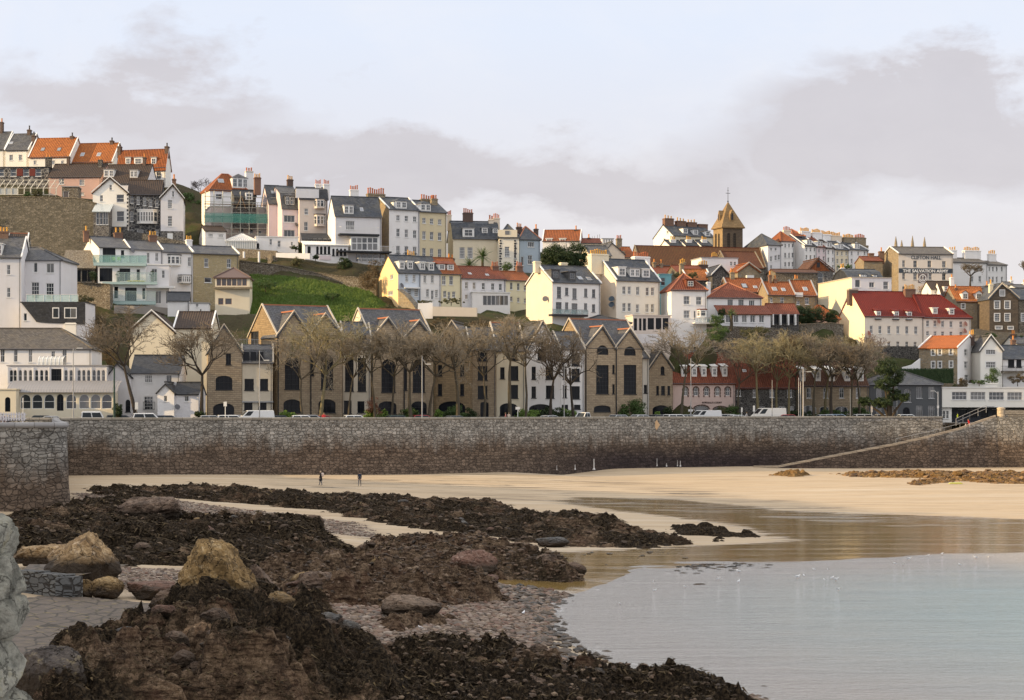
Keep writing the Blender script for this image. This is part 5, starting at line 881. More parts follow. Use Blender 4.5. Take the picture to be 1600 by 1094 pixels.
h = House('restaurant', 'white modern flat-roofed building with a strip of windows over a dark ground floor, right edge', 1487, 1660, 326, 5, 637, 665, d=9, roof='flat', wall=paint((.06, .065, .075)), rm=grey, cat='restaurant', gutter=False, sill=False, wins=[(1504, 646, 13, 13, 'CD'), (1521, 646, 12, 13, 'CD'), (1538, 646, 12, 13, 'CD'), (1556, 646, 12, 13, 'CD'), (1575, 646, 12, 13, 'CD'), (1592, 646, 12, 13, 'CD')])
b = House('upper_storey', None, 1472, 1660, 322.5, 5, 606, 636.5, d=12, fnd=0, roof='flat', wall=whc, rm=grey, verge=wp_, root=h, wins=row((1499, 1528, 1557, 1585.5), 618.5, 23.5, 12.5, 't', 619), fm=wp_); b.fbox('shop_sign_strip', 1542, 1554, 635, 636.2, .05, grey)
b = House('stair_block', None, 1472, 1487, 323, 5, 637, 665, d=9, roof='none', wall=whc, rm=grey, root=h, wins=[(1475, 648, 4, 12, 's'), (1480.5, 648, 4, 12, 's')]); b = House('rooftop_room', None, 1512, 1558, 331, 5, 600, 607, d=5, fnd=0, roof='flat', wall=whc, rm=grey, verge=wp_, root=h)
# ---------------------------------------------------------------- numpy noise
rng = np.random.default_rng(7)
_perm = rng.permutation(256); _perm = np.concatenate([_perm, _perm, _perm])
_g = rng.normal(size=(256, 2)); _g /= np.linalg.norm(_g, axis=1)[:, None]
def pn(x, y):
    xi = np.floor(x).astype(int); yi = np.floor(y).astype(int); xf = x-xi; yf = y-yi; u = xf*xf*xf*(xf*(xf*6-15)+10); v = yf*yf*yf*(yf*(yf*6-15)+10)
    def gr(ix, iy, dx, dy): h = _perm[(_perm[ix & 255]+iy) & 255]; return _g[h, 0]*dx+_g[h, 1]*dy
    a = gr(xi, yi, xf, yf); b = gr(xi+1, yi, xf-1, yf); c = gr(xi, yi+1, xf, yf-1); d = gr(xi+1, yi+1, xf-1, yf-1)
    return (a*(1-u)+b*u)*(1-v)+(c*(1-u)+d*u)*v
def fbm(x, y, o=5, g=.5, ridged=False):
    s = np.zeros_like(x); a = 1.0; t = 0
    for i in range(o):
        n = pn(x*2**i+i*17.3, y*2**i-i*9.1)*1.5
        s += a*((1-2*np.abs(n)) if ridged else n); t += a; a *= g
    return s/t
_h = rng.random((256, 4))
def worley(x, y):
    xi = np.floor(x).astype(int); yi = np.floor(y).astype(int); f1 = np.full(x.shape, 9.0); r = np.zeros(x.shape); f2 = f1.copy()
    for i in (-1, 0, 1):
        for j in (-1, 0, 1):
            h = _perm[(_perm[(xi+i) & 255]+yi+j) & 255]; d = np.hypot(xi+i+_h[h, 0]-x, yi+j+_h[h, 1]-y); c = d < f1
            f2 = np.where(c, f1, np.minimum(f2, d)); r = np.where(c, _h[h, 2], r); f1 = np.where(c, d, f1)
    return f1, f2, r
def grid_obj(name, X, Y, Z, mat, keep=None, attrs=None, smooth=True, parent=None):
    ny, nx = X.shape; idx = np.arange(nx*ny).reshape(ny, nx)
    q = np.stack([idx[:-1, :-1], idx[:-1, 1:], idx[1:, 1:], idx[1:, :-1]], -1).reshape(-1, 4)
    if keep is not None: k = (keep[:-1, :-1] | keep[:-1, 1:] | keep[1:, 1:] | keep[1:, :-1]).reshape(-1); q = q[k]
    used = np.unique(q); remap = np.full(nx*ny, -1); remap[used] = np.arange(len(used)); q = remap[q]
    co = np.stack([X, Y, Z], -1).reshape(-1, 3)[used]
    me = bpy.data.meshes.new(name); me.vertices.add(len(co)); me.vertices.foreach_set('co', co.astype(np.float32).ravel())
    me.loops.add(q.size); me.loops.foreach_set('vertex_index', q.ravel().astype(np.int32)); me.polygons.add(len(q)); me.polygons.foreach_set('loop_start', np.arange(0, q.size, 4, dtype=np.int32))
    me.polygons.foreach_set('use_smooth', np.full(len(q), smooth)); me.materials.append(mat); me.update(calc_edges=True)
    for n, a in (attrs or {}).items(): at = me.attributes.new(n, 'FLOAT', 'POINT'); at.data.foreach_set('value', a.reshape(-1)[used].astype(np.float32))
    o = bpy.data.objects.new(name, me); COL.objects.link(o)
    if parent: o.parent = parent
    return o
def raw_obj(name, V, Fq, mat, smooth=False, parent=None, attrs=None):
    """V (n,3), Fq (m,k) faces of one size"""
    me = bpy.data.meshes.new(name); V = np.asarray(V, np.float32); Fq = np.asarray(Fq, np.int32); k = Fq.shape[1]
    me.vertices.add(len(V)); me.vertices.foreach_set('co', V.ravel()); me.loops.add(Fq.size); me.loops.foreach_set('vertex_index', Fq.ravel()); me.polygons.add(len(Fq)); me.polygons.foreach_set('loop_start', np.arange(0, Fq.size, k, dtype=np.int32))
    me.polygons.foreach_set('use_smooth', np.full(len(Fq), smooth)); me.materials.append(mat); me.update(calc_edges=True)
    for n, a in (attrs or {}).items(): at = me.attributes.new(n, 'FLOAT', 'POINT'); at.data.foreach_set('value', np.asarray(a, np.float32))
    o = bpy.data.objects.new(name, me); COL.objects.link(o)
    if parent: o.parent = parent
    return o
# ---------------------------------------------------------------- shore heights
def G(px, py, z): D = (CZ-z)*F/(py-HY); return ((px-CX)/F*D, D, z)
WALL = [(-250, 246), (60, 247), (100, 248), (300, 252), (600, 259), (800, 270), (950, 284), (1100, 296), (1300, 302), (1500, 305), (1660, 306)]
wallxy = [((p-CX)/F*d, d) for p, d in WALL]
cp = [G(*a) for a in [(850, 960, 0), (865, 985, 0), (900, 1010, 0), (960, 1036, 0), (1040, 1062, 0), (1200, 1100, 0), (880, 935, 0), (940, 915, 0), (1060, 891, 0), (1250, 880, 0), (1420, 872, 0), (1600, 865, 0), (1750, 858, 0),
    (1000, 960, -.5), (1200, 960, -.6), (1500, 960, -.7), (1300, 1050, -.7), (1600, 1050, -.8), (1000, 1020, -.25), (1000, 870, .05), (1300, 840, .07), (1600, 830, .10), (1150, 830, .08), (900, 885, .05), (1750, 825, .1),
    (1600, 806, .22), (1400, 795, .22), (1200, 775, .24), (1020, 757, .30), (860, 742, .6), (1750, 808, .22), (1400, 760, .7), (1150, 745, .8), (250, 790, 1.5), (400, 805, 1.15), (560, 830, .75), (750, 850, .3), (950, 862, .10), (1050, 850, .1),
    (110, 790, 1.9), (60, 820, 2.1), (200, 870, 1.8), (450, 880, 1.2), (650, 880, .7), (800, 915, .32), (150, 950, 1.8), (100, 1000, 1.9), (450, 950, 1.4), (620, 960, .95), (750, 960, .5), (830, 980, .18),
    (300, 1094, 1.8), (600, 1094, 1.2), (900, 1094, .45), (1050, 1094, .12), (100, 1094, 2.1), (300, 1300, 2.6), (900, 1300, .6), (1300, 1300, -.6), (1600, 1300, -1), (-100, 1000, 2.4), (-150, 850, 2.4)]]
cp += [(x, y-1, 1.2 if x > -40 else 1.5) for x, y in wallxy[1:]]+[(x, y+25, 1.4) for x, y in wallxy[1:]]+[(-60, 150, 2.4), (-70, 200, 2.2), (-80, 40, 3), (90, 60, -1.2), (120, 150, -.4), (140, 220, .3), (0, 30, 2.0), (60, 25, -1.2)]
cp = np.array(cp)
def _k(a, b): return np.sqrt(((a[:, None, :]-b[None])**2).sum(-1)+4.0)
_A = _k(cp[:, :2], cp[:, :2]); _w = np.linalg.solve(np.block([[_A+np.eye(len(cp))*.0, np.ones((len(cp), 1))], [np.ones((1, len(cp))), np.zeros((1, 1))]]), np.append(cp[:, 2], 0))
def zbase(X, Y):
    P_ = np.stack([np.ravel(X), np.ravel(Y)], -1).astype(float); out = np.empty(len(P_))
    for i in range(0, len(P_), 20000): out[i:i+20000] = _k(P_[i:i+20000], cp[:, :2]) @ _w[:-1]+_w[-1]
    return out.reshape(np.shape(X))
def ground(px, py):
    """photo pixel -> point on the bare shore"""
    z = .8
    for _ in range(12): D = (CZ-z)*F/(py-HY); x = (px-CX)/F*D; z = float(zbase(np.array([x]), np.array([D]))[0])
    return x, D, z
def sdist(X, Y, poly):
    """signed distance, positive inside"""
    d = np.full(X.shape, 1e9); ins = np.zeros(X.shape, bool); n = len(poly)
    for i in range(n):
        x0, y0 = poly[i]; x1, y1 = poly[(i+1) % n]; dx, dy = x1-x0, y1-y0; L = dx*dx+dy*dy+1e-9
        t = np.clip(((X-x0)*dx+(Y-y0)*dy)/L, 0, 1); d = np.minimum(d, np.hypot(X-x0-t*dx, Y-y0-t*dy))
        c = (y0 > Y) != (y1 > Y); ins ^= c & (X < (x1-x0)*(Y-y0)/((y1-y0) if abs(y1-y0) > 1e-9 else 1e-9)+x0)
    return np.where(ins, d, -d)
# ---------------------------------------------------------------- shore materials
def m_beach():
    n = NT('sand'); wet = n.attr('wet'); peb = n.attr('pebble'); P_ = n.geo
    st = n.noise(n.map(P_, (.16, 1.1, 1), rot=(0, 0, R(-18))), 1.0, 6, .62, .6); fine = n.noise(P_, 3.0, 5, .7)
    dry = n.mix(fine, (.40, .30, .19), (.50, .39, .26)); dry = n.mix(n.math('MULTIPLY', n.math('SUBTRACT', st, .45), 2.6, True), dry, (.25, .185, .12)); dry = n.mix(n.math('MULTIPLY', n.math('SUBTRACT', n.noise(n.map(P_, (.018, .20, 1), rot=(0, 0, R(-8))), 1.5, 7, .7), .48), 3.5, True), dry, (.52, .44, .33))
    wet_gold = n.mix(st, (.17, .105, .03), (.33, .22, .075))  # wet sand brown with the golden reflection of sunlit houses painted in
    edge = n.math('ADD', wet, n.math('MULTIPLY', n.math('SUBTRACT', st, .5), 1.1)); w = n.ramp(edge, (.38, 0.0), (.62, 1.0))
    streak = n.math('MULTIPLY', n.math('SUBTRACT', n.noise(n.map(P_, (.035, .30, 1), rot=(0, 0, R(-14))), 1.3, 8, .72, 1.2), .51), 9.0, True)
    sk = n.math('MULTIPLY', n.math('MULTIPLY', streak, n.attr('streak')), .95)
    c = n.mix(w, dry, wet_gold); c = n.mix(sk, c, (.045, .036, .024))
    v = n.vor(P_, 5.5); pc = n.mix(n.sep(v.outputs['Color'])[0], (.20, .15, .11), (.46, .37, .28)); pc = n.mix(n.ramp(v.outputs['Distance'], (.35, 0.0), (.75, 1.0)), pc, (.08, .06, .045)); c = n.mix(peb, c, pc)
    rough = n.mix(w, (.9, .9, .9), (.07, .07, .07)); rough = n.mix(sk, rough, (.7, .7, .7)); rough = n.mix(peb, rough, (.85, .85, .85))
    h1 = n.noise(n.map(P_, (.8, 3.2, 1), rot=(0, 0, R(-15))), 1.0, 4, .6)
    b = n.bump(n.noise(P_, 7, 4, .7), .35, .04); b = n.bump(h1, .25, .03, b)
    bw = n.bump(n.noise(n.map(P_, (.16, 1.5, 1), rot=(0, 0, R(-8))), 1.0, 7, .72, 1.0), .13, .05, n.bump(n.noise(n.map(P_, (.035, .26, 1), rot=(0, 0, R(-7))), 1.0, 5, .6, .8), 1.0, .09))
    mx = n.t.nodes.new('ShaderNodeMix'); mx.data_type = 'VECTOR'; n.t.links.new(w, mx.inputs[0]); n.t.links.new(b, mx.inputs[4]); n.t.links.new(bw, mx.inputs[5])
    m = n.out(c, rough, .5, mx.outputs[1]); n.set(n.b.inputs['Specular IOR Level'], n.mix(w, (.2, .2, .2), (.85, .85, .85))); return m
def m_rock(kind=0):
    n = NT('rock'); P_ = n.geo; a = n.noise(P_, .22, 5, .6, .4); b = n.noise(P_, 1.4, 7, .72, .3); f = n.noise(P_, 7, 5, .75)
    rock = n.ramp(n.math('ADD', n.math('MULTIPLY', b, .6), n.math('MULTIPLY', f, .4)), (.36, (.05, .034, .022)), (.46, (.15, .10, .066)), (.56, (.30, .21, .135)), (.66, (.46, .35, .25)))
    sr = n.ramp(n.noise(n.addv(n.map(P_, (.5, 1.6, 5.5), rot=(R(12), R(-14), R(20))), n.scalev(n.noise(P_, 1.2, 3, col=True), .6)), 1.3, 6, .7), (.40, (.22, .20, .19)), (.50, (.75, .73, .70)), (.60, (1.0, 1.0, 1.0))); rock = n.mix(1.0, rock, sr, 'MULTIPLY')
    red = n.math('MULTIPLY', n.math('SUBTRACT', n.noise(P_, .5, 4), .52), 3.5, True); rock = n.mix(n.math('MULTIPLY', red, .5), rock, (.11, .045, .028))
    weed = n.ramp(f, (.36, (.006, .0045, .003)), (.50, (.038, .027, .017)), (.66, (.12, .085, .05)))
    k = n.math('ADD', n.math('MULTIPLY', a, 1.1), n.math('MULTIPLY', f, .55)); k = n.math('ADD', k, n.math('MULTIPLY', n.attr('weed'), .55))
    m = n.ramp(k, (.98, 0.0), (1.04, 1.0)); c = n.mix(m, rock, weed)
    ck2 = n.vor(n.addv(P_, n.scalev(n.noise(P_, 2.5, 4, col=True), .5)), 3.6, 'DISTANCE_TO_EDGE').outputs['Distance']; c = n.mix(n.ramp(ck2, (0.0, .8), (.03, 0.0)), c, (.008, .006, .004))
    if kind == 1: c = n.mix(n.math('MULTIPLY', f, .4), n.ramp(b, (.3, (.07, .042, .018)), (.5, (.24, .14, .055)), (.7, (.40, .26, .11))), (.08, .05, .02))
    hh = n.math('ADD', n.math('MULTIPLY', f, .7), n.math('MULTIPLY', n.noise(P_, 26, 4, .7), .4)); cr_ = n.ramp(n.vor(n.addv(P_, n.scalev(n.noise(P_, 1.5, 3, col=True), .8)), 1.5, 'DISTANCE_TO_EDGE').outputs['Distance'], (.0, 0.0), (.05, 1.0))
    return n.out(c, .85, .08, n.bump(hh, 1.0, .22, n.bump(cr_, .7, .15)))
def m_boulder(c1, c2, c3, dk=(.05, .035, .02), crack=1.2):
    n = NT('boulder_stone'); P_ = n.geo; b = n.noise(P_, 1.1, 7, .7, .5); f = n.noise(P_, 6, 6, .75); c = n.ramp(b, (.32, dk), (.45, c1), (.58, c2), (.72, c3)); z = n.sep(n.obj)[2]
    w = n.vor(n.addv(P_, n.scalev(n.noise(P_, 1.2, 4, col=True), 1.4)), crack, 'DISTANCE_TO_EDGE').outputs['Distance']; ck = n.ramp(w, (.0, 1.0), (.022, 0.0)); c = n.mix(n.math('MULTIPLY', ck, .8), c, (.02, .015, .01)); c = n.mix(n.math('MULTIPLY', n.math('SUBTRACT', f, .44), 3.0, True), c, sc(c1, .42)); c = n.mix(n.math('MULTIPLY', n.math('SUBTRACT', n.noise(P_, 3.2, 6, .8), .56), 6.0, True), c, sc(c3, 1.15))
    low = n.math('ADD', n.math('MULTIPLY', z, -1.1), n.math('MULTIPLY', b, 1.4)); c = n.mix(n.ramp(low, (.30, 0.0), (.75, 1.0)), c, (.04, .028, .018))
    return n.out(c, .85, .25, n.bump(n.math('ADD', n.math('MULTIPLY', f, .8), n.math('MULTIPLY', ck, -1.0)), .9, .10))
M_ROCK = m_rock(); M_ROCKO = m_rock(1); M_BEACH = m_beach()
# ---------------------------------------------------------------- beach sheet
WETP = [ground(*q)[:2] for q in [(560, 835), (800, 862), (1010, 856), (1230, 845), (1130, 818), (940, 796), (860, 784), (900, 776), (1060, 780), (1250, 799), (1420, 804), (1620, 812), (1900, 818), (1900, 1000), (1300, 1094), (900, 1040), (840, 960), (700, 900)]]
PEBP = [ground(*q)[:2] for q in [(420, 960), (520, 890), (700, 905), (880, 925), (865, 970), (850, 1010), (930, 1040), (1200, 1094), (700, 1094), (560, 1010), (440, 985)]]
PEB2 = [ground(*q)[:2] for q in [(120, 770), (230, 775), (330, 790), (560, 818), (600, 842), (500, 832), (300, 810), (220, 800), (120, 800)]]
PEB3 = [ground(*q)[:2] for q in [(180, 885), (280, 890), (300, 930), (220, 935), (170, 915)]]
STRP = [ground(*q)[:2] for q in [(380, 742), (560, 748), (840, 738), (1000, 752), (1300, 790), (1620, 815), (1500, 830), (1150, 805), (900, 790), (620, 768), (430, 762)]]
xs = np.arange(-130, 220, .8); ys = np.arange(26, 330, .8); X, Y = np.meshgrid(xs, ys); Z = zbase(X, Y)
Z += .05*fbm(X*.15, Y*.4, 3)*(Z > .15)
cl01 = lambda a: np.clip(a, 0, 1)
wet = cl01(.5+sdist(X, Y, WETP)/9.0); peb = cl01(.5+np.maximum(np.maximum(sdist(X, Y, PEBP), sdist(X, Y, PEB2)), sdist(X, Y, PEB3))/1.5+fbm(X*.4, Y*.4, 3)*.9)
tag(grid_obj('beach', X, Y, Z, M_BEACH, attrs={'wet': wet, 'pebble': peb, 'streak': cl01(.3+sdist(X, Y, STRP)/4.0)}), 'sandy beach with wet shallows, dark weed streaks and a shingle bank', kind='structure')
# ---------------------------------------------------------------- sea
def m_sea():
    n = NT('sea_water'); P_ = n.geo
    w1 = n.noise(n.map(P_, (.35, 1.0, 1), rot=(0, 0, R(-8))), 1.6, 6, .68, .5); w2 = n.noise(n.map(P_, (.6, 1.5, 1), rot=(0, 0, R(12))), 5.0, 4, .6); w3 = n.noise(n.map(P_, (.06, .30, 1), rot=(0, 0, R(-10))), 1.0, 4, .5, .8)
    h = n.math('ADD', n.math('ADD', n.math('MULTIPLY', w1, .7), n.math('MULTIPLY', w2, .55)), n.math('MULTIPLY', w3, .9))
    c = n.mix(n.ramp(n.attr('deep'), (.0, 0.0), (1.0, 1.0)), (.40, .38, .355), (.27, .53, .55)); fo = n.attr('foam'); fz = n.math('MULTIPLY', n.math('SUBTRACT', n.math('ADD', n.noise(n.map(P_, (1.0, 3.0, 1)), 1.5, 6, .75), n.math('MULTIPLY', fo, .26)), .79), 9.0, True)
    c = n.mix(fz, c, (.75, .74, .74)); m = n.out(c, n.mix(fz, (.10, .10, .10), (.8, .8, .8)), .5, n.bump(h, .7, .34)); n.b.inputs['IOR'].default_value = 1.38; return m
SEAP = [ground(*q)[:2] for q in [(850, 962), (866, 985), (900, 1008), (960, 1034), (1040, 1060), (1200, 1096)]]+[(8, 45), (8, 20), (330, 20), (330, 131)]+[ground(*q)[:2] for q in [(1600, 866), (1420, 873), (1250, 881), (1060, 892), (940, 916), (880, 936)]]
X, Y = np.meshgrid(np.arange(-30, 330, 1.2), np.arange(24, 215, .8)); sdv = sdist(X, Y, SEAP); Zs = .02*fbm(X*.12, Y*.35, 4)
line = np.exp(-((sdv-.4)/.45)**2)*1.05+np.exp(-((sdv-9+2.5*fbm(X*.05, Y*.05, 3))/.8)**2)*.75*(X > 8)
ZB = zbase(X, Y); tag(grid_obj('sea', X, Y, Zs+.012, m_sea(), keep=(ZB < .09), attrs={'deep': cl01((sdv-4)/48), 'foam': line}), 'calm pale sea with small ripples', kind='structure')
# ---------------------------------------------------------------- rock outcrops
def outcrop(label, polyg, amp, s, seed, weed=.5, mat=None, big=2.2, fall=3.0, rough=.85, name='rock_outcrop', peaks=()):
    poly = [ground(*q)[:2] for q in polyg]; px_ = [p[0] for p in poly]; py_ = [p[1] for p in poly]
    X, Y = np.meshgrid(np.arange(min(px_)-2, max(px_)+2, s), np.arange(min(py_)-2, max(py_)+2, s))
    wx = X+1.2*fbm(X*.35+seed, Y*.35, 3); wy = Y+1.2*fbm(X*.35, Y*.35+seed, 3)
    sd_ = sdist(wx, wy, poly)+1.3*fbm(X*.25+seed*3, Y*.25, 4); m = cl01(sd_/fall+.12); m = m*m*(3-2*m)
    h = .45+.95*fbm(X*.11+seed, Y*.16-seed, 4, .55)+.50*fbm((X+Y*.4)*.22, (Y-X*.5)*.7+seed, 5, .6, True)
    r = np.zeros_like(X)
    for sz, k in ((big, .55), (big*.45, .50), (big*.2, .42)):
        if sz < s*2.2: continue
        f1, f2, rr = worley(wx/sz+seed, wy/sz*1.15); r += k*(.25+1.1*rr)*np.sqrt(cl01(1-(f1/.88)**2))*sz**.7*.95*cl01((f2-f1)*4)
    r += .20*fbm(X*.8+Y*.5+seed, Y*1.3-X*.4, 3, .5, True)+.10*fbm(X*2.4, Y*2.6, 3, .5)+.04*fbm(X*6, Y*6, 2)
    Hh = m*(amp*np.clip(h, .05, 2))+np.sqrt(m)*r*rough*.62
    for (gx, gy, hh, rad) in peaks:
        q = ground(gx, gy); Hh += hh*np.exp(-((X-q[0])**2+((Y-q[1])*1.0)**2)/rad**2)*m
    dp = .22*X+.10*Y+.25*fbm(X*.2, Y*.2, 3); st_ = max(.22, s*1.6); T_ = (Hh+dp)/st_; fl = np.floor(T_); Hh = .35*Hh+.65*(st_*(fl+cl01((T_-fl-.55)/.45))-dp); Hh = np.where(m > .02, Hh, 0)
    Z = zbase(X, Y)-.25+Hh; wd = weed+.55*fbm(X*.08+seed, Y*.1, 3)+.25*fbm(X*.9, Y*.9, 3)
    o = grid_obj(name, X, Y, Z, mat or M_ROCK, keep=(m > .02), attrs={'weed': wd}, smooth=False); tag(o, label, 'rocks', group='rock outcrops on the beach'); OUT.append((X[0, 0], Y[0, 0], s, Z, m)); return o
OUT = []
def ztop(x, y):
    z = float(zbase(np.array([x]), np.array([y]))[0])
    for x0, y0, s, Z, m in OUT:
        i = int(round((x-x0)/s)); j = int(round((y-y0)/s))
        if 0 <= i < Z.shape[1] and 0 <= j < Z.shape[0] and m[j, i] > .02: z = max(z, Z[j, i])
    return z
outcrop('long dark weed-covered reef where the two walkers stand', [(130, 764), (250, 768), (330, 766), (430, 778), (520, 778), (620, 780), (730, 788), (830, 803), (900, 812), (980, 826), (1060, 840), (1095, 852), (1010, 858), (880, 856), (770, 843), (700, 833), (586, 818), (500, 799), (400, 790), (300, 782), (230, 776), (130, 774)], .38, .26, 3, .42, peaks=((420, 782, .6, 6), (720, 800, .4, 7), (900, 828, .8, 5), (300, 774, .5, 4)))
outcrop('low dark tail of rock running out towards the shallows', [(1030, 822), (1110, 826), (1195, 838), (1170, 842), (1100, 838), (1040, 834)], .35, .2, 5, .9, fall=1.5, big=1.4)
outcrop('small flat dark rock in the shallows past the reef tail', [(1108, 842), (1140, 841), (1142, 847), (1110, 848)], .2, .12, 15, .9, fall=.8, big=.9, rough=.6)
outcrop('broad dark weedy rock field in front of the near stone wall', [(-40, 822), (60, 806), (100, 792), (190, 792), (250, 806), (330, 820), (430, 826), (520, 846), (560, 862), (540, 890), (420, 900), (330, 900), (290, 885), (180, 888), (90, 884), (-40, 884)], .55, .2, 8, .55, big=2.6, peaks=((205, 808, .9, 3.5), (470, 850, .8, 5), (380, 850, .6, 5), (250, 850, .5, 5)))
outcrop('brown ridge of rock running down to the wet sand in the middle', [(540, 860), (620, 862), (720, 872), (800, 886), (860, 890), (925, 905), (900, 912), (820, 908), (740, 905), (640, 905), (560, 895)], .9, .16, 11, .12, fall=2.2, big=1.8, peaks=((720, 885, .9, 3.5), (850, 898, .6, 3)))
outcrop('tilted tan rock slabs below the middle ridge', [(380, 905), (470, 895), (560, 895), (660, 912), (760, 925), (800, 940), (700, 955), (560, 950), (470, 945), (400, 928)], .75, .13, 21, -.2, fall=1.8, big=2.2, rough=1.2)
outcrop('rounded brown rock hump on the shingle left of centre', [(585, 968), (640, 958), (700, 965), (690, 985), (620, 990), (585, 985)], .55, .1, 25, -.3, fall=1.2, big=1.6, rough=.6)
outcrop('dark weedy ledge between the golden boulder and the tilted slabs', [(370, 888), (440, 880), (520, 892), (540, 905), (480, 915), (400, 920), (350, 905)], .7, .13, 27, .8, fall=1.4, big=1.4)
outcrop('jagged dark foreground outcrop under the golden boulder', [(30, 1060), (120, 1030), (200, 1010), (250, 975), (330, 962), (420, 965), (480, 985), (560, 1010), (620, 1030), (650, 1130), (20, 1130)], .75, .085, 31, .30, fall=2.0, big=2.9, rough=1.5, peaks=((330, 1010, .5, 2.6), (430, 1010, .3, 3)))
outcrop('dark weedy rock bank reaching the sea at the bottom edge', [(600, 1020), (700, 1018), (800, 1030), (900, 1045), (960, 1058), (1060, 1078), (1180, 1102), (1200, 1140), (600, 1140)], .55, .1, 37, .75, fall=1.5, big=1.7, rough=1.1)
outcrop('orange-brown weed and rubble on the sand below the slipway', [(1290, 741), (1400, 737), (1600, 740), (1700, 744), (1700, 757), (1560, 757), (1500, 753), (1440, 759), (1400, 757), (1440, 748), (1330, 746)], .35, .25, 41, -.5, mat=M_ROCKO, fall=4.5, big=1.8, rough=.7)
outcrop('small orange-brown heap of rubble at the slipway foot', [(1195, 743), (1240, 739), (1275, 743), (1240, 746)], .5, .22, 43, -.5, mat=M_ROCKO, fall=2.4, big=1.8)
# boulders ---------------------------------------------------
def ico(sub=4):
    import bmesh
    b = bmesh.new(); bmesh.ops.create_icosphere(b, subdivisions=sub, radius=1); V = np.array([v.co[:] for v in b.verts]); Fq = np.array([[v.index for v in f.verts] for f in b.faces]); b.free(); return V, Fq
ICO5, ICO3, ICO1 = ico(6), ico(4), ico(1)
def boulder(label, loc, size, seed, mat, cuts=9, block=1.0, planes=(), lean=(0, 0), rot=0, name='boulder', hi=True, group=None, amp=.10):
    V, Fq = ICO5 if hi else ICO3; V = np.sign(V)*np.abs(V)**block; rg = np.random.default_rng(seed)
    for nrm, d in list(planes)+[(rg.normal(size=3), rg.uniform(.62, .9)) for _ in range(cuts)]:
        nrm = np.array(nrm, float); nrm /= np.linalg.norm(nrm); t = V @ nrm; V -= np.maximum(t-d, 0)[:, None]*nrm*.93
    off = np.zeros(len(V))
    for i, v in enumerate(V):
        p = Vector(v)*1.6+Vector((seed, 0, 0)); off[i] = mnoise.fractal(p, 1.0, 2.1, 6)*amp+abs(mnoise.noise(p*2.2))*-.10
    V = V*(1+off+.035*np.array([mnoise.fractal(Vector(v)*7, .7, 2.1, 4) if hi else 0 for v in V]))[:, None]; V[:, 0] += V[:, 2]*lean[0]; V[:, 1] += V[:, 2]*lean[1]; V *= np.array(size)
    o = raw_obj(name, V, Fq, mat, False); o.location = loc; o.rotation_euler = (0, 0, rot); return tag(o, label, 'boulder', group or 'single boulders on the rocks')
gold = m_boulder((.20, .125, .05), (.36, .235, .10), (.55, .42, .25)); gold2 = m_boulder((.27, .17, .08), (.46, .32, .17), (.62, .50, .36)); brn = m_boulder((.10, .065, .045), (.19, .13, .09), (.30, .23, .17)); redb = m_boulder((.16, .085, .06), (.25, .15, .11), (.33, .24, .19)); gry = m_boulder((.10, .10, .10), (.20, .19, .17), (.32, .30, .27)); orb = m_boulder((.35, .13, .05), (.45, .2, .1), (.5, .3, .2))
def B(label, px, py, w, h, mat, seed, dy=1.0, **k):
    """px, py: foot of the boulder; w, h in photo pixels"""
    x, D, z = ground(px, py); s = D/F; boulder(label, (x, D+w*s*.5*dy, z+h*s*.46), (w*s*.56, w*s*.5*dy, h*s*.58), seed, mat, **k)
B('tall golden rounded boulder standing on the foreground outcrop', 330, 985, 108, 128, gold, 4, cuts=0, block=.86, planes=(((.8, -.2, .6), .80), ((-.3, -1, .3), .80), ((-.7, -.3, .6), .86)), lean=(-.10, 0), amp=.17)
B('dark grey pointed slab leaning behind the golden boulder', 412, 975, 78, 88, brn, 9, cuts=6, planes=(((.8, 0, .6), .45), ((-.6, -.5, .5), .5)), lean=(-.3, 0))
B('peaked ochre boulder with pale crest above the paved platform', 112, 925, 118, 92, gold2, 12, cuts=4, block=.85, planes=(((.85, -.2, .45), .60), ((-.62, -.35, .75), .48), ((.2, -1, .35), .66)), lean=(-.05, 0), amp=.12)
B('long low ochre slab sloping off the peaked boulder', 62, 892, 84, 44, gold2, 17, cuts=4, planes=(((-.1, 0, 1), .62),))
B('blocky ochre stone at the end of the curved kerb wall', 128, 936, 34, 28, gold, 23, cuts=8); B('low ochre block beside the curved kerb end', 165, 938, 56, 34, gold, 26, cuts=8)
B('low reddish slab lying between the two big boulders', 232, 940, 84, 32, redb, 29, cuts=5, planes=(((0, 0, 1), .6),))
B('rust brown rock at the foot of the golden boulder', 262, 962, 60, 38, brn, 33, cuts=7); B('dark humped rock below the golden boulder', 300, 1010, 95, 66, brn, 36, cuts=7)
B('tan faceted block split by a crack, below the golden boulder', 300, 1062, 74, 88, m_boulder((.15, .09, .05), (.25, .16, .09), (.34, .24, .14)), 39, cuts=9, lean=(-.1, 0))
B('cracked grey-brown boulder low in the foreground', 222, 1072, 96, 52, gry, 44, cuts=5); B('smooth tan boulder low in the foreground left', 178, 1082, 66, 34, brn, 47, cuts=4); B('lichened dark boulder in the bottom left corner', 70, 1110, 110, 92, m_boulder((.06, .05, .045), (.12, .10, .085), (.30, .24, .12)), 51, cuts=7)
B('small tan stone wedged at the bottom edge', 200, 1100, 40, 26, gry, 55, cuts=5); B('brown block right of the cracked tan block', 372, 1075, 70, 62, brn, 58, cuts=8); B('dark block stepping down right of the golden boulder', 440, 1040, 84, 60, m_boulder((.05, .04, .035), (.10, .08, .06), (.18, .14, .1)), 61, cuts=8)
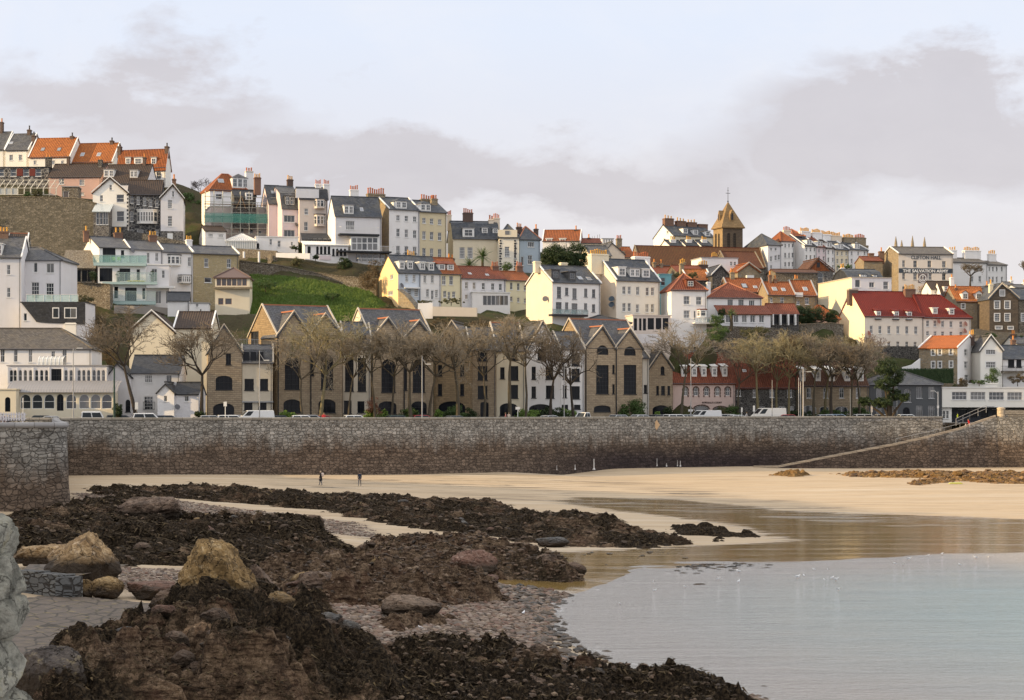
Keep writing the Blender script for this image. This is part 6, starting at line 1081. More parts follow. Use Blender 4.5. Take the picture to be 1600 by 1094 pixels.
B('pale flat stone on the dark bank, lower centre', 560, 1020, 40, 22, redb, 64, cuts=6); B('brown rounded rock at the water edge of the dark bank', 888, 1082, 40, 26, brn, 67, cuts=5); B('ochre rock in the dark bank at the bottom edge', 905, 1112, 52, 36, gold, 70, cuts=5); B('dark rounded rock in the dark bank, bottom centre', 826, 1094, 60, 34, brn, 73, cuts=5)
B('bright orange rock on the middle ridge', 628, 868, 34, 26, orb, 76, cuts=6); B('reddish dome of rock on the middle ridge', 740, 905, 70, 42, redb, 79, cuts=4); B('pointed brown rock near the seaward end of the middle ridge', 855, 905, 46, 36, brn, 82, cuts=7); B('last brown rock at the tip of the middle ridge', 893, 905, 44, 24, brn, 85, cuts=6)
B('pale cleft rock above the tilted slabs', 595, 905, 34, 30, gry, 88, cuts=8); B('tan slab tilted on the shingle', 640, 972, 88, 40, m_boulder((.16, .11, .075), (.27, .19, .13), (.36, .27, .19)), 91, cuts=6, planes=(((.3, -.2, 1), .55),)); B('brown humped rock left of the tilted slabs', 490, 940, 72, 44, brn, 94, cuts=6); B('lone dark rock sitting in the shallow water', 1095, 921, 24, 8, brn, 97, cuts=4)
B('tiny dark rock just off the dark bank', 1195, 1080, 18, 7, brn, 99, cuts=4); B('grey smooth boulder at the front of the long reef', 862, 856, 50, 16, gry, 101, cuts=4); B('dark pointed rock at the left of the weedy field', 226, 826, 100, 52, brn, 104, cuts=5, lean=(.2, 0)); B('round brown rock beside the near wall', 165, 795, 38, 18, redb, 107, cuts=4)
k_ = 0
rg = np.random.default_rng(5)
for (a0, a1, b0, b1, n_, sz, zn) in ((60, 620, 1010, 1090, 34, (26, 60), 'dark foreground outcrop'), (620, 1080, 1045, 1092, 20, (18, 40), 'weedy bank at the bottom edge'), (560, 860, 865, 905, 16, (14, 30), 'middle ridge'), (380, 780, 905, 950, 22, (16, 44), 'tilted slabs'), (200, 560, 820, 890, 22, (14, 40), 'broad weedy field'), (420, 1040, 790, 850, 26, (10, 26), 'long reef'), (1420, 1590, 745, 757, 10, (10, 20), 'rubble below the slipway')):
    for _ in range(n_):
        px, py = rg.uniform(a0, a1), rg.uniform(b0, b1); x, D, z = ground(px, py); zt = ztop(x, D)
        if zt < z+.1: continue
        w = rg.uniform(*sz); s = D/F
        mi_ = int(rg.integers(0, 5)); mt = [brn, redb, gry, brn, gold][mi_] if a0 < 1200 else M_ROCKO
        boulder(['dark brown', 'reddish', 'grey', 'brown', 'ochre'][mi_ if a0 < 1200 else 4]+' angular rock bedded in the '+zn, (x, D, zt+w*s*.02), (w*s*.5, w*s*.5, w*s*rg.uniform(.22, .42)), int(rg.integers(1, 9999)), mt, cuts=9, rot=rg.uniform(0, 3), hi=w*1024/1600 > 22, group='angular rocks bedded in the outcrops')
# shingle ---------------------------------------------------
def scatter(label, poly, dens, s0, s1, mat, seed, name='shingle', flat=.55, only=None):
    rg = np.random.default_rng(seed); xs_ = [p[0] for p in poly]; ys_ = [p[1] for p in poly]; A = (max(xs_)-min(xs_))*(max(ys_)-min(ys_)); n = int(A*dens)
    x = rg.uniform(min(xs_), max(xs_), n); y = rg.uniform(min(ys_), max(ys_), n); k = sdist(x, y, poly)+fbm(x*.5, y*.5, 3)*1.5 > 0
    if only is not None: k &= rg.random(n) < only(x, y)
    x, y = x[k], y[k]; n = len(x); z = zbase(x, y); V0, F0 = ICO1; s = s0+(s1-s0)*rg.random(n)**2.5
    sx = s*rg.uniform(.7, 1.3, n); sy = s*rg.uniform(.7, 1.3, n); sz_ = s*rg.uniform(flat*.6, flat*1.3, n); a = rg.uniform(0, 6.28, n)
    J = V0[None]*(1+rg.uniform(-.22, .22, (n, len(V0), 1))); lx = J[:, :, 0]*sx[:, None]; ly = J[:, :, 1]*sy[:, None]
    V = np.stack([x[:, None]+lx*np.cos(a)[:, None]-ly*np.sin(a)[:, None], y[:, None]+lx*np.sin(a)[:, None]+ly*np.cos(a)[:, None], z[:, None]+s[:, None]*.1+J[:, :, 2]*sz_[:, None]], -1).reshape(-1, 3)
    Fq = (F0[None]+np.arange(n)[:, None, None]*len(V0)).reshape(-1, 3); o = raw_obj(name, V, Fq, mat, False, attrs={'tone': np.repeat(rg.random(n), len(V0))}); return tag(o, label, name, kind='stuff')
def m_peb(*cs, r=.8):
    n = NT('pebbles'); t = n.attr('tone'); st = [(i/(len(cs)-1), c) for i, c in enumerate(cs)]; return n.out(n.mix(n.math('MULTIPLY', n.noise(n.geo, 8, 3), .4), n.ramp(t, *st), (.05, .04, .03)), r, .3, n.bump(n.noise(n.geo, 20, 3), .5, .03))
pb = m_peb((.06, .042, .03), (.13, .09, .065), (.22, .16, .11), (.17, .14, .12), (.30, .22, .16), (.16, .085, .06), (.38, .32, .26)); wd = m_peb((.018, .014, .01), (.05, .038, .025), (.10, .07, .045), (.035, .028, .018), r=.5)
scatter('bank of brown and pale shingle between the rock outcrops', PEBP, 34, .05, .22, pb, 1); scatter('strip of pale shingle behind the weedy rock field', PEB2, 9, .06, .18, pb, 2); scatter('patch of shingle between the two big boulders', PEB3, 40, .04, .14, pb, 3)
scatter('dark stones and weed scattered along the water edge of the shingle', [ground(*q)[:2] for q in [(780, 915), (850, 918), (900, 940), (885, 970), (905, 1000), (960, 1030), (880, 1035), (830, 1000), (820, 960)]], 7, .08, .3, wd, 4, name='wrack')
scatter('patch of dark weed lying in the shallows', [ground(*q)[:2] for q in [(1060, 886), (1120, 880), (1210, 880), (1190, 890), (1120, 897), (1070, 900), (1020, 915)]], 5, .08, .32, wd, 5, name='wrack', flat=.3)
scatter('dark weed fragments strewn over the sand channel', [ground(*q)[:2] for q in [(560, 826), (800, 862), (1050, 862), (1100, 875), (900, 885), (760, 868), (560, 840)]], .35, .08, .26, wd, 6, name='wrack', flat=.3)
def weed_on(label, idx, n, s0, s1, mat, seed):
    rg = np.random.default_rng(seed); VV, TT = [], []; x0, y0, s, Z, m = OUT[idx]; gy, gx = Z.shape; ix = rg.integers(1, gx-1, n); iy = rg.integers(1, gy-1, n); k = m[iy, ix] > .12; ix, iy = ix[k], iy[k]; n = len(ix)
    x = x0+ix*s; y = y0+iy*s; z = Z[iy, ix]; V0, F0 = ICO1; sz = s0+(s1-s0)*rg.random(n)**2; J = V0[None]*(1+rg.uniform(-.45, .45, (n, len(V0), 1))); J[:, :, 2] *= .55; V = (np.stack([x, y, z], -1)[:, None]+J*sz[:, None, None]).reshape(-1, 3)
    Fq = (F0[None]+np.arange(n)[:, None, None]*len(V0)).reshape(-1, 3); tag(raw_obj('seaweed', V, Fq, mat, False, attrs={'tone': np.repeat(rg.random(n), len(V0))}), label, 'seaweed', kind='stuff')
wm1 = m_peb((.012, .009, .005), (.04, .028, .016), (.08, .056, .03), (.02, .015, .009), (.14, .10, .05), r=.9); wm1.node_tree.nodes['Principled BSDF'].inputs['Specular IOR Level'].default_value = .05
def fronds(label, idx, n, l0, l1, seed):
    rg = np.random.default_rng(seed); x0, y0, s, Z, m = OUT[idx]; gy, gx = Z.shape; ix = rg.integers(1, gx-1, n); iy = rg.integers(1, gy-1, n); X, Y = x0+ix*s, y0+iy*s; k = (m[iy, ix] > .15) & (fbm(X*.3+seed, Y*.3, 3) > -.04); ix, iy = ix[k], iy[k]; n = len(ix)
    p = np.stack([x0+ix*s, y0+iy*s, Z[iy, ix]+.05], -1)+rg.uniform(-s/2, s/2, (n, 3))*(1, 1, 0); L = rg.uniform(l0, l1, n); a = rg.uniform(0, 6.28, n); dx, dy = np.cos(a), np.sin(a); q = p+np.stack([dx*L, dy*L, -L*rg.uniform(-.15, .75, n)], -1); w = (L*.16)[:, None]*np.stack([-dy, dx, 0*dx+.25], -1)
    V = np.stack([p-w, p+w, q], 1).reshape(-1, 3); tag(raw_obj('seaweed', V, np.arange(n*3).reshape(-1, 3), wm1, False, attrs={'tone': np.repeat(rg.random(n), 3)}), label, 'seaweed', kind='stuff')
fronds('dark seaweed fronds on the long reef', 0, 52000, .25, .7, 1); fronds('dark seaweed fronds on the broad rock field', 3, 80000, .2, .6, 3); fronds('dark seaweed fronds on the ledge behind the golden boulder', 7, 14000, .15, .5, 7); fronds('dark seaweed fronds on the foreground outcrop', 8, 50000, .08, .26, 8); fronds('dark seaweed fronds on the bank at the bottom edge', 9, 50000, .1, .32, 9); fronds('thin dark weed on the middle ridge', 4, 14000, .12, .4, 5); wm2 = m_peb((.02, .014, .009), (.08, .05, .03), (.17, .11, .07), (.05, .035, .025), (.24, .17, .11), r=.85)
weed_on('brown stones on the long reef', 0, 5000, .08, .26, wm2, 2); weed_on('brown stones on the broad rock field', 3, 4000, .06, .2, wm2, 4); weed_on('loose brown stones on the middle ridge', 4, 7000, .05, .22, wm2, 5)
weed_on('small stones on the tilted slabs', 5, 6000, .04, .16, wm2, 6); weed_on('stones on the rock bank at the bottom edge', 9, 4000, .04, .15, wm2, 10)
weed_on('orange-brown rubble lumps below the slipway', 10, 5000, .12, .4, m_peb((.05, .03, .018), (.16, .09, .04), (.30, .18, .08), (.09, .055, .03), r=.85), 11)
# ---------------------------------------------------------------- paved causeway and kerb
def m_paving():
    n = NT('stone_setts'); b = n.t.nodes.new('ShaderNodeTexBrick'); n.t.links.new(n.map(n.addv(n.geo, n.scalev(n.noise(n.geo, .8, 2, col=True), .3)), rot=(0, 0, R(38))), b.inputs['Vector']); b.inputs['Scale'].default_value = 1; b.inputs['Brick Width'].default_value = 1.5; b.inputs['Row Height'].default_value = .8; b.inputs['Mortar Size'].default_value = .07
    b.inputs['Color1'].default_value = (.13, .105, .085, 1); b.inputs['Color2'].default_value = (.27, .22, .18, 1); b.inputs['Mortar'].default_value = (.035, .03, .02, 1)
    e_ = n.vor(n.map(n.addv(n.geo, n.scalev(n.noise(n.geo, .8, 2, col=True), .3)), (1.25, .55, 1), rot=(0, 0, R(20))), 1.0, 'DISTANCE_TO_EDGE').outputs['Distance']; c = n.mix(n.ramp(e_, (.02, 1.0), (.07, 0.0)), n.mix(n.noise(n.geo, 1.3, 5, .7), (.06, .047, .036), (.19, .15, .115)), (.03, .025, .016))
    c = n.mix(n.math('MULTIPLY', n.math('SUBTRACT', n.noise(n.geo, 2.2, 5, .7), .55), 6.0, True), c, (.30, .23, .09)); c = n.mix(n.math('MULTIPLY', n.noise(n.geo, .5, 3), .6), c, (.09, .07, .055))
    return n.out(c, .8, .3, n.bump(n.math('SUBTRACT', n.math('MULTIPLY', n.noise(n.geo, 9, 3), .6), b.outputs['Fac']), .8, .06))
cw = [ground(*q)[:2] for q in [(20, 945), (60, 936), (140, 938), (240, 948), (270, 958), (240, 975), (190, 1000), (110, 1040), (40, 1075), (-60, 1094), (-100, 980)]]
X, Y = np.meshgrid(np.arange(-28, -8, .2), np.arange(55, 100, .2)); Z = zbase(X, Y)+.12+.03*fbm(X, Y, 3); tag(grid_obj('causeway', X, Y, Z, m_paving(), keep=sdist(X, Y, cw) > 0), 'old stone-paved causeway between the boulders, lower left', kind='structure')
kp = [(22, 894), (60, 898), (95, 905), (112, 914), (110, 928)]; pts = [ground(*q) for q in [(22, 925), (60, 930), (95, 936), (113, 938), (118, 930)]]; mb = MB(); mk = rubble((.20, .20, .19), (.10, .10, .10), (.05, .045, .04), .55, .40)
for i in range(len(pts)-1):
    a, b = Vector(pts[i]), Vector(pts[i+1]); d = (b-a).normalized(); nrm = Vector((-d.y, d.x, 0))*.7; hh = .95
    a.z -= .3; b.z = a.z; mb.prism([a, b, b+nrm, a+nrm], (0, 0, hh+.3))
pl = [Vector(p) for p in pts]; c0 = [Vector((p.x, p.y+.6, pl[0].z+.66)) for p in pl]; mb.prism([*c0, Vector(ground(130, 905))*1.0+Vector((0, 3, 0)), Vector(ground(20, 880))+Vector((0, 2, 0))][:5]+[Vector((c0[-1].x+1, c0[-1].y+6, c0[0].z)), Vector((c0[0].x-1, c0[0].y+6, c0[0].z))], (0, 0, .02), 1)
tag(mb.build('kerb_wall', [mk, m_paving()]), 'low curved stone kerb wall holding up the paved platform', 'kerb wall')
# near stone bastion edge, left foreground ---------------------
mb_ = ashlar((.33, .34, .31), (.23, .24, .22)); nst = NT('weathered_granite'); P_ = nst.geo
cN = nst.ramp(nst.noise(P_, 3.2, 8, .75, .6), (.3, (.06, .06, .05)), (.44, (.14, .135, .11)), (.56, (.30, .29, .24)), (.68, (.22, .19, .10))); cN = nst.mix(nst.math('MULTIPLY', nst.math('SUBTRACT', nst.noise(P_, 16, 5, .8), .5), 2.2, True), cN, (.10, .11, .10)); ek_ = nst.vor(nst.addv(nst.map(P_, (1, 1, .6)), nst.scalev(nst.noise(P_, 3, 5, .7, col=True), .35)), 3.4, 'DISTANCE_TO_EDGE').outputs['Distance']; cN = nst.mix(nst.ramp(ek_, (0.0, .85), (.035, 0.0)), cN, (.035, .033, .026)); nearm = nst.out(cN, .9, .2, nst.bump(nst.noise(P_, 14, 6, .75), 1.0, .03))
root = empty('rough_stone_wall', (-3.1, 10.2, 0)); tag(root, 'rough pale granite wall end close to the viewer at the left edge', 'stone wall'); zz_ = 9.56; k_ = 0; rgn = np.random.default_rng(3)
edges = [(9.66, 9.42, -4), (9.43, 9.22, 12), (9.22, 9.0, 22), (9.01, 8.76, 28), (8.77, 8.50, 34), (8.51, 8.12, 40), (8.12, 7.6, 44), (7.6, 6.9, 44)]
for (z1, z0, xe) in edges:
    right = (xe-CX)/F*10.2+.03
    for j, (wj, yj) in enumerate(((.34, 0), (.5, .1))):
        V, Fq = ICO5; V = V.copy(); V = np.sign(V)*np.abs(V)**.52; off = np.array([mnoise.fractal(Vector(v)*1.7+Vector((k_*3, 0, 0)), 1, 2.1, 6)*.09 for v in V]); V = V*(1+off*1.0)[:, None]; rq = np.random.default_rng(k_+40)
        for nrm in [rq.normal(size=3) for _ in range(12)]:
            nrm /= np.linalg.norm(nrm); V -= np.maximum(V @ nrm-rq.uniform(.80, 1.0), 0)[:, None]*nrm*.9
        V = V*(1+np.array([mnoise.fractal(Vector(v)*6+Vector((k_, 0, 0)), .8, 2.1, 5)*.035 for v in V]))[:, None]*np.array([wj*.58, .26, (z1-z0)*.60]); k_ += 1
        o = raw_obj('stone_block', V, Fq, nearm, False, parent=root); o.location = (right-wj*.58-j*.3+3.1, yj, (z0+z1)/2-(.25 if z1 > 9.5 and j == 0 else 0))
mb = MB(); mb.box(-1.6, -.25, -1, -.30+.0, .6, 5.8); mb.box(-1.6, -.1, 5.8, .22, .4, 9.45); mb.build('core', mb_, root)
# ---------------------------------------------------------------- sea wall
def m_seawall(light=1.0, purple=0.0):
    n = NT('sea_wall_stone'); P_ = n.geo; wob = n.scalev(n.noise(n.uv, .9, 3, col=True), .45); uv2 = n.addv(n.uv, wob); z = n.sep(P_)[2]; x = n.sep(P_)[0]
    b = n.t.nodes.new('ShaderNodeTexBrick'); n.t.links.new(uv2, b.inputs['Vector']); b.inputs['Scale'].default_value = 1; b.inputs['Brick Width'].default_value = .85; b.inputs['Row Height'].default_value = .50; b.inputs['Mortar Size'].default_value = .035; b.inputs['Mortar Smooth'].default_value = .5
    b.inputs['Color1'].default_value = (0, 0, 0, 1); b.inputs['Color2'].default_value = (1, 1, 1, 1); b.inputs['Mortar'].default_value = (.5, .5, .5, 1); b.offset_frequency = 2; b.squash = 1.5; b.squash_frequency = 3
    vo = n.vor(n.map(uv2, (1/.62, 1/.40, 1)), 1.0, 'F1', .85); vd = n.vor(n.map(uv2, (1/.62, 1/.40, 1)), 1.0, 'DISTANCE_TO_EDGE', .85).outputs['Distance']
    rnd = n.mix(.5, n.sep(vo.outputs['Color'])[0], b.outputs['Color'])
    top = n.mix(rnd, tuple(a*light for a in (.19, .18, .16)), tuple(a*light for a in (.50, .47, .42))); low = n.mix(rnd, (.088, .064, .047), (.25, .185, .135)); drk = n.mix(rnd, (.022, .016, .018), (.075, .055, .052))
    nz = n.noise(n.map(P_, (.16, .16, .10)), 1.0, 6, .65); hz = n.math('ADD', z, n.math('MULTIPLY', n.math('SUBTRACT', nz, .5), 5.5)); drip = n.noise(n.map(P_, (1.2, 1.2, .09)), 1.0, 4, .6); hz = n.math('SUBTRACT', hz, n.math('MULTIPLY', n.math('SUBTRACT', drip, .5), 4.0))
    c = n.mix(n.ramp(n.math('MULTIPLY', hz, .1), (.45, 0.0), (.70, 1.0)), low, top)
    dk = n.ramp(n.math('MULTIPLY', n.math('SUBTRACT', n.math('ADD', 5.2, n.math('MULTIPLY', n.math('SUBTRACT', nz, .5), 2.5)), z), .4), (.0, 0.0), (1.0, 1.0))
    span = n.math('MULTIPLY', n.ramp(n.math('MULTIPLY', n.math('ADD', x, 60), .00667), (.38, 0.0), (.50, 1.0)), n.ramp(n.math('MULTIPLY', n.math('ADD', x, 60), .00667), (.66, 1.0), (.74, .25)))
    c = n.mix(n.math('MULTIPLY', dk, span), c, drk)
    bl = n.math('MULTIPLY', n.math('SUBTRACT', n.noise(P_, .33, 4, .6, .5), .635), 9.0, True); c = n.mix(n.math('MULTIPLY', bl, .8), c, (.03, .022, .017))
    c = n.mix(n.math('MULTIPLY', n.math('SUBTRACT', n.noise(P_, 2.4, 5, .75), .5), 1.6, True), c, (.06, .05, .04))
    m = n.ramp(vd, (.01, 0.0), (.07, 1.0)); mort = n.math('MAXIMUM', n.math('SUBTRACT', 1.0, m), n.math('MULTIPLY', b.outputs['Fac'], .8)); c = n.mix(n.math('MULTIPLY', mort, .55), c, (.05, .04, .033))
    wline = n.math('MULTIPLY', b.outputs['Fac'], n.math('MULTIPLY', n.math('GREATER_THAN', n.noise(P_, .8, 3), .60), n.ramp(n.math('MULTIPLY', hz, .1), (.5, 0.0), (.6, 1.0)))); c = n.mix(wline, c, (.42, .40, .36))
    return n.out(c, .9, .2, n.bump(n.math('SUBTRACT', n.math('MULTIPLY', n.noise(n.uv, 5, 5, .7), .9), mort), 1.0, .14))
def offset_path(pts, o):
    """o positive = away from the sea"""
    out = []
    for i, p in enumerate(pts):
        a = Vector(pts[max(0, i-1)]); b = Vector(pts[min(len(pts)-1, i+1)]); d = (b-a).normalized(); nrm = Vector((-d.y, d.x)); out.append((p[0]+nrm.x*o, p[1]+nrm.y*o))
    return out
def resample(pts, step):
    out = [pts[0]]
    for a, b in zip(pts, pts[1:]):
        L = math.hypot(b[0]-a[0], b[1]-a[1]); n = max(1, int(L/step)); out += [(a[0]+(b[0]-a[0])*k/n, a[1]+(b[1]-a[1])*k/n) for k in range(1, n+1)]
    return out
def smooth_path(pts, it=2):
    for _ in range(it):
        q = [pts[0]]
        for a, b in zip(pts, pts[1:]): q += [(a[0]*.75+b[0]*.25, a[1]*.75+b[1]*.25), (a[0]*.25+b[0]*.75, a[1]*.25+b[1]*.75)]
        pts = q+[pts[-1]]
    return pts
def sweep(name, path, prof, mats, mi=None, parent=None, ztop=None):
    """prof: list of (offset towards the sea, z)"""
    mb = MB(); L = [0]
    for a, b in zip(path, path[1:]): L.append(L[-1]+math.hypot(b[0]-a[0], b[1]-a[1]))
    S_ = [0]
    for a, b in zip(prof, prof[1:]): S_.append(S_[-1]+math.hypot(b[0]-a[0], b[1]-a[1]))
    offs = [offset_path(path, -o) for o, z in prof]
    for j in range(len(prof)-1):
        for i in range(len(path)-1):
            a, b, c, d = offs[j][i], offs[j][i+1], offs[j+1][i+1], offs[j+1][i]
            dz = (lambda k: ztop(k) if ztop else 0)
            mb.face([(*a, prof[j][1]), (*b, prof[j][1]), (*c, prof[j+1][1]), (*d, prof[j+1][1])], mi[j] if mi else 0, [(L[i], S_[j]), (L[i+1], S_[j]), (L[i+1], S_[j+1]), (L[i], S_[j+1])])
    return mb.build(name, mats, parent)
sw = m_seawall(); cop = ashlar((.36, .33, .28), (.26, .24, .20), (.14, .12, .10), 1.3, .5, .4)
main_path = resample(smooth_path(wallxy, 2), 3.0)
WT = 8.95
cut_x = (1500-CX)/F*305
mainp = [p for p in main_path if p[0] <= cut_x]
r0 = empty('sea_wall', (*mainp[len(mainp)//2], 1.2)); tag(r0, 'long curved granite sea wall between the beach and the seafront road', 'sea wall')
def reparent(o, root): o.parent = root; o.matrix_parent_inverse = Matrix.Translation(-Vector(root.location)); return o
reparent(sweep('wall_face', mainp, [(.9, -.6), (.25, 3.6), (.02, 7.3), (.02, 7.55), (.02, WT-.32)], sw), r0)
reparent(sweep('coping', mainp, [(.02, WT-.32), (.10, WT-.30), (.12, WT-.08), (.0, WT), (-.55, WT), (-.66, WT-.1), (-.62, 7.7)], cop), r0)
# near bastion at left
bp = [(-95, 148), (-60, 149), (-40.5, 150), (-36.0, 150.1), (-35.1, 150.8), (-35.4, 153), (-38.3, 164), (-44.8, 190), (-58.6, 247.5)]
bp = resample(bp[:3]+smooth_path(bp[2:7], 2)[1:]+bp[7:], 2.0); swn = m_seawall(.85)
r1 = empty('sea_wall', (-36, 150, 2)); tag(r1, 'nearer grey stone bastion wall with a rounded end, left edge', 'sea wall')
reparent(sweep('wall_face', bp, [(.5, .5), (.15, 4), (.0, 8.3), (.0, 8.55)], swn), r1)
reparent(sweep('coping', bp, [(.0, 8.55), (.12, 8.6), (.18, 8.75), (.12, 8.92), (-.05, 9.0), (-.6, 9.0), (-.7, 8.8), (-.7, 7.9)], ashlar((.36, .35, .34), (.28, .27, .265), (.16, .15, .14), 1.5, 1.2, .3)), r1)
mb = MB(); mb.face([(p[0]-.6, p[1]+.7, 7.9) for p in bp[1:]]+[(-95, 247, 7.9)]); tag(mb.build('bastion_paving', ashlar((.3, .28, .25), (.25, .23, .2))), kind='structure')
# road and pavement strips
asph = NT('asphalt'); asph = asph.out(asph.mix(asph.noise(asph.geo, 14, 4), (.04, .04, .042), (.065, .063, .06)), .9, .2)
pav = ashlar((.28, .26, .23), (.22, .205, .185), (.12, .11, .1), .9, .6, .2); kerb = ashlar((.32, .3, .27), (.27, .25, .22), (.1, .1, .1), 1.0, .5, .2)
def strip(name, o0, o1, z, mat, label, th=None):
    a = offset_path(main_path, o0); b = offset_path(main_path, o1); mb = MB()
    for i in range(len(a)-1):
        mb.face([(*a[i], z), (*a[i+1], z), (*b[i+1], z), (*b[i], z)])
        if th: mb.face([(*a[i], z-th), (*a[i+1], z-th), (*a[i+1], z), (*a[i], z)]); mb.face([(*b[i+1], z-th), (*b[i], z-th), (*b[i], z), (*b[i+1], z)])
    tag(mb.build(name, mat), label, kind='structure')
strip('pavement', .6, 2.6, 7.87, pav, 'seaward pavement behind the parapet', .3); strip('road', 2.4, 12.2, 7.74, asph, 'grey seafront road behind the wall'); strip('pavement', 12.0, 15.0, 7.88, pav, 'pavement on the landward side of the road', .3)
strip('forecourt', 14.8, 40, 7.80, asph, 'forecourts in front of the seafront buildings')
# right-hand slipway and its outer wall
YS = lambda px: 290.0+(px-1200)*.013
ramp_pts = [(1175, 729.5, 733), (1210, 726, 732.5), (1300, 706, 717), (1400, 686.5, 699), (1450, 677, 686), (1500, 667.5, 672.5), (1530, 658, 662), (1552, 651, 654), (1600, 648, 650)]
rc = empty('slipway', P(1210, 730, 292)); tag(rc, 'stone slipway sloping down along the sea wall to the sand at right', 'slipway'); mb = MB(); ml = MB(); mw = MB()
concrete = NT('slipway_concrete'); concrete = concrete.out(concrete.mix(concrete.noise(concrete.geo, .8, 6, .7), (.24, .19, .145), (.46, .375, .29)), .8, .3)
SW_ = [(1178, 731, 296, 294), (1215, 731, 297, 290.5), (1300, 714.5, 300, 290), (1400, 695.5, 302, 291), (1450, 684.5, 303, 292), (1500, 671.5, 304, 293.5), (1530, 660.5, 305, 294.5), (1556, 652, 305.5, 295)]
prev = None
for px, py, Db, Df in SW_:
    xf = (px-CX)/F*Df; zf = CZ-(py-HY)/F*Df; xb = (px-CX)/F*Db+.3; cur = (Vector((xf, Df, zf)), Vector((xb, Db-.2, zf)))
    if prev:
        a, b = prev; c, d = cur; e = Vector((0, .55, 0)); up = Vector((0, 0, .32)); dn = lambda v: Vector((v.x, v.y-.9*(v.z+.5)/9, -.5))
        mb.face([a+e, c+e, d, b]); ml.prism([a, c, c+e, a+e], up); L0, L1 = a.x, c.x
        mw.face([dn(a), dn(c), c, a], 0, [(L0, 0), (L1, 0), (L1, c.z), (L0, a.z)])
    prev = cur
a, _ = prev; xr = (1700-CX)/F*295; hw = CZ-(651-HY)/F*295
mw.face([Vector((a.x, a.y-.8, -.5)), Vector((xr, a.y-.8, -.5)), Vector((xr, a.y, hw)), Vector((a.x, a.y, a.z))], 0, [(a.x, 0), (xr, 0), (xr, hw), (a.x, a.z)])
reparent(mb.build('ramp', concrete), rc); reparent(ml.build('kerb', ashlar((.52, .43, .32), (.42, .34, .25), (.2, .16, .12), 1.4, .4, .2)), rc); reparent(mw.build('outer_wall', m_seawall(.9)), rc)
mb = MB(); zt_ = CZ-(640.5-HY)/F*295.6; mb.box(a.x+1.3, 295.2, 7.6, xr, 295.9, hw+.35); mb.box(a.x+1.3, 295.1, hw+.35, xr, 296.0, zt_-.05, 0); reparent(mb.build('parapet', ashlar((.34, .31, .26), (.25, .225, .19), (.14, .12, .1))), rc)
mb = MB(); mb.lathe((a.x+.95, 295.6, 0), [(.62, 7.8), (.60, zt_+.1), (.66, zt_+.12), (.66, zt_+.3), (.3, zt_+.42)], 14); reparent(mb.build('end_post', ashlar((.60, .50, .36), (.48, .39, .28), (.3, .24, .18), .6, .5, .2), smooth=False), rc)
mb = MB(); mb.face([(a.x-1, 295.8, 7.86), (xr, 295.8, 7.86), (xr, 306, 7.86), (a.x-6, 306, 7.86)]); tag(mb.build('slipway_landing', pav), kind='structure')
def fence_rail(label, pts, h, mat, step=2.2, rails=(1.0, .5)):
    mb = MB(); L = 0
    for (x0, y0, z0), (x1, y1, z1) in zip(pts, pts[1:]):
        A_, B_ = Vector((x0, y0, z0)), Vector((x1, y1, z1)); n = max(1, int((B_-A_).length/step))
        for k in range(n+1): q = A_+(B_-A_)*k/n; mb.tube(q, q+Vector((0, 0, h)), .035, n=5)
        for r in rails: mb.tube(A_+Vector((0, 0, h*r)), B_+Vector((0, 0, h*r)), .035, n=5)
    return tag(mb.build('handrail', mat), label, 'railing')
q = [P(px, py+1, Df+.3) for px, py, Db, Df in SW_]
fence_rail('thin metal handrail along the lower slipway edge', [(v.x, v.y, v.z) for v in q[3:6]], 1.05, grey, 2.6, (1.0,))
fence_rail('double-barred grey handrail climbing the top of the slipway', [(v.x, v.y+6, v.z+.1) for v in (P(1508, 667, 294), P(1530, 657, 294.6), P(1556, 646, 295))], 1.15, grey, 1.2, (1.0, .55))
# diamond marker on the wall
Dd = None
for p0, p1 in zip(main_path, main_path[1:]):
    k0, k1 = p0[0]/p0[1], p1[0]/p1[1]; kk = (1026-CX)/F
    if k0 <= kk <= k1: t = (kk-k0)/(k1-k0); Dd = p0[1]+(p1[1]-p0[1])*t
c0 = P(1026, 664, Dd-.22); mb = MB(); s_ = .5; mb.prism([c0+Vector(v) for v in ((0, 0, -.78), (s_, 0, 0), (0, 0, .78), (-s_, 0, 0))], (0, .12, 0)); tag(mb.build('wall_marker', paint((.62, .42, .24))), 'pale orange diamond marker fixed high on the sea wall', 'marker')
for px, y0, y1, w in ((898.5, 726, 732.5, 2), (928, 717, 732.5, 3), (1026.5, 716, 727, 1.4), (1041.5, 724, 727.5, 1.5), (1058.5, 719, 727, 1.2), (1063, 720, 727.5, 1.8), (870, 727, 733, 1)):
    for p0, p1 in zip(main_path, main_path[1:]):
        if p0[0]/p0[1] <= (px-CX)/F <= p1[0]/p1[1]: Dd = p0[1]-1.3
    a = P(px, y1+1.5, Dd); b = P(px, y0, Dd); ww = w/F*Dd/2; mb = MB(); mb.tube(a, b, ww*.7, ww*.45, 6); mb.tube(a, a+Vector((0, 0, .25)), ww*1.6, ww*.8, 7); tag(mb.build('marker_post', paint((.62, .60, .58))), {898.5: 'short white post at the foot of the sea wall, left of the tallest', 928: 'tallest white post at the foot of the dark sea wall', 1026.5: 'slim pale post at the wall foot under the diamond marker', 1041.5: 'tiny white stub at the wall foot', 1058.5: 'thin pale post, left of the close pair at the wall foot', 1063: 'white post, right of the close pair at the wall foot', 870: 'faint pale post furthest left at the wall foot'}[px], 'post', 'pale posts along the foot of the sea wall')
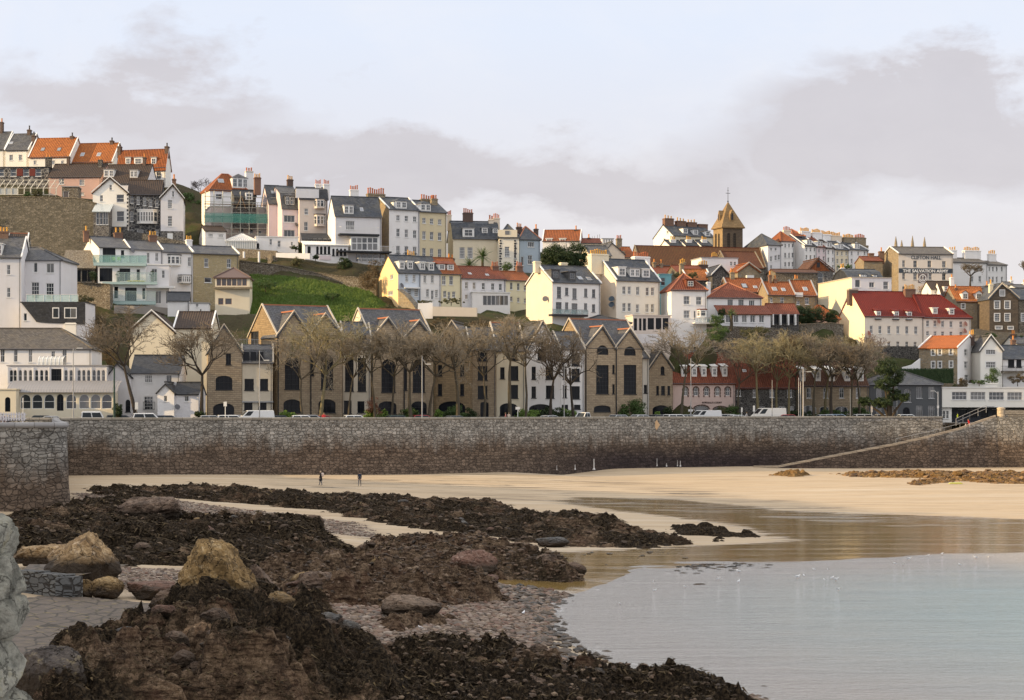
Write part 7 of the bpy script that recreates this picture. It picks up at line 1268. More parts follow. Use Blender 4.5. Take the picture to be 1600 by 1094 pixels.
# ---------------------------------------------------------------- hillside terrain
CT = list(CTRL)
for o_, z in ((4, 7.3), (9, 7.3), (16, 7.3)):
    CT += [(x, y, z) for x, y in offset_path(resample(wallxy, 8), o_)]
def ctl(px, py, D, dz=0): p = P(px, py, D); CT.append((p.x, p.y, p.z+dz))
for px, py, D in ((395, 492, 316), (500, 504, 312), (560, 506, 312), (625, 500, 318), (400, 436, 340), (500, 444, 338), (600, 462, 334), (150, 520, 300), (160, 560, 285), (330, 520, 300), (420, 520, 295), (520, 520, 300), (50, 540, 290), (60, 445, 364), (130, 442, 361), (0, 445, 364), (-60, 445, 362), (80, 316, 380), (10, 322, 380), (300, 392, 352), (380, 398, 353), (450, 408, 347), (560, 412, 347), (500, 430, 342), (20, 300, 384), (-60, 300, 390), (300, 330, 385), (880, 418, 380), (850, 420, 390), (1100, 512, 318), (1200, 530, 322), (1290, 512, 338), (1290, 560, 330), (1360, 580, 336), (1450, 585, 335), (1500, 600, 335), (1420, 560, 344), (1330, 545, 346), (1500, 535, 362), (1580, 532, 362), (1290, 512, 357), (1250, 505, 352), (1325, 505, 362), (1345, 500, 366), (670, 502, 318), (800, 505, 316), (700, 545, 300), (1440, 470, 400), (1530, 455, 420)): ctl(px, py, D)
CT += [(-120, 330, 30), (-150, 380, 44), (-160, 300, 26), (-100, 420, 58), (-140, 470, 58), (0, 520, 46), (80, 560, 50), (150, 520, 40), (200, 420, 28), (160, 340, 14), (220, 340, 14), (-60, 500, 58)]
CT = np.array(CT); CT = CT[::1]
def terr(X, Y):
    sh = X.shape; x = X.ravel(); y = Y.ravel(); out = np.empty(len(x))
    for i in range(0, len(x), 4000):
        d2 = (x[i:i+4000, None]-CT[None, :, 0])**2+(y[i:i+4000, None]-CT[None, :, 1])**2+1.5; w = d2**-1.8; out[i:i+4000] = (w*CT[None, :, 2]).sum(1)/w.sum(1)
    return out.reshape(sh)
def terr1(x, y): return float(terr(np.array([[x]]), np.array([[y]]))[0, 0])
n = NT('hillside_scrub'); P_ = n.geo; a_ = n.noise(P_, .12, 5, .65); b_ = n.noise(P_, 2.0, 6, .75)
c_ = n.ramp(n.math('ADD', n.math('MULTIPLY', a_, .6), n.math('MULTIPLY', b_, .4)), (.36, (.035, .034, .018)), (.48, (.075, .062, .035)), (.58, (.05, .065, .022)), (.68, (.13, .10, .065))); m_hill = n.out(c_, .95, .1, n.bump(b_, 1.0, .4))
X, Y = np.meshgrid(np.arange(-190, 230, 1.6), np.arange(250, 560, 1.6)); wy_ = np.interp(X, [p[0] for p in wallxy], [p[1] for p in wallxy])
Z = terr(X, Y)+.35*fbm(X*.3, Y*.3, 4); tag(grid_obj('hillside', X, Y, Z, m_hill, keep=Y > wy_+15), 'steep scrubby hillside under the town', kind='structure')
# headland left of the view, whose shade falls over the near shore
X, Y = np.meshgrid(np.arange(-420, -96, 4.0), np.arange(-60, 262, 4.0)); r_ = cl01((-100-X)/42); Z = 3+r_*r_*(3-2*r_)*(25+20*cl01((235-Y)/70)+4*fbm(X*.02, Y*.02, 3)); tag(grid_obj('headland', X, Y, Z, m_hill), 'wooded headland left of the bay', kind='structure')
# grass bank
gb = NT('grass_bank'); gm_ = gb.out(gb.mix(gb.math('MULTIPLY', gb.math('SUBTRACT', gb.noise(gb.geo, .28, 5, .7), .5), 5.0, True), gb.mix(gb.noise(gb.geo, .6, 5, .7), (.03, .06, .010), (.10, .16, .03)), (.11, .10, .05)), .9, .15, gb.bump(gb.noise(gb.geo, 3, 5, .8), 1.0, .3))
tl, trr, bl_, br_ = P(391, 431, 341), P(612, 468, 331), P(388, 503, 318), P(640, 506, 316); nu, nv = 120, 60; U_, V_ = np.meshgrid(np.linspace(0, 1, nu), np.linspace(0, 1, nv))
q = lambda i: (1-U_)*(1-V_)*bl_[i]+U_*(1-V_)*br_[i]+(1-U_)*V_*tl[i]+U_*V_*trr[i]
X, Y, Z = q(0), q(1), q(2); Z = Z+.9*np.sin(math.pi*U_)*V_+.30*fbm(X*.5, Y*.5, 4)-2.2*np.maximum(0, U_-.85)/.15*V_+.3; grass_o = grid_obj('grass_bank', X, Y, Z, gm_); tag(grass_o, 'bright green grass bank above the stone blocks', kind='structure')
rg = np.random.default_rng(2); nb = 26000; u = rg.random(nb); v = rg.random(nb); ii = (v*(nv-1)).astype(int); jj = (u*(nu-1)).astype(int); bx, by, bz = X[ii, jj], Y[ii, jj], Z[ii, jj]; bx = bx+rg.uniform(-.15, .15, nb); hh = rg.uniform(.12, .42, nb); aa = rg.uniform(0, 6.28, nb); lx, ly = rg.uniform(-.15, .15, nb), rg.uniform(-.15, .15, nb); w_ = .07
V = np.stack([np.stack([bx-np.cos(aa)*w_, by-np.sin(aa)*w_, bz-.05], -1), np.stack([bx+np.cos(aa)*w_, by+np.sin(aa)*w_, bz-.05], -1), np.stack([bx+lx, by+ly, bz+hh], -1)], 1).reshape(-1, 3)
tag(raw_obj('grass', V, np.arange(nb*3).reshape(-1, 3), leaf((.035, .07, .010), (.11, .16, .03))), 'tufts of rough grass on the bank', 'grass', kind='stuff')
# ---------------------------------------------------------------- garden and retaining walls
def gwall(label, pts, mat, th=.6, name='stone_wall', cat='wall', cap=None):
    """pts: (px, depth, top row, bottom row)"""
    mb = MB()
    for (x0, D0, t0, b0), (x1, D1, t1, b1) in zip(pts, pts[1:]):
        a, b, c, d = P(x0, b0, D0), P(x1, b1, D1), P(x1, t1, D1), P(x0, t0, D0); e = Vector((0, th, 0)); f = (b-a); f.z = 0; e = Vector((-f.y, f.x, 0)).normalized()*th
        mb.prism([a, b, c, d], e)
        if cap: k = Vector((0, 0, .14)); mb.prism([d-e*.2, c-e*.2, c+e*1.2, d+e*1.2], k, 1)
    return tag(mb.build(name, [mat, cap or mat]), label, cat)
gwall('huge bare rubble retaining wall left of the white gabled house', [(-40, 367, 311, 445), (25, 366, 308, 445), (120, 364, 310, 445), (150, 363.5, 318, 445)], rubble((.23, .205, .165), (.085, .08, .065), (.13, .12, .095), .6), cap=brownstone)
gwall('rubble wall under the white gabled house', [(145, 363, 353, 400), (200, 362, 360, 400), (290, 360, 378, 402)], darkstone)
gwall('tall garden wall with pale buttresses below the scaffolded house', [(365, 349, 388, 425), (400, 348, 390, 425), (432, 347, 392, 425)], brownstone)
gwall('long rubble wall curving above the grass bank', [(374, 344, 408, 446), (430, 343, 414, 446), (490, 341, 426, 446), (530, 340, 432, 452), (588, 338, 436, 462)], brownstone, cap=brownstone)
gwall('white garden wall below the conservatory terrace', [(431, 346, 395, 402), (484, 345, 396, 405)], wh)
for i, (x, t, b_, w_) in enumerate(((380, 393, 403, 1.2), (403.5, 393, 418, 1.2), (421, 398, 416, 6))): gwall(('short white pillar on the garden wall', 'tall white pillar against the garden wall', 'broad sandy buttress on the garden wall')[i], [(x-w_/2, 346.3, t, b_), (x+w_/2, 346.2, t, b_)], wh if i < 2 else ochre2, .4, 'pillar', 'pillar')
gwall('grey concrete wall under the glass-balconied terrace', [(178, 318, 477, 500), (235, 317, 479, 498), (300, 317, 484, 498)], render((.30, .27, .24)))
gwall('vegetated old stone wall between the slate-clad house and the balconies', [(95, 321, 441, 560), (140, 320, 443, 565), (172, 319, 445, 570)], brownstone, 1.0, cap=brownstone)
gwall('sloping rubble wall dropping beside the grass bank to a white house', [(622, 329, 453, 505), (634, 327, 462, 512), (646, 325, 476, 520), (658, 323, 496, 525)], ochre2, .8, cap=brownstone)
gwall('white garden wall hung below the cream and white terrace', [(653, 322, 474, 498), (676, 322, 473, 498)], wh); gwall('long white lower wall beneath the red roofed terrace', [(676, 321, 479, 494), (745, 320, 481, 495)], render((.50, .46, .41)))
gwall('dark rubble retaining wall below the deep red roofed building', [(1300, 347, 541, 590), (1400, 346, 541, 590), (1486, 344, 542, 592)], darkstone)
gwall('brown garden wall with a pale top right of the dark green tree', [(1200, 338, 512, 560), (1240, 338, 508, 560), (1300, 338, 505, 560), (1318, 338, 508, 560)], brownstone, cap=ochre2)
gwall('brown retaining wall rising behind the pink house', [(1040, 325, 520, 560), (1085, 325, 512, 560), (1130, 325, 509, 560), (1205, 326, 512, 566), (1260, 327, 520, 570)], rubble((.15, .12, .09), (.075, .065, .05)))
gwall('ochre garden walls below the stone houses at right', [(1480, 362, 515, 545), (1530, 362, 514, 545), (1560, 361, 519, 545), (1620, 361, 521, 550)], ochre2)
gwall('low pale wall below the garden room', [(985, 309, 522, 536), (1070, 311, 522, 538)], wh2)
gwall('white stepped garden wall at the corner of the ochre stone house', [(1410, 337, 574, 584), (1425, 337, 570, 584), (1438, 337, 560, 584)], wh)
gwall('white rooftop upstand behind the pink house', [(1062, 321, 544, 553), (1110, 322, 545, 553)], wh2)
# ---------------------------------------------------------------- foliage
def cloud(name, parent, c, rad, n, size, mat, seed, clumps=40, squash=1.0, shell=.55):
    rg = np.random.default_rng(seed); d = rg.normal(size=(clumps, 3)); d /= np.linalg.norm(d, axis=1)[:, None]; rr = shell+(1-shell)*rg.random(clumps)**.6; C_ = d*rr[:, None]*np.array(rad)*.86; k = rg.integers(0, clumps, n)
    cr_ = (.20+.16*rg.random(clumps))*min(rad[0], rad[2])**.85*1.15; o = rg.normal(size=(n, 3)); o /= np.linalg.norm(o, axis=1)[:, None]; p = C_[k]+o*(rg.random(n)**.45)[:, None]*cr_[k][:, None]*np.array((1.15, 1.15, .8)); p[:, 2] = np.maximum(p[:, 2], -rad[2]*.95)
    nn = rg.normal(size=(n, 3))+o*1.0; nn /= np.linalg.norm(nn, axis=1)[:, None]; t = np.cross(nn, rg.normal(size=(n, 3))); t /= np.linalg.norm(t, axis=1)[:, None]; b = np.cross(nn, t); s = size*(.6+.8*rg.random(n))[:, None]
    V = np.stack([p-t*s*.5, p+b*s*.28, p+t*s*.5, p-b*s*.28], 1).reshape(-1, 3)+np.array(c); return raw_obj(name, V, np.arange(n*4).reshape(-1, 4), mat, False, parent)
lf_dark = leaf((.014, .026, .010), (.040, .060, .020)); lf_mid = leaf((.028, .055, .014), (.07, .11, .03)); lf_lite = leaf((.08, .14, .02), (.16, .24, .05)); lf_brown = leaf((.06, .045, .025), (.13, .095, .05)); lf_olive = leaf((.05, .05, .02), (.10, .095, .04)); lf_red = leaf((.10, .04, .025), (.20, .09, .05))
def bush(label, px, py, D, w, h, mat, seed, name='bush', cat='bush', n=None, group=None, leafs=.16):
    """px, py: centre; w, h: full size in photo pixels"""
    c = P(px, py, D); s = D/F; r = empty(name, (c.x, c.y, c.z-h*s/2)); tag(r, label, cat, group or 'bushes on the hillside and seafront'); rx, rz = w*s/2, h*s/2
    nn = n or int(min(9000, 900+rx*rz*800)); cloud('foliage', r, (0, 0, rz), (rx, min(rx, 2.5), rz), nn, leafs, mat, seed, clumps=max(30, int(rx*rz*14)), shell=.25)
    mb = MB(); mb.tube((0, 0, -.3), (0, 0, rz), .08, .04, 5)
    for k in range(4): mb.tube((0, 0, rz*.3), (rx*.5*math.cos(k*1.7), .4*math.sin(k*1.7), rz*1.2), .04, .02, 4)
    mb.build('stem', bark(), r); return r
def evergreen(label, px, ybase, D, crowns, mat, seed, name='evergreen_tree', lean=0):
    """crowns: (px, py, w, h) in photo pixels"""
    s = D/F; b = P(px, ybase, D); r = empty(name, b); tag(r, label, 'tree'); 
    mb = MB(); zt = 0
    for i, (cx, cy, w, h) in enumerate(crowns):
        c = P(cx, cy, D)-b; rx, rz = w*s/2, h*s/2; off = (0 if i == 0 else (.8 if i % 2 else -.8)); c.y += off; mb.tube((0, 0, 0), (c.x*.4, c.y*.4, c.z*.5), .28, .2, 7); mb.tube((c.x*.4, c.y*.4, c.z*.5), (c.x, c.y, c.z), .2, .08, 6)
        o = cloud('foliage', r, c, (rx, rx*.85, rz), int(1400+rx*rz*900), .20, mat, seed+i, clumps=int(30+rx*rz*5), shell=.35)
    mb.build('trunk', bark((.09, .07, .05)), r); return r
evergreen('big round dark green evergreen on the skyline below the distant red roof', 882, 430, 385, [(868, 398, 44, 44), (897, 394, 44, 38), (884, 408, 56, 36), (908, 408, 26, 28), (856, 404, 30, 36)], lf_dark, 11)
evergreen('dark green tree between the veranda house and the bright yellow gable', 1262, 515, 343, [(1250, 493, 32, 32), (1275, 492, 40, 36), (1298, 497, 24, 24), (1262, 500, 40, 20)], lf_dark, 17)
evergreen('tall dark evergreen leaning over the seafront in front of the grey house', 1390, 660, 304, [(1386, 574, 40, 34), (1400, 590, 36, 30), (1380, 600, 38, 26), (1396, 618, 34, 24), (1376, 628, 40, 22), (1352, 628, 22, 18), (1412, 622, 20, 16)], lf_dark, 23)
evergreen('dark tree behind the white gabled house beside the scaffold', 298, 350, 392, [(294, 312, 26, 34), (304, 328, 26, 40), (292, 335, 20, 34)], lf_mid, 31)
evergreen('dark cypress-like tree below the curved white balcony', 538, 432, 345, [(540, 412, 22, 26), (533, 422, 18, 20)], lf_dark, 37)
for a in (('dark shrubs at the foot of the big retaining wall, left edge', 8, 330, 370, 40, 40, lf_dark, 1), ('ivy-dark clump low on the big retaining wall', 10, 352, 368, 44, 26, lf_dark, 2), ('small dark shrub growing out of the big retaining wall', 84, 342, 370, 9, 10, lf_dark, 3), ('dark shrub beside the white greenhouse frame at top left', 42, 304, 380, 14, 10, lf_mid, 4), ('olive shrub on the terrace wall at top left', 60, 302, 380, 22, 14, lf_olive, 5),
    ('rounded olive bush on the terrace below the pink house', 464, 410, 344, 22, 20, lf_olive, 6), ('clipped dark hedge ball beside the small arched door', 462, 387, 348, 20, 8, lf_dark, 7), ('low dark bush left of the long conservatory', 493, 402, 346, 12, 8, lf_dark, 8), ('scrubby brown bushes left of the stepped terrace', 575, 440, 336, 34, 34, lf_brown, 9), ('brown thicket above the peach gable', 585, 420, 340, 26, 30, lf_brown, 10),
    ('bamboo green shrubs behind dark glazing, left of the glass balconies', 104, 431, 319, 20, 14, lf_lite, 12), ('round dark bush at the corner of the glass balconies', 145, 430, 319, 14, 18, lf_dark, 13), ('ragged brown ivy hanging below the old stone wall', 150, 520, 306, 60, 70, lf_brown, 14), ('dark brown thicket beside the slate-clad house', 160, 560, 290, 50, 50, lf_brown, 15), ('brown scrub under the concrete wall', 195, 505, 305, 50, 22, lf_brown, 16),
    ('dark green scrub at the top left of the grass bank', 415, 444, 330, 40, 20, lf_mid, 40), ('brown-green scrub along the lower edge of the grass bank', 470, 494, 314, 60, 14, lf_olive, 41), ('dark scrub patch near the middle of the grass bank', 520, 462, 326, 34, 12, lf_mid, 42), ('bramble clump at the right end of the grass bank', 606, 486, 318, 34, 20, lf_olive, 43), ('tangled scrub above the retaining wall by the stone shed', 130, 470, 316, 40, 20, lf_olive, 44), ('brown twiggy scrub below the white corner wall', 690, 505, 316, 70, 20, lf_brown, 45), ('brown twiggy scrub under the modern extension', 760, 508, 315, 80, 22, lf_brown, 46), ('olive scrub left of the broad sunlit gable', 825, 512, 314, 50, 22, lf_olive, 47), ('green shrub in front of the quoined wing', 792, 417, 355, 20, 16, lf_mid, 18), ('grey-green planting along the terrace rail left of the modern extension', 705, 470, 326, 60, 10, lf_olive, 19), ('grassy pots on the terrace in front of the pale blue house', 662, 472, 326, 30, 8, lf_olive, 20),
    ('dark green shrubs below the balcony of the villa', 1120, 500, 318, 26, 26, lf_mid, 21), ('large green thicket under the white villa', 1122, 522, 314, 44, 34, lf_mid, 22), ('dark shrub by the villa veranda', 1128, 488, 322, 14, 18, lf_dark, 24), ('brown scrub right of the villa thicket', 1180, 520, 318, 60, 24, lf_olive, 25), ('reddish brown thicket below the brown garden wall', 1240, 545, 312, 80, 50, lf_brown, 26),
    ('small tree tops at the skyline terrace foot', 1320, 417, 415, 26, 10, lf_mid, 27), ('green shrubs on the terrace of the stone houses', 1548, 526, 358, 26, 14, lf_mid, 28), ('green bushes at the right edge under the stone houses', 1590, 528, 358, 30, 12, lf_mid, 29), ('rounded green bush in front of the cream gable-fronted house', 1550, 588, 332, 26, 30, lf_mid, 30), ('brown bush at the end of the tall dark hedge', 1504, 598, 330, 18, 20, lf_brown, 32), ('low green shrubs above the white modern roof', 1530, 597, 330, 36, 8, lf_mid, 33),
    ('dark reddish climber below the bungalow balcony', 1590, 592, 334, 40, 18, lf_brown, 34), ('pale twiggy shrub in front of the painted hall', 1446, 454, 400, 36, 22, leaf((.25, .19, .14), (.4, .32, .25)), 35), ('bush on the roofs behind the teal house', 1064, 432, 372, 30, 14, lf_olive, 36), ('shrubs beside the long brown church roof', 1082, 430, 372, 20, 12, lf_olive, 38)): bush(*a)
def hedge(label, x0, x1, yt, yb, D, mat, seed, dep=1.2, name='hedge'):
    a, b = P(x0, yb, D), P(x1, yt, D); r = empty(name, ((a.x+b.x)/2, D, a.z)); tag(r, label, 'hedge', 'hedges'); w, h = b.x-a.x, b.z-a.z; rg = np.random.default_rng(seed); n = int(min(9000, w*h*160)); p = np.stack([rg.uniform(-w/2, w/2, n), rg.uniform(0, dep, n)**1.0, rg.uniform(0, h, n)], -1); f = rg.random(n) < .6; p[f, 1] = rg.normal(0, .06, f.sum()); g = ~f; p[g, 2] = h+rg.normal(0, .08, g.sum())
    t = rg.normal(size=(n, 3)); t /= np.linalg.norm(t, axis=1)[:, None]; b_ = np.cross(t, rg.normal(size=(n, 3))); b_ /= np.linalg.norm(b_, axis=1)[:, None]; s = .17; V = np.stack([p-t*s*.5, p+b_*s*.3, p+t*s*.5, p-b_*s*.3], 1).reshape(-1, 3); raw_obj('foliage', V, np.arange(n*4).reshape(-1, 4), mat, False, r)
    mb = MB(); mb.box(-w/2+.1, .1, 0, w/2-.1, dep-.1, h-.1); mb.build('inner_growth', lf_dark, r)
hedge('tall straight-cut dark green hedge above the grey house', 1408, 1491, 577, 599, 331, leaf((.012, .03, .012), (.03, .06, .02)), 3)
# seafront bushes
rgb = np.random.default_rng(9)
def on_front(px, off):
    for p0, p1 in zip(main_path, main_path[1:]):
        k0, k1 = p0[0]/p0[1], p1[0]/p1[1]; kk = (px-CX)/F
        if k0 <= kk <= k1: t = (kk-k0)/(k1-k0); return p0[1]+(p1[1]-p0[1])*t+off
    return 250+off
for i, (label, px, yt, w, mat, off) in enumerate((('clipped bright green bush in front of the ochre-flanked block', 450, 644, 26, lf_lite, 14), ('rounded bright green bush by the cream narrow-windowed block', 578, 641, 22, lf_lite, 14), ('bright bush next to the russet sapling', 600, 642, 16, lf_lite, 14.5), ('dark bush beside the lamp post at the round-headed windows', 640, 640, 28, lf_mid, 14), ('yellow-green bush at the wide dark arch', 684, 641, 14, lf_lite, 14.5), ('dark shrubs in front of the wide dark arch', 712, 634, 40, lf_mid, 15), ('dark rounded bush by the brown stone block', 735, 641, 22, lf_dark, 14), ('large clipped bright green mound left of the white block', 826, 640, 42, lf_lite, 14), ('second clipped bright green mound by the white block', 884, 641, 34, lf_lite, 14), ('dark hedge behind the clipped green mounds', 862, 639, 60, lf_dark, 15.5),
    ('tall spiky green shrubs under the twin stone gables', 995, 626, 34, lf_mid, 15), ('dark fan-leaved shrub by the broad arch', 1044, 634, 18, lf_dark, 14.5), ('shrub at the foot of the twin gabled block', 976, 632, 16, lf_mid, 15), ('small yellow-green bush left of the broad arch', 1028, 646, 14, lf_lite, 14), ('ochre-tinted shrub beside the pink house arch', 1125, 638, 24, lf_olive, 14.5), ('dark shrubs at the right corner of the pink house', 1142, 634, 28, lf_mid, 15), ('long dark hedge in front of the dormered warehouse', 1245, 642, 60, lf_dark, 14), ('low green hedge beneath the warehouse arches', 1305, 643, 70, lf_mid, 14), ('green bush by the grey house corner', 1345, 638, 30, lf_mid, 14), ('dark bush beside the cottage arch behind the leaning tree', 184, 630, 14, lf_dark, 9), ('low dark hedge behind the roadside cars at left', 312, 644, 20, lf_dark, 8))):
    yt -= 4; D = on_front(px, off); p = P(px, yt, D); h = (p.z-7.8)*F/D; bush(label, px, yt+h/2, D, w*1.15, h, mat, 60+i, leafs=.2)
# ---------------------------------------------------------------- palms
def palm(label, px, py, D, w, h, seed, yb):
    rg = random.Random(seed); c = P(px, py, D); b = P(px, yb, D); r = empty('palm_tree', b); tag(r, label, 'palm'); s = D/F; mb = MB(); top = c-b; mb.tube((0, 0, -.5), top, .28, .22, 8); mb.build('trunk', bark(), r); g = MB(); L = w*s/2
    for k in range(46):
        a = rg.uniform(0, 6.28); e = rg.uniform(-.35, 1.35); p = Vector(top); d = Vector((math.cos(a)*math.cos(e), math.sin(a)*math.cos(e), math.sin(e))); side = d.cross(Vector((0, 0, 1))).normalized(); ll = L*rg.uniform(.75, 1.1); n = 7
        for i in range(n):
            q = p+d*(ll/n); d = (d+Vector((0, 0, -.13))).normalized(); wd = ll*.20*math.sin(math.pi*(i+.8)/(n+.6)); mb2 = g
            for sg in (-1, 1):
                for j in (0, .5): t0 = p.lerp(q, j); g.face([t0, t0+(q-p)*.30, t0+side*sg*wd+(q-p)*.9+Vector((0, 0, -wd*.5))])
            p = q
    g.build('fronds', lf_mid, r)
palm('large fan palm in front of the cream villa', 754, 402, 352, 36, 26, 1, 432); palm('low yellowish palm top behind the red terrace roof', 733, 416, 347, 32, 12, 2, 430); palm('spiky small palm by the villa veranda posts', 1143, 490, 318, 22, 12, 3, 512)
# ---------------------------------------------------------------- bare trees
def tubes_np(segs, n):
    A = np.array([s[0] for s in segs]); Bq = np.array([s[1] for s in segs]); ra = np.array([s[2] for s in segs]); rb = np.array([s[3] for s in segs]); d = Bq-A; d /= np.linalg.norm(d, axis=1)[:, None]+1e-9; ref = np.where(np.abs(d[:, 2:3]) > .9, np.array([[1., 0, 0]]), np.array([[0, 0, 1.]])); t = np.cross(d, ref); t /= np.linalg.norm(t, axis=1)[:, None]; w = np.cross(d, t)
    ang = np.arange(n)*2*math.pi/n; ca, sa = np.cos(ang), np.sin(ang); off = t[:, None]*ca[None, :, None]+w[:, None]*sa[None, :, None]; V = np.concatenate([A[:, None]+off*ra[:, None, None], Bq[:, None]+off*rb[:, None, None]], 1).reshape(-1, 3)
    i = np.arange(n); j = (i+1) % n; f = np.stack([i, j, j+n, i+n], -1); return V, (f[None]+np.arange(len(segs))[:, None, None]*2*n).reshape(-1, 4)
def bare_tree(label, px, ytop, D, spread, seed, lean=0.0, fork=.30, r0=.32, mat=None, zg=7.8, dens=.72, name='bare_tree', group='bare winter trees along the seafront', ybase=None, levels=6, up=.12, droop=0.0, twig=.027):
    rg = random.Random(seed); b = P(px, 640, D); b.z = zg if ybase is None else P(px, ybase, D).z; H_ = P(px, ytop, D).z-b.z; s = D/F; sp = spread*s/2; r = empty(name, b); tag(r, label, 'tree', group); thick, thin = [], []
    def grow(p, d, L, rad, lv):
        n = 3 if lv > 1 else 2; q = p
        for i in range(n):
            r_a = max(twig, rad*(1-.30*i/n)); r_b = max(twig*.8, rad*(1-.30*(i+1)/n)); k = .22 if lv > 0 else .10
            d = (d+Vector((rg.uniform(-k, k), rg.uniform(-k, k), rg.uniform(-k, k)*.8+.05))).normalized(); q2 = q+d*(L/n); (thick if r_a > .035 else thin).append((q[:], q2[:], r_a, r_b)); q = q2
            if lv >= 2 and i < n-1 and rg.random() < .75*dens and lv < levels: grow(q, (d+Vector((rg.uniform(-1, 1), rg.uniform(-1, 1), rg.uniform(-.3, .8)))).normalized(), L*.62, rad*.5, lv+1)
        if lv >= levels: return
        m = (5 if lv == 0 else (3 if rg.random() < .40*dens else 2)); a0 = rg.uniform(0, 6.28)
        for k in range(m):
            a = a0+k*6.28/m+rg.uniform(-.5, .5); tilt = rg.uniform(.55, 1.15) if lv == 0 else rg.uniform(.35, .9); t = d.orthogonal().normalized(); w = d.cross(t); nd = (d*math.cos(tilt)+(t*math.cos(a)+w*math.sin(a))*math.sin(tilt)); nd.z += up-(droop*lv); nd.x *= 1.0+.25*max(0, (sp/(H_*.4))-1); nd.normalize()
            out = q-Vector((lean*H_*.5, 0, 0)); 
            if abs(out.x) > sp*.8 and nd.x*out.x > 0: nd.x *= .35; nd.normalize()
            if q.z > H_*(.80+.12*math.sin(q.x*1.3+seed)): nd.z = min(nd.z, .3*rg.random()-.05); nd.normalize()
            grow(q, nd, L*rg.uniform(.66, .86), max(twig, rad*rg.uniform(.52, .70)), lv+1)
    L0 = H_*(1-fork)*.36; p = Vector((0, 0, -.2)); d = Vector((lean, 0, 1)).normalized(); n = 4
    for i in range(n):
        q = p+(d+Vector((rg.uniform(-.06, .06), rg.uniform(-.06, .06), 0)))*(H_*fork/n); thick.append((p[:], q[:], r0*(1.25-.4*i/n if i else 1.5), r0*(1.25-.4*(i+1)/n))); p = q
    grow(p, d, L0*.8, r0*.8, 0)
    mat = mat or bark(); V, Fq = tubes_np(thick, 6); raw_obj('trunk', V, Fq, mat, True, r)
    if thin: V, Fq = tubes_np(thin, 3); raw_obj('crown', V, Fq, BK_T.get(mat, mat), False, r)
    return len(thin)
bk_t = bark((.32, .27, .20), (.17, .145, .105)); bk_ty = bark((.34, .30, .18), (.20, .17, .10)); BK_T = {}
bk_y = bark((.26, .22, .12), (.10, .085, .05)); bk_d = bark((.085, .07, .055), (.035, .03, .025)); bk = bark((.13, .11, .078), (.06, .05, .036)); BK_T = {bk_y: bk_ty, bk_d: bark((.22, .18, .135), (.11, .09, .065)), bk: bk_t}
TR = [('bare tree with a bent trunk leaning left over the white cottage', 217, 478, 9, 150, 3, -.22, .42, .30, bk_d), ('broad bare tree with a forked trunk right of the little white cottage', 316, 486, 9, 170, 8, 0, .30, .34, bk_d), ('slim bare trunk in front of the ochre-flanked block', 472, 520, 11, 60, 12, -.03, .40, .22, bk), ('pale yellowish bare tree before the tall dark windows', 500, 474, 10, 116, 15, .05, .25, .34, bk_y),
    ('bare tree in front of the cream narrow-windowed block', 586, 500, 12, 70, 19, -.05, .4, .2, bk), ('dense bare tree before the round-headed windows', 642, 486, 10, 110, 22, -.04, .34, .32, bk), ('bare tree leaning right beside the silver lamp post', 668, 500, 11, 80, 26, .14, .35, .26, bk), ('bare tree in front of the ochre gable with a knotty trunk', 716, 484, 10, 112, 29, -.03, .38, .34, bk), ('tall bare tree before the cream rendered block', 797, 474, 10, 110, 33, -.04, .45, .34, bk), ('slender bare tree left of the white gabled block', 822, 500, 11, 60, 36, 0, .5, .22, bk),
    ('dark bare tree forking low in front of the white gabled block', 860, 500, 10, 90, 40, .02, .28, .32, bk_d), ('dark bare tree between the white block and the twin gables', 896, 522, 10, 80, 44, -.05, .30, .30, bk_d), ('bare tree left of the pink house with a forked top', 1064, 496, 11, 116, 48, .03, .34, .28, bk), ('pale bare tree with thick pollarded limbs above the pink house roof', 1186, 500, 12, 100, 52, -.12, .40, .28, bk_y), ('bare tree before the dark rubble building', 1232, 520, 12, 90, 56, 0, .4, .24, bk_y), ('dense bare tree beside the tall flagpoles', 1272, 506, 12, 110, 60, 0, .38, .26, bk),
    ('bare tree with an ivy-dark trunk before the dormered warehouse', 1299, 512, 10, 100, 64, 0, .38, .30, bk_d), ('bare tree right of the ivy-dark trunk at the warehouse', 1329, 520, 11, 100, 68, .02, .36, .28, bk), ('wide bare tree spreading over the dark rubble building', 1212, 512, 14, 120, 101, .03, .3, .26, bk_y), ('bare tree filling the gap left of the flagpoles', 1246, 504, 16, 120, 105, -.03, .32, .26, bk), ('bare tree crowding behind the ivy-dark trunk', 1288, 500, 16, 130, 109, .05, .3, .26, bk_y), ('bare tree at the right end of the warehouse', 1344, 516, 13, 110, 113, -.04, .32, .26, bk), ('bare tree rising between the pink house and its neighbour', 1152, 520, 15, 90, 117, .05, .3, .22, bk), ('bare tree between the slim trunk and the narrow cream block', 545, 508, 13, 80, 121, .04, .35, .2, bk), ('bare tree before the shuttered brown block', 756, 500, 12, 90, 125, .02, .35, .24, bk), ('bare tree left of the round-headed windows', 612, 502, 12, 80, 129, .03, .35, .22, bk), ('thin bare birch-like tree above the warehouse roof', 1350, 540, 22, 60, 72, 0, .5, .14, bark((.35, .27, .22), (.2, .14, .11)))]
tot = 0
for label, px, yt, off, spd, sd_, ln, fk, r0_, mt in TR: tot += bare_tree(label, px, yt, on_front(px, off), spd*1.1, sd_, ln, fk*.78, r0_*.9, mt, zg=7.8 if off < 20 else 9)
print('twigs', tot)
bare_tree('dark bare tree standing in front of the white terrace right of the painted hall', 1516, 405, 412, 46, 80, 0, .25, .22, bk_d, ybase=452, group='bare trees on the hill', levels=6)
bare_tree('bare tree at the far right edge of the skyline', 1602, 402, 430, 44, 84, 0, .3, .22, bk_d, ybase=446, group='bare trees on the hill', levels=5)
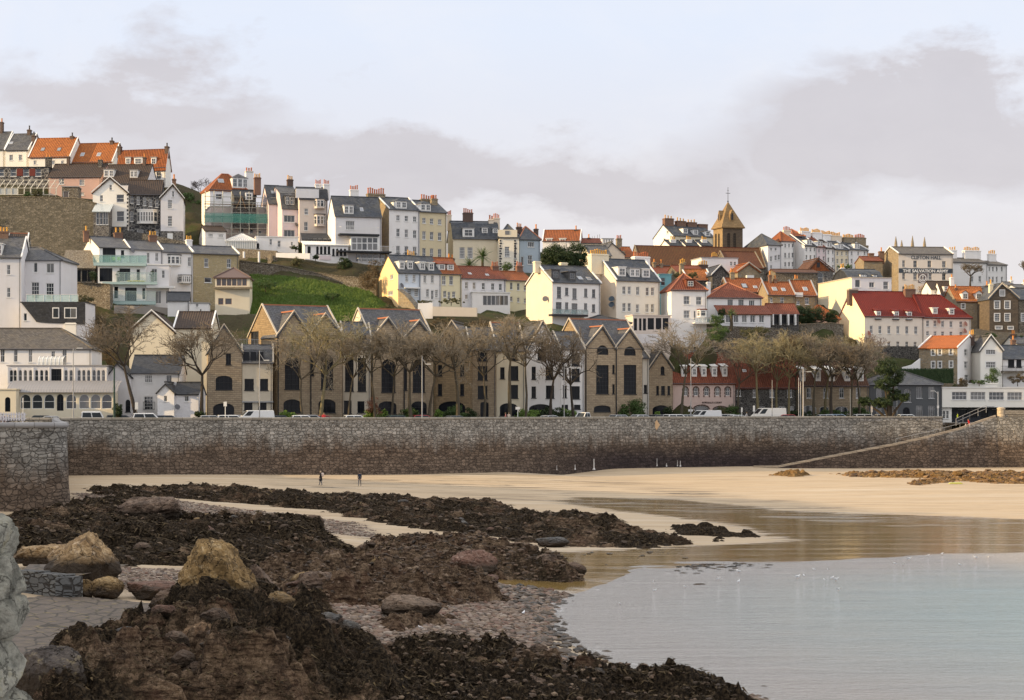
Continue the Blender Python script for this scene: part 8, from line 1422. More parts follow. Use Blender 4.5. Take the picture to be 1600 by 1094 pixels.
bare_tree('faint bare tree on the skyline left of the orange turreted house', 317, 270, 400, 36, 88, 0, .3, .14, bark((.2, .17, .16), (.12, .1, .1)), ybase=335, group='bare trees on the hill', levels=5)
bare_tree('pinkish bare shrub tree below the yellow gable', 1362, 515, 340, 50, 92, 0, .2, .12, bark((.35, .24, .2), (.2, .13, .1)), ybase=575, group='bare trees on the hill', levels=5)
r = empty('sapling', P(585, 640, on_front(585, 13))); r.location.z = 7.8; tag(r, 'small russet-leaved sapling in front of the narrow cream block', 'tree'); cloud('foliage', r, (0, 0, 2.6), (1.35, 1.2, 1.5), 1500, .16, lf_red, 5, 26, shell=.2); mb = MB(); mb.tube((0, 0, 0), (0, 0, 2.6), .09, .04, 6); [mb.tube((0, 0, 1.2+k*.2), (math.cos(k*2)*.9, math.sin(k*2)*.9, 2.4+k*.2), .04, .015, 4) for k in range(5)]; mb.build('trunk', bark(), r)
# ---------------------------------------------------------------- vehicles
def ang_front(px):
    for p0, p1 in zip(main_path, main_path[1:]):
        if p0[0]/p0[1] <= (px-CX)/F <= p1[0]/p1[1]: return math.atan2(p1[1]-p0[1], p1[0]-p0[0])
    return .1
KIND = { # length, width, waist z, roof z, cabin profile (x at waist rear, roof rear, roof front, waist front), bonnet z
    'hatch': (4.0, 1.72, .95, 1.48, -1.85, -1.45, .55, 1.25, .88), 'estate': (4.5, 1.8, .98, 1.52, -2.15, -1.9, .6, 1.35, .9), 'saloon': (4.5, 1.78, .95, 1.42, -1.75, -1.05, .5, 1.3, .9),
    'suv': (4.6, 1.85, 1.12, 1.78, -2.15, -1.9, .65, 1.3, 1.08), 'jeep': (4.4, 1.8, 1.15, 1.98, -2.1, -2.02, .45, .85, 1.15), 'van': (5.0, 1.95, 1.35, 2.15, -2.45, -2.35, 1.1, 1.9, 1.25), 'bigvan': (5.6, 2.0, 1.5, 2.5, -2.75, -2.7, 1.3, 2.2, 1.35), 'pickup': (5.0, 1.85, 1.1, 1.85, -.2, -.1, .75, 1.25, 1.1)}
def car(label, px, off, kind, col, flip=False, name='parked_car', cat='car', group='cars parked along the seafront wall', z=7.74):
    L, Wd, wz, rz, x0, x1, x2, x3, bz = KIND[kind]; D = on_front(px, off); r = empty(name, (P(px, 640, D).x, D, z), ang_front(px)+(math.pi if flip else 0)); tag(r, label, cat, group); pm = paint(col, .28, .6); hw = Wd/2
    mb = MB(); prof = [(-L/2, .38), (-L/2-.03, .7), (-L/2+.05, wz), (x3+.05, wz), (L/2-.25, bz-.12), (L/2, .68), (L/2-.02, .35)]
    if kind == 'pickup': prof = [(-L/2, .4), (-L/2, wz-.05), (x0, wz-.05), (x0, wz), (x3+.05, wz), (L/2-.25, bz-.12), (L/2, .7), (L/2-.02, .35)]
    mb.prism([(x, -hw, zz) for x, zz in prof], (0, Wd, 0)); t = .14 if kind not in ('van', 'bigvan', 'jeep') else .07
    lo = [(x0, -hw+.03, wz), (x3, -hw+.03, wz), (x3, hw-.03, wz), (x0, hw-.03, wz)]; hi = [(x1, -hw+t, rz-.04), (x2, -hw+t, rz-.04), (x2, hw-t, rz-.04), (x1, hw-t, rz-.04)]
    for i in range(4): j = (i+1) % 4; mb.face([lo[i], lo[j], hi[j], hi[i]])
    top = [(x1+.12, -hw+t+.12, rz), (x2-.12, -hw+t+.12, rz), (x2-.12, hw-t-.12, rz), (x1+.12, hw-t-.12, rz)]; mb.face(top)
    for i in range(4): j = (i+1) % 4; mb.face([hi[i], hi[j], top[j], top[i]])
    mb.build('body', pm, r)
    def lerp(a, b, t_): return tuple(a[k]+(b[k]-a[k])*t_ for k in range(3))
    dg_ = darkglass((.015, .018, .02))
    for s_, sg in ((0, -1), (2, 1)):
        A0, A1, B0, B1 = lo[s_], lo[(s_+1) % 4], hi[s_], hi[(s_+1) % 4]; segs = ((.05, .46), (.50, .93)) if kind not in ('van', 'bigvan') else (((.76, .95),) if sg < 0 else ((.05, .24),))
        for a_, b_ in segs:
            q = [lerp(lerp(A0, A1, a_), lerp(B0, B1, a_), .10), lerp(lerp(A0, A1, b_), lerp(B0, B1, b_), .10), lerp(lerp(A0, A1, b_), lerp(B0, B1, b_), .88), lerp(lerp(A0, A1, a_), lerp(B0, B1, a_), .88)]
            g = MB(); g.face([(x, y+sg*.012, zz) for x, y, zz in q]); g.build('side_window', dg_, r)
    for s_, nm, sg in ((1, 'windscreen', 1), (3, 'rear_window', -1)):
        A0, A1, B0, B1 = lo[s_], lo[(s_+1) % 4], hi[s_], hi[(s_+1) % 4]; q = [lerp(lerp(A0, A1, a_), lerp(B0, B1, a_), c_) for a_, c_ in ((.08, .12), (.92, .12), (.92, .9), (.08, .9))]; g = MB(); g.face([(x+sg*.015, y, zz+.01) for x, y, zz in q]); g.build(nm, dg_, r)
    for x in (-L/2+.82, L/2-.86):
        for y in (-hw+.08, hw-.08):
            w = MB(); w.tube((x, y-.11, .32), (x, y+.11, .32), .32, n=14); wo = w.build('wheel', blk, r); w = MB(); w.tube((x, y-.12, .32), (x, y+.12, .32), .19, n=10); w.build('rim', paint((.45, .45, .46), .4), wo)
    for y in (-hw+.25, hw-.25):
        g = MB(); g.box(L/2-.14, y-.16, .64, L/2+.005, y+.16, .80); g.build('headlight', paint((.75, .75, .72), .2), r); g = MB(); g.box(-L/2-.02, y-.14, .72, -L/2+.1, y+.14, .92); g.build('tail_light', paint((.35, .02, .02), .3), r)
    if kind == 'jeep': g = MB(); g.box(-1.9, -.7, rz+.02, .3, .7, rz+.08); g.build('roof_rack', pm, r)
    return r
Wc, Sc, Bc, Rc, Gc, Dc, Lc = (.78, .78, .76), (.40, .41, .42), (.03, .035, .04), (.35, .03, .03), (.03, .06, .045), (.05, .06, .09), (.25, .33, .42)
for a in (('silver car roof showing under the hotel arcade', 83, 4.0, 'saloon', Sc), ('dark roofed car beside the silver one by the hotel', 70, 10.5, 'hatch', Bc), ('boxy white four-wheel-drive with dark windows in front of the hotel arcade', 152, 4.0, 'jeep', Wc), ('dark car behind the green lamp post', 190, 10.0, 'estate', Bc), ('white car by the foot of the leaning tree', 232, 4.0, 'suv', Wc), ('dark car between the leaning tree and the forked tree', 262, 10.4, 'hatch', Dc),
    ('silver car partly hidden by the parapet left of the white van', 331, 4.2, 'hatch', Sc), ('white estate car just left of the white van', 363, 4.0, 'estate', Wc), ('silver car half behind the white van', 378, 10.0, 'estate', Sc), ('dark car left of the slim trunk', 438, 10.0, 'hatch', Bc), ('white car between the slim trunk and the pale tree', 474, 4.0, 'hatch', Wc), ('silver car behind the pale tree', 487, 10, 'estate', Sc), ('bright red car right of the pale tree', 506, 10, 'saloon', Rc), ('white car roof in front of the narrow cream block', 556, 4.0, 'hatch', Wc),
    ('dark green car under the lamp post', 622, 9.5, 'hatch', Gc), ('red car left of the dark arch', 660, 10, 'hatch', Rc), ('dark saloon in front of the ochre gable', 712, 4.0, 'saloon', (.08, .085, .085)), ('grey car in front of the white gabled block', 860, 4.0, 'saloon', Sc), ('silver car right of the pickup truck', 969, 4.0, 'hatch', Sc), ('silver-white car under the twin gables right corner', 1003, 4.0, 'hatch', (.6, .6, .6)), ('dark grey car before the broad arch', 1031, 9.5, 'hatch', (.12, .12, .13)), ('white car left of the low white van', 1057, 4.0, 'estate', Wc), ('silver car close to the low white van', 1073, 4.0, 'hatch', Sc), ('pale silver car right of the low white van', 1139, 9.0, 'estate', (.5, .5, .48)), ('white car next to the cyclist', 1153, 4.0, 'saloon', Wc),
    ('red car right of the tall white van', 1233, 5.0, 'hatch', Rc), ('silver car before the dormered warehouse', 1293, 4.2, 'hatch', Sc), ('pale blue car beside the warehouse arches', 1310, 4.5, 'estate', Lc), ('long white car before the grey house corner', 1354, 4.0, 'estate', Wc), ('grey car under the leaning evergreen', 1383, 4.5, 'hatch', Sc), ('white car at the grey house arched door', 1419, 4.0, 'hatch', Wc)): car(*a)
GV = 'vans along the seafront'
car('white van with a roof rack left of centre', 399, 4.2, 'van', Wc, True, 'parked_van', 'van', GV); car('white and silver van in front of the pink house', 1102, 4.5, 'van', (.7, .7, .69), True, 'parked_van', 'van', GV); car('tall boxy white van right of the cyclist', 1200, 5.5, 'bigvan', (.82, .78, .70), True, 'parked_van', 'van', GV); car('white pickup truck in front of the twin gables', 915, 4.5, 'pickup', Wc, True, 'pickup_truck', 'pickup truck', GV)
# ---------------------------------------------------------------- posts, lamps, signs
def post(label, px, ytop, off, r=.07, arm=None, col=(.33, .33, .33), name='street_lamp', cat='street lamp', zg=7.85, group='posts and lamps along the seafront'):
    D = on_front(px, off); b = P(px, 640, D); b.z = zg; h = P(px, ytop, D).z-zg; ro = empty(name, b); tag(ro, label, cat, group); m = paint(col, .5); mb = MB(); mb.tube((0, 0, 0), (0, 0, 1.2), r*1.5, r*1.4, 8); mb.tube((0, 0, 1.2), (0, 0, h), r, r*.65, 8); mb.build('pole', m, ro)
    if arm:
        w, dy = arm; s = D/F; mb = MB(); e = Vector((w*s, 0, h-.1+dy*s)); a0 = Vector((0, 0, h-.35)); mb.tube(a0, e, .035, n=5); ar = mb.build('arm', m, ro); g = MB(); sg = 1 if w > 0 else -1; g.box(min(e.x, e.x+sg*.7), -.13, e.z-.06, max(e.x, e.x+sg*.7), .13, e.z+.07); g.build('lamp_head', paint((.5, .5, .48)), ar)
    return ro
post('grey street lamp with a short right arm in front of the hotel', 114.5, 545, 1.5, .09, (6, 2)); post('thick dark green post in front of the hotel end', 178.5, 575, 2.0, .15, None, (.02, .05, .04), 'post', 'post')
post('tall silver street lamp with a white head before the cream panelled bay', 405.5, 548, 1.5, .08, (7, -14)); post('silver street lamp in front of the round-headed windows', 659.5, 556, 1.5, .09, (6, -12)); post('silver street lamp before the white gabled block', 881.5, 573, 1.5, .08, (8, 0)); post('tall silver street lamp in front of the pink house', 1079.5, 560, 1.5, .08, (10, -10)); post('thick silver street lamp with a right arm, tallest of the cluster before the warehouse', 1255, 577, 1.5, .11, (6, -3), (.42, .40, .38))
post('thin flagpole left of the thick silver lamp', 1248, 590, 3, .06, None, (.6, .58, .55), 'flagpole', 'flagpole'); post('second thin flagpole touching the thick silver lamp', 1251, 596, 3.5, .06, None, (.6, .58, .55), 'flagpole', 'flagpole'); post('plain thin post before the dark rubble building', 1206.5, 594, 1.5, .06, None, (.35, .34, .32), 'post', 'post'); post('thin grey post before the right warehouse arches', 1328.5, 608, 1.5, .06, None, (.4, .4, .38), 'post', 'post')
post('white post with a yellow-lit left arm beside the white modern building', 1465.5, 612, 1.5, .10, (-5, 2), (.68, .66, .62)); post('pale post between the grey house and the white building', 1401.5, 604, 8, .05, None, (.4, .42, .42), 'post', 'post'); post('thin aerial pole above the roofs by the villa', 1118, 476, 40, .05, None, (.6, .6, .6), 'pole', 'pole', zg=26); post('white pole by the veranda house', 1204.5, 468, 40, .07, None, (.7, .69, .66), 'pole', 'pole', zg=24)
def sign(label, px, y0, y1, off, w, h, col, fc, name='road_sign'):
    D = on_front(px, off); b = P(px, 640, D); b.z = 7.85; s = D/F; hh = P(px, y0, D).z-7.85; ro = empty(name, b); tag(ro, label, 'sign', 'signs along the seafront'); mb = MB(); mb.tube((0, 0, 0), (0, 0, hh), .05, n=6); mb.build('pole', paint(col), ro); g = MB(); g.box(-w*s/2, -.09, hh-h*s, w*s/2, -.05, hh+.02); g.build('sign_plate', paint(fc), ro)
sign('white post with a small white plate left of the white van', 352, 628, 640, 1.4, 5, 7, (.75, .75, .72), (.72, .72, .70)); sign('white T-shaped sign post left of the clipped green mounds', 809, 636, 650, 1.4, 7, 4, (.72, .72, .70), (.70, .70, .68)); sign('white post with a thin tall plate right of the pink house', 1159, 637, 650, 1.4, 2.5, 7, (.75, .75, .7), (.7, .7, .66)); sign('white sign on a post before the bush at the pink house', 1079, 640, 650, 4, 7, 3, (.6, .6, .6), (.7, .7, .7)); sign('pale beacon post right of the cyclist', 1178, 634, 650, 1.6, 3, 9, (.7, .7, .68), (.72, .72, .70)); sign('triangular white sign before the leaning evergreen', 1362, 632, 650, 1.6, 3, 12, (.6, .62, .62), (.68, .66, .64)); sign('white sign plate hanging on the leaning tree trunk', 213.5, 629, 641, 8.4, 5, 11, (.2, .18, .15), (.62, .64, .64), 'notice'); sign('white plate and pole low on the white pole by the restaurant', 1465.5, 634, 645, 1.2, 3, 4, (.7, .7, .68), (.78, .77, .74)); sign('thin white post near the hotel lodge', 36, 622, 650, 2, 1.5, 8, (.7, .69, .66), (.7, .69, .66))
# white paling fence on the bastion
mb = MB(); 
for i in range(17): x = -53+i*.26; mb.box(x, 192, 8.9, x+.14, 192.05, 9.70)
mb.box(-53.1, 192.06, 9.05, -48.6, 192.1, 9.15); mb.box(-53.1, 192.06, 9.45, -48.6, 192.1, 9.55)
for i in range(3): mb.box(-53+i*2, 192.06, 7.9, -52.9+i*2, 192.16, 9.6)
tag(mb.build('paling_fence', paint((.70, .66, .66))), 'pale paling fence above the near bastion at the left edge', 'fence')
# ---------------------------------------------------------------- people
def person(label, loc, H, face, skin, top, legs, hair, stride=.2, arms=(.0, .0), coat=False, lean=0.0, held=None, sit=False, group='people'):
    k = H/1.74; N_ = {}; ed = []; V = []; rad = []
    def nd(n, x, y, z, r): N_[n] = len(V); V.append((x*k, y*k, z*k)); rad.append(r*k)
    def e(a, b): ed.append((N_[a], N_[b]))
    l = lean; nd('pel', 0, 0, .95, .145); nd('wa', 0, l*.3, 1.12, .125); nd('ch', 0, l*.8, 1.32, .155); nd('nb', 0, l, 1.46, .075); nd('nk', 0, l+.02, 1.53, .052); nd('hd', 0, l+.035, 1.62, .088); nd('ht', 0, l+.03, 1.70, .075)
    for a in (('pel', 'wa'), ('wa', 'ch'), ('ch', 'nb'), ('nb', 'nk'), ('nk', 'hd'), ('hd', 'ht')): e(*a)
    for s, sx in (('l', -1), ('r', 1)):
        f = stride*sx; a = arms[0 if sx < 0 else 1]
        nd('hp'+s, sx*.095, 0, .88, .105); nd('kn'+s, sx*.10, f*.5+(.28 if sit else 0), .50 if not sit else .78, .065); nd('an'+s, sx*.10, f*1.0-(.05 if f < 0 else 0), .10 if not sit else .38, .042); nd('to'+s, sx*.12, f*1.0+.14, .045 if not sit else .32, .035); e('pel', 'hp'+s); e('hp'+s, 'kn'+s); e('kn'+s, 'an'+s); e('an'+s, 'to'+s)
        nd('sh'+s, sx*.185, l*.9, 1.41, .068); nd('el'+s, sx*.235, -f*.35+l*.6+a*.15, 1.13+a*.03, .045); nd('wr'+s, sx*.215, -f*.45+a*.38+.04, .90+a*.22, .032); nd('ha'+s, sx*.205, -f*.45+a*.42+.07, .82+a*.26, .035); e('ch', 'sh'+s); e('sh'+s, 'el'+s); e('el'+s, 'wr'+s); e('wr'+s, 'ha'+s)
        for j, (dx, dy) in enumerate(((-.02, .01), (-.007, .02), (.007, .02), (.02, .01), (-sx*.03, .045))): nd('f%d%s' % (j, s), sx*.205+dx, -f*.45+a*.45+.075+dy, (.745 if j < 4 else .79)+a*.28-.006*abs(j-1.5), .009); e('ha'+s, 'f%d%s' % (j, s))
    me = bpy.data.meshes.new('person'); me.from_pydata(V, ed, []); me.update(); ob = bpy.data.objects.new('tmp', me); COL.objects.link(ob); md = ob.modifiers.new('s', 'SKIN'); sk = me.skin_vertices[0].data
    for i, r_ in enumerate(rad): sk[i].radius = (r_, r_)
    sk[0].use_root = True; ob.modifiers.new('b', 'SUBSURF').levels = 2; dg_ = bpy.context.evaluated_depsgraph_get(); dg_.update(); m2 = bpy.data.meshes.new_from_object(ob.evaluated_get(dg_)); bpy.data.objects.remove(ob)
    m2.materials.clear(); [m2.materials.append(paint(c, .8)) for c in (skin, top, legs, (.02, .02, .02))]
    hz = V[N_['nk']][2]-.02; wz = .93*k if not coat else .58*k
    for p in m2.polygons:
        c = p.center; p.use_smooth = True; hand = any((Vector(V[N_['wr'+s]])-c).z > -.01 and (Vector(V[N_['ha'+s]])-c).length < .13*k for s in 'lr')
        p.material_index = 0 if c.z > hz or hand else (3 if c.z < (.085*k if not sit else .33) else (1 if c.z > wz or abs(c.x) > .19*k and c.z > .8*k else 2))
    o = bpy.data.objects.new('person', m2); COL.objects.link(o); o.location = loc; o.rotation_euler = (0, 0, face); tag(o, label, 'person', group)
    hc = Vector(V[N_['hd']])+Vector((0, -.012, .035))*k; hb = MB(); hb.lathe((hc.x, hc.y-.008*k, hc.z), [(.05*k, -.11*k), (.093*k, -.05*k), (.100*k, .02*k), (.082*k, .075*k), (.03*k, .098*k)], 12); hb.build('hair', paint(hair, .8), o, True)
    fb = MB(); fc = Vector(V[N_['hd']])+Vector((0, .085, 0))*k; fb.prism([(fc.x-.012*k, fc.y, fc.z-.03*k), (fc.x+.012*k, fc.y, fc.z-.03*k), (fc.x, fc.y, fc.z+.01*k)], (0, .022*k, -.004)); fb.build('nose', paint(skin, .8), o)
    if coat: cb = MB(); cb.lathe((0, l*.1, 0), [(.215*k, .58*k), (.19*k, .80*k), (.165*k, 1.0*k), (.15*k, 1.1*k)], 12); cb.build('coat_skirt', paint(top, .8), o, True)
    return o
for (px, pyf, label, top, legs, hair, coat, st, face) in ((501, 768, 'left walker on the reef, in a long black coat with light hair', (.015, .015, .018), (.05, .07, .11), (.55, .42, .28), True, .12, R(100)), (562, 767, 'walker in a dark blue jacket and grey trousers, right of the two on the reef', (.025, .035, .06), (.16, .15, .15), (.04, .03, .025), False, .16, R(170))):
    D = min(np.arange(188, 226, .5), key=lambda d: (CZ-ztop((px-CX)/F*d, d))/d); x = (px-CX)/F*D; zt = ztop(x, D)
    person(label, (x, D, zt-.03), 1.72, face, (.55, .36, .27), top, legs, hair, st, coat=coat, group='walkers on the reef'); wp0 = (x, D, zt)
    if coat: mb = MB(); mb.lathe((0, 0, 0), [(.10, -.22), (.18, -.12), (.19, .12), (.10, .26)], 10); o = mb.build('rucksack', paint((.62, .50, .42)), None, True, (x+.20, D+.02, zt+1.22)); tag(o, 'pale pinkish rucksack on the back of the walker in the long black coat', 'rucksack')
x_ = P(1517, 662, 293.2); person('person in a bright red jacket leaning at the slipway kerb', (x_.x, x_.y+.9, CZ-(668-HY)/F*293.9-.2), 1.5, R(60), (.6, .4, .3), (.62, .02, .02), (.55, .5, .5), (.2, .12, .07), .1, lean=.2, group='people by the slipway')
x_ = P(1511, 666, 293.0); person('small child in pale clothes sitting by the person in red', (x_.x, x_.y+.9, CZ-(668-HY)/F*293.9-.35), .95, R(40), (.6, .42, .33), (.75, .62, .58), (.7, .6, .55), (.4, .28, .15), .05, group='people by the slipway')
x_ = P(1496, 650, on_front(1496, 2.2)); person('passer-by in a yellow-green vest behind the parapet', (x_.x, x_.y, 7.87), 1.62, R(90), (.5, .35, .25), (.70, .75, .05), (.05, .05, .08), (.05, .04, .03), .2, group='people behind the parapet')
for i, (px, top, lb) in enumerate(((5, (.20, .04, .05), 'person in a dark red top behind the paling fence'), (10, (.60, .55, .55), 'person in white behind the paling fence'), (14.5, (.04, .04, .05), 'person in black behind the paling fence'))): x_ = P(px, 640, 195); person(lb, (x_.x, 195, 7.93), 1.66-.04*i, R(200+50*i), (.55, .38, .28), top, (.05, .05, .07), (.16, .08, .04), .1, group='people behind the paling fence')
for i, (px, top, lb) in enumerate(((790, (.62, .25, .22), 'person in a pinkish top left of the white sign post'), (795, (.70, .62, .50), 'person in a cream top beside the white sign post'), (499+7, (.65, .06, .06), 'person by the red car right of the pale tree'))): x_ = P(px, 640, on_front(px, 2)); person(lb, (x_.x, x_.y, 7.87), 1.7, R(90+i*60), (.55, .38, .28), top, (.05, .05, .07), (.25, .16, .08), .2, group='people behind the parapet')
# cyclist
x_ = P(1166, 640, on_front(1166, 2.4)); bl_ = Vector((x_.x, x_.y, 7.87)); cb = empty('bicycle', bl_, R(6)); tag(cb, 'bicycle ridden along the seafront beside the tall white van', 'bicycle'); mb = MB()
for x in (-.52, .52):
    w = MB(); [w.tube((x+.33*math.cos(a*math.pi/9), 0, .34+.33*math.sin(a*math.pi/9)), (x+.33*math.cos((a+1)*math.pi/9), 0, .34+.33*math.sin((a+1)*math.pi/9)), .022, n=4, cap=False) for a in range(18)]; w.build('wheel', blk, cb)
for a, b in (((-.52, 0, .34), (-.12, 0, .34)), ((-.12, 0, .34), (-.2, 0, .85)), ((-.2, 0, .85), (-.52, 0, .34)), ((-.12, 0, .34), (.38, 0, .78)), ((-.2, 0, .78), (.36, 0, .84)), ((.52, 0, .34), (.36, 0, .95))): mb.tube(a, b, .02, n=5)
mb.build('frame', paint((.1, .1, .12)), cb); mb = MB(); mb.tube((.36, -.24, 1.0), (.36, .24, 1.0), .015, n=4); mb.build('handlebar', blk, cb); mb = MB(); mb.box(-.32, -.07, .88, -.08, .07, .93); mb.build('saddle', blk, cb)
person('cyclist in a pale jacket leaning over the handlebars', (bl_.x-.15, bl_.y, 7.87+.05), 1.68, R(-84), (.55, .38, .28), (.62, .58, .55), (.06, .06, .07), (.3, .2, .1), .0, arms=(.9, .9), lean=.22, sit=True, group='people behind the parapet')
# ---------------------------------------------------------------- gulls
def gull(label, px, py, s, face, z=None, flying=False):
    if z is None:
        x, D, zg = ground(px, py); zg = max(zg, .02)
        if zg < .06: D = (CZ-.02)*F/(py-HY); x = (px-CX)/F*D; zg = .02
    r = empty('gull', (x, D, zg), face); tag(r, label, 'gull', 'gulls in the shallows'); mb = MB(); k = s/F*D/.45
    rings = [(-.26, .01, .12), (-.16, .05, .13), (-.02, .085, .13), (.10, .08, .15), (.16, .045, .20), (.20, .045, .25), (.24, .035, .255), (.27, .008, .25)]; n = 8; prev = None
    for x0, rr, zc in rings:
        cur = [Vector((x0*k, rr*k*math.cos(6.283*i/n), (zc+.08+rr*math.sin(6.283*i/n))*k)) for i in range(n)]
        if prev: [mb.face([prev[i], prev[(i+1) % n], cur[(i+1) % n], cur[i]]) for i in range(n)]
        prev = cur
    mb.face(prev); mb.build('body', paint((.78, .77, .76)), r, True); g = MB()
    for sg in (-1, 1): g.prism([(.08*k, sg*.075*k, .24*k), (-.05*k, sg*.095*k, .26*k), (-.32*k, sg*.03*k, .20*k), (-.1*k, sg*.09*k, .17*k)], (0, sg*.012*k, 0))
    g.build('wing', paint((.36, .37, .39)), r); g = MB(); g.tube((.27*k, 0, .33*k), (.33*k, 0, .315*k), .012*k, .004*k, 5); g.build('beak', paint((.7, .45, .05)), r); g = MB(); [g.tube((0, sg*.03*k, 0), (0, sg*.03*k, .14*k), .007*k, n=4) for sg in (-1, 1)]; g.build('legs', paint((.55, .35, .25)), r)
GB = [(1246, 905, 9), (1256, 902, 6), (1272, 892, 5), (1293, 892, 5), (1306, 909, 9), (1300, 906, 7), (1288, 908, 5), (1398, 883, 6), (1411, 885, 6), (1420, 876, 7), (1472, 868, 6), (1500, 885, 6), (1524, 874, 7), (1544, 873, 5), (1122, 907, 6), (1154, 912, 8), (1154, 896, 8), (1070, 919, 5), (1020, 912, 6), (1023, 925, 6), (818, 962, 10), (657, 984, 8), (968, 945, 5), (1310, 924, 8), (1450, 870, 5)]
for i, (px, py, s) in enumerate(GB): gull('small white gull standing in the shallow water or on the shingle edge', px, py, s, .4+i*1.3)
# ---------------------------------------------------------------- scaffold on the netted house
A_ = P(330, 374, 367); a_ = R(12); r = empty('scaffolding', A_, a_); tag(r, 'scaffolding with green debris netting around the pinkish house', 'scaffold'); s_ = 367/F; Wd = 11.6; z0, z1 = 0, (374-300)*s_; mb = MB(); nt_ = 8
for y in (-1.1, -2.1):
    for i in range(nt_+1): x = -1.2+(Wd+1.6)*i/nt_; mb.tube((x, y, -1), (x, y, z1*(.72+.28*(i < 6))), .06, n=5)
    for z in np.arange(1.0, z1*.9, 1.0): mb.tube((-1.4, y, z), (Wd+.6, y, z), .045, n=4)
for i in range(nt_+1):
    x = -1.2+(Wd+1.6)*i/nt_
    for z in (2.9, 4.9, 6.9): mb.tube((x, -2.2, z), (x, -.1, z), .045, n=4)
for sg in (0, 1): mb.tube((-1.2+sg*8, -2.12, 2.5), (1.8+sg*6, -2.12, 6.8), .04, n=4)
mb.build('tubes', paint((.42, .42, .36), .5), r); mb = MB(); yy = [(374-y)*s_ for y in (355, 343.5, 330)]; fw = s_*1.0
for z in (2.0, 4.3, 6.6): mb.box(-1.4, -2.1, z-.06, Wd+.6, -1.0, z)
mb.build('boards', paint((.34, .27, .19)), r); net = NT('debris_net'); net_m = net.out((.10, .33, .27), .8, .1); net.b.inputs['Alpha'].default_value = .55; g = MB(); zt_, zb_ = (374-330)*s_*1.02-.7, (374-349)*s_
ncol = 26; g.v = []; 
for i in range(ncol):
    xa, xb = -1.3+(Wd+1.8)*i/ncol, -1.3+(Wd+1.8)*(i+1)/ncol; o1, o2 = .05*math.sin(i*1.3), .05*math.sin((i+1)*1.3); g.face([(xa, -2.2+o1, zb_), (xb, -2.2+o2, zb_), (xb, -2.2+o2*.4, zt_), (xa, -2.2+o1*.4, zt_)])
g.face([(-1.35, -2.2, zb_), (-1.35, -.2, zb_), (-1.35, -.2, zt_), (-1.35, -2.2, zt_)]); g.build('netting', net_m, r)
mb = MB(); 
for y in (-.8, .8): mb.tube((4.6, y-1, 5.8), (5.6, y-1, 8.2), .06, n=4); mb.tube((6.4, y-1, 5.8), (5.6, y-1, 8.2), .06, n=4)
mb.tube((5.6, -2, 8.2), (5.6, 0, 8.2), .06, n=4); mb.build('timber_trestle', paint((.45, .26, .12)), r)
# white pergola / ruined greenhouse frame at top left
a, b = P(-12, 305, 380), P(90, 305, 381); r = empty('greenhouse', a); tag(r, 'derelict white greenhouse frame on top of the bare hillside wall', 'greenhouse'); mb = MB(); w = b.x-a.x; h1, h2 = 1.4, 3.3
for i in range(11):
    x = w*i/10; mb.box(x-.07, -.07, 0, x+.07, .07, h1); mb.tube((x, 0, h1), (x+.5, 2.6, h2), .07, n=4); mb.tube((x+.5, 2.6, 0), (x+.5, 2.6, h2), .05, n=4)
for p, q in (((0, 0, h1), (w, 0, h1)), ((.5, 2.6, h2), (w+.5, 2.6, h2)), ((.25, 1.3, (h1+h2)/2), (w+.2, 1.3, (h1+h2)/2)), ((0, 0, .1), (w, 0, .1))): mb.tube(p, q, .07, n=4)
mb.build('frame', paint((.62, .58, .48)), r); g = MB(); [g.face([(w*i/10+.1, .02, .1), (w*(i+1)/10-.1, .02, .1), (w*(i+1)/10-.1, .02, h1), (w*i/10+.1, .02, h1)]) for i in (1, 2, 3)]; g.build('glass_panel', clearglass((.7, .72, .7), .6), r)
h = House('shed', 'small stone shed with a dark door on top of the bare hillside wall', 97, 122, 376, 4, 292, 311, d=4, roof='flat', wall=brownstone, rm=grey, cat='shed', gutter=False, wins=[(103, 304, 9, 11, 'p', paint((.18, .15, .13)))], ctrl=False)
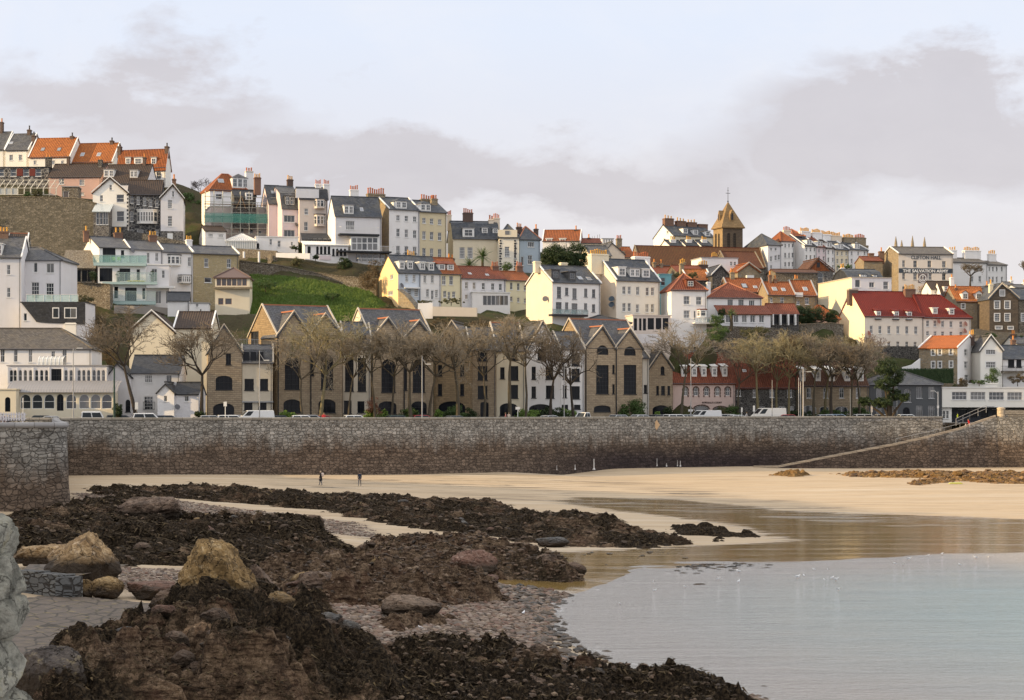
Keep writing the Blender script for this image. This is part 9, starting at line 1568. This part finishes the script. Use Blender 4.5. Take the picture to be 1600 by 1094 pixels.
# balcony furniture
def chair(label, root_h, px, py, v, col):
    u, z, _ = root_h.loc(px, py, v); q = root_h.world(u, v, z); r = empty('garden_chair', q, root_h.a+.3); tag(r, label, 'chair', 'chairs on the hillside terraces'); m = paint(col); mb = MB(); mb.box(-.28, -.28, .40, .28, .28, .46); mb.build('seat', m, r); mb = MB(); mb.prism([(-.28, .24, .46), (.28, .24, .46), (.30, .38, 1.0), (-.30, .38, 1.0)], (0, .04, 0)); mb.build('backrest', m, r)
    for x in (-.25, .25):
        for y in (-.25, .25): mb = MB(); mb.tube((x, y, 0), (x, y, .42), .025, n=4); mb.build('leg', grey, r)
lime = (.45, .70, .04); chair('lime green chair on the top glass balcony, left one', ex, 178, 410.5, -.1, lime); chair('lime green chair on the top glass balcony, right one', ex, 186.5, 410.5, -.1, lime)
u, z, _ = ex.loc(213, 441, -.7); q = ex.world(u, -.7, z); mb = MB(); mb.lathe((0, 0, 0), [(.05, 0), (.2, .1), (.24, .22), (.1, .3)], 10); o = mb.build('kayak', paint((.70, .62, .05), .4)); o.scale = (7.2, 1.2, 1.0); o.location = q; o.rotation_euler = (0, 0, ex.a); tag(o, 'long yellow kayak lying on the middle glass balcony', 'kayak')
for i, (px, lb) in enumerate(((185, 'potted olive bush on the middle glass balcony, by the sliding doors'), (238, 'potted bush at the right end of the middle glass balcony'))):
    u, z, _ = ex.loc(px, 441, -.5); q = ex.world(u, -.5, z); r = empty('potted_plant', q); tag(r, lb, 'plant', 'potted bushes'); mb = MB(); mb.lathe((0, 0, 0), [(.25, 0), (.32, .9), (.36, .92), (.3, .88)], 10); mb.build('pot', paint((.08, .09, .09)), r); cloud('foliage', r, (0, 0, 1.4), (.5, .5, .55), 260, .14, lf_dark, i+3, 10)
# boat-shaped litter and posts on the landing
x, D, z = ground(1494, 757); mb = MB(); mb.prism([(-.9, 0, .05), (.9, 0, .05), (.6, 0, .22), (-.7, 0, .18)], (0, .4, .05)); o = mb.build('kayak', paint((.45, .45, .10))); o.location = (x, D, ztop(x, D)); tag(o, 'small yellow beached kayak on the orange-brown rubble', 'kayak')
print('objects', len(bpy.data.objects), 'verts', sum(len(m.vertices) for m in bpy.data.meshes))
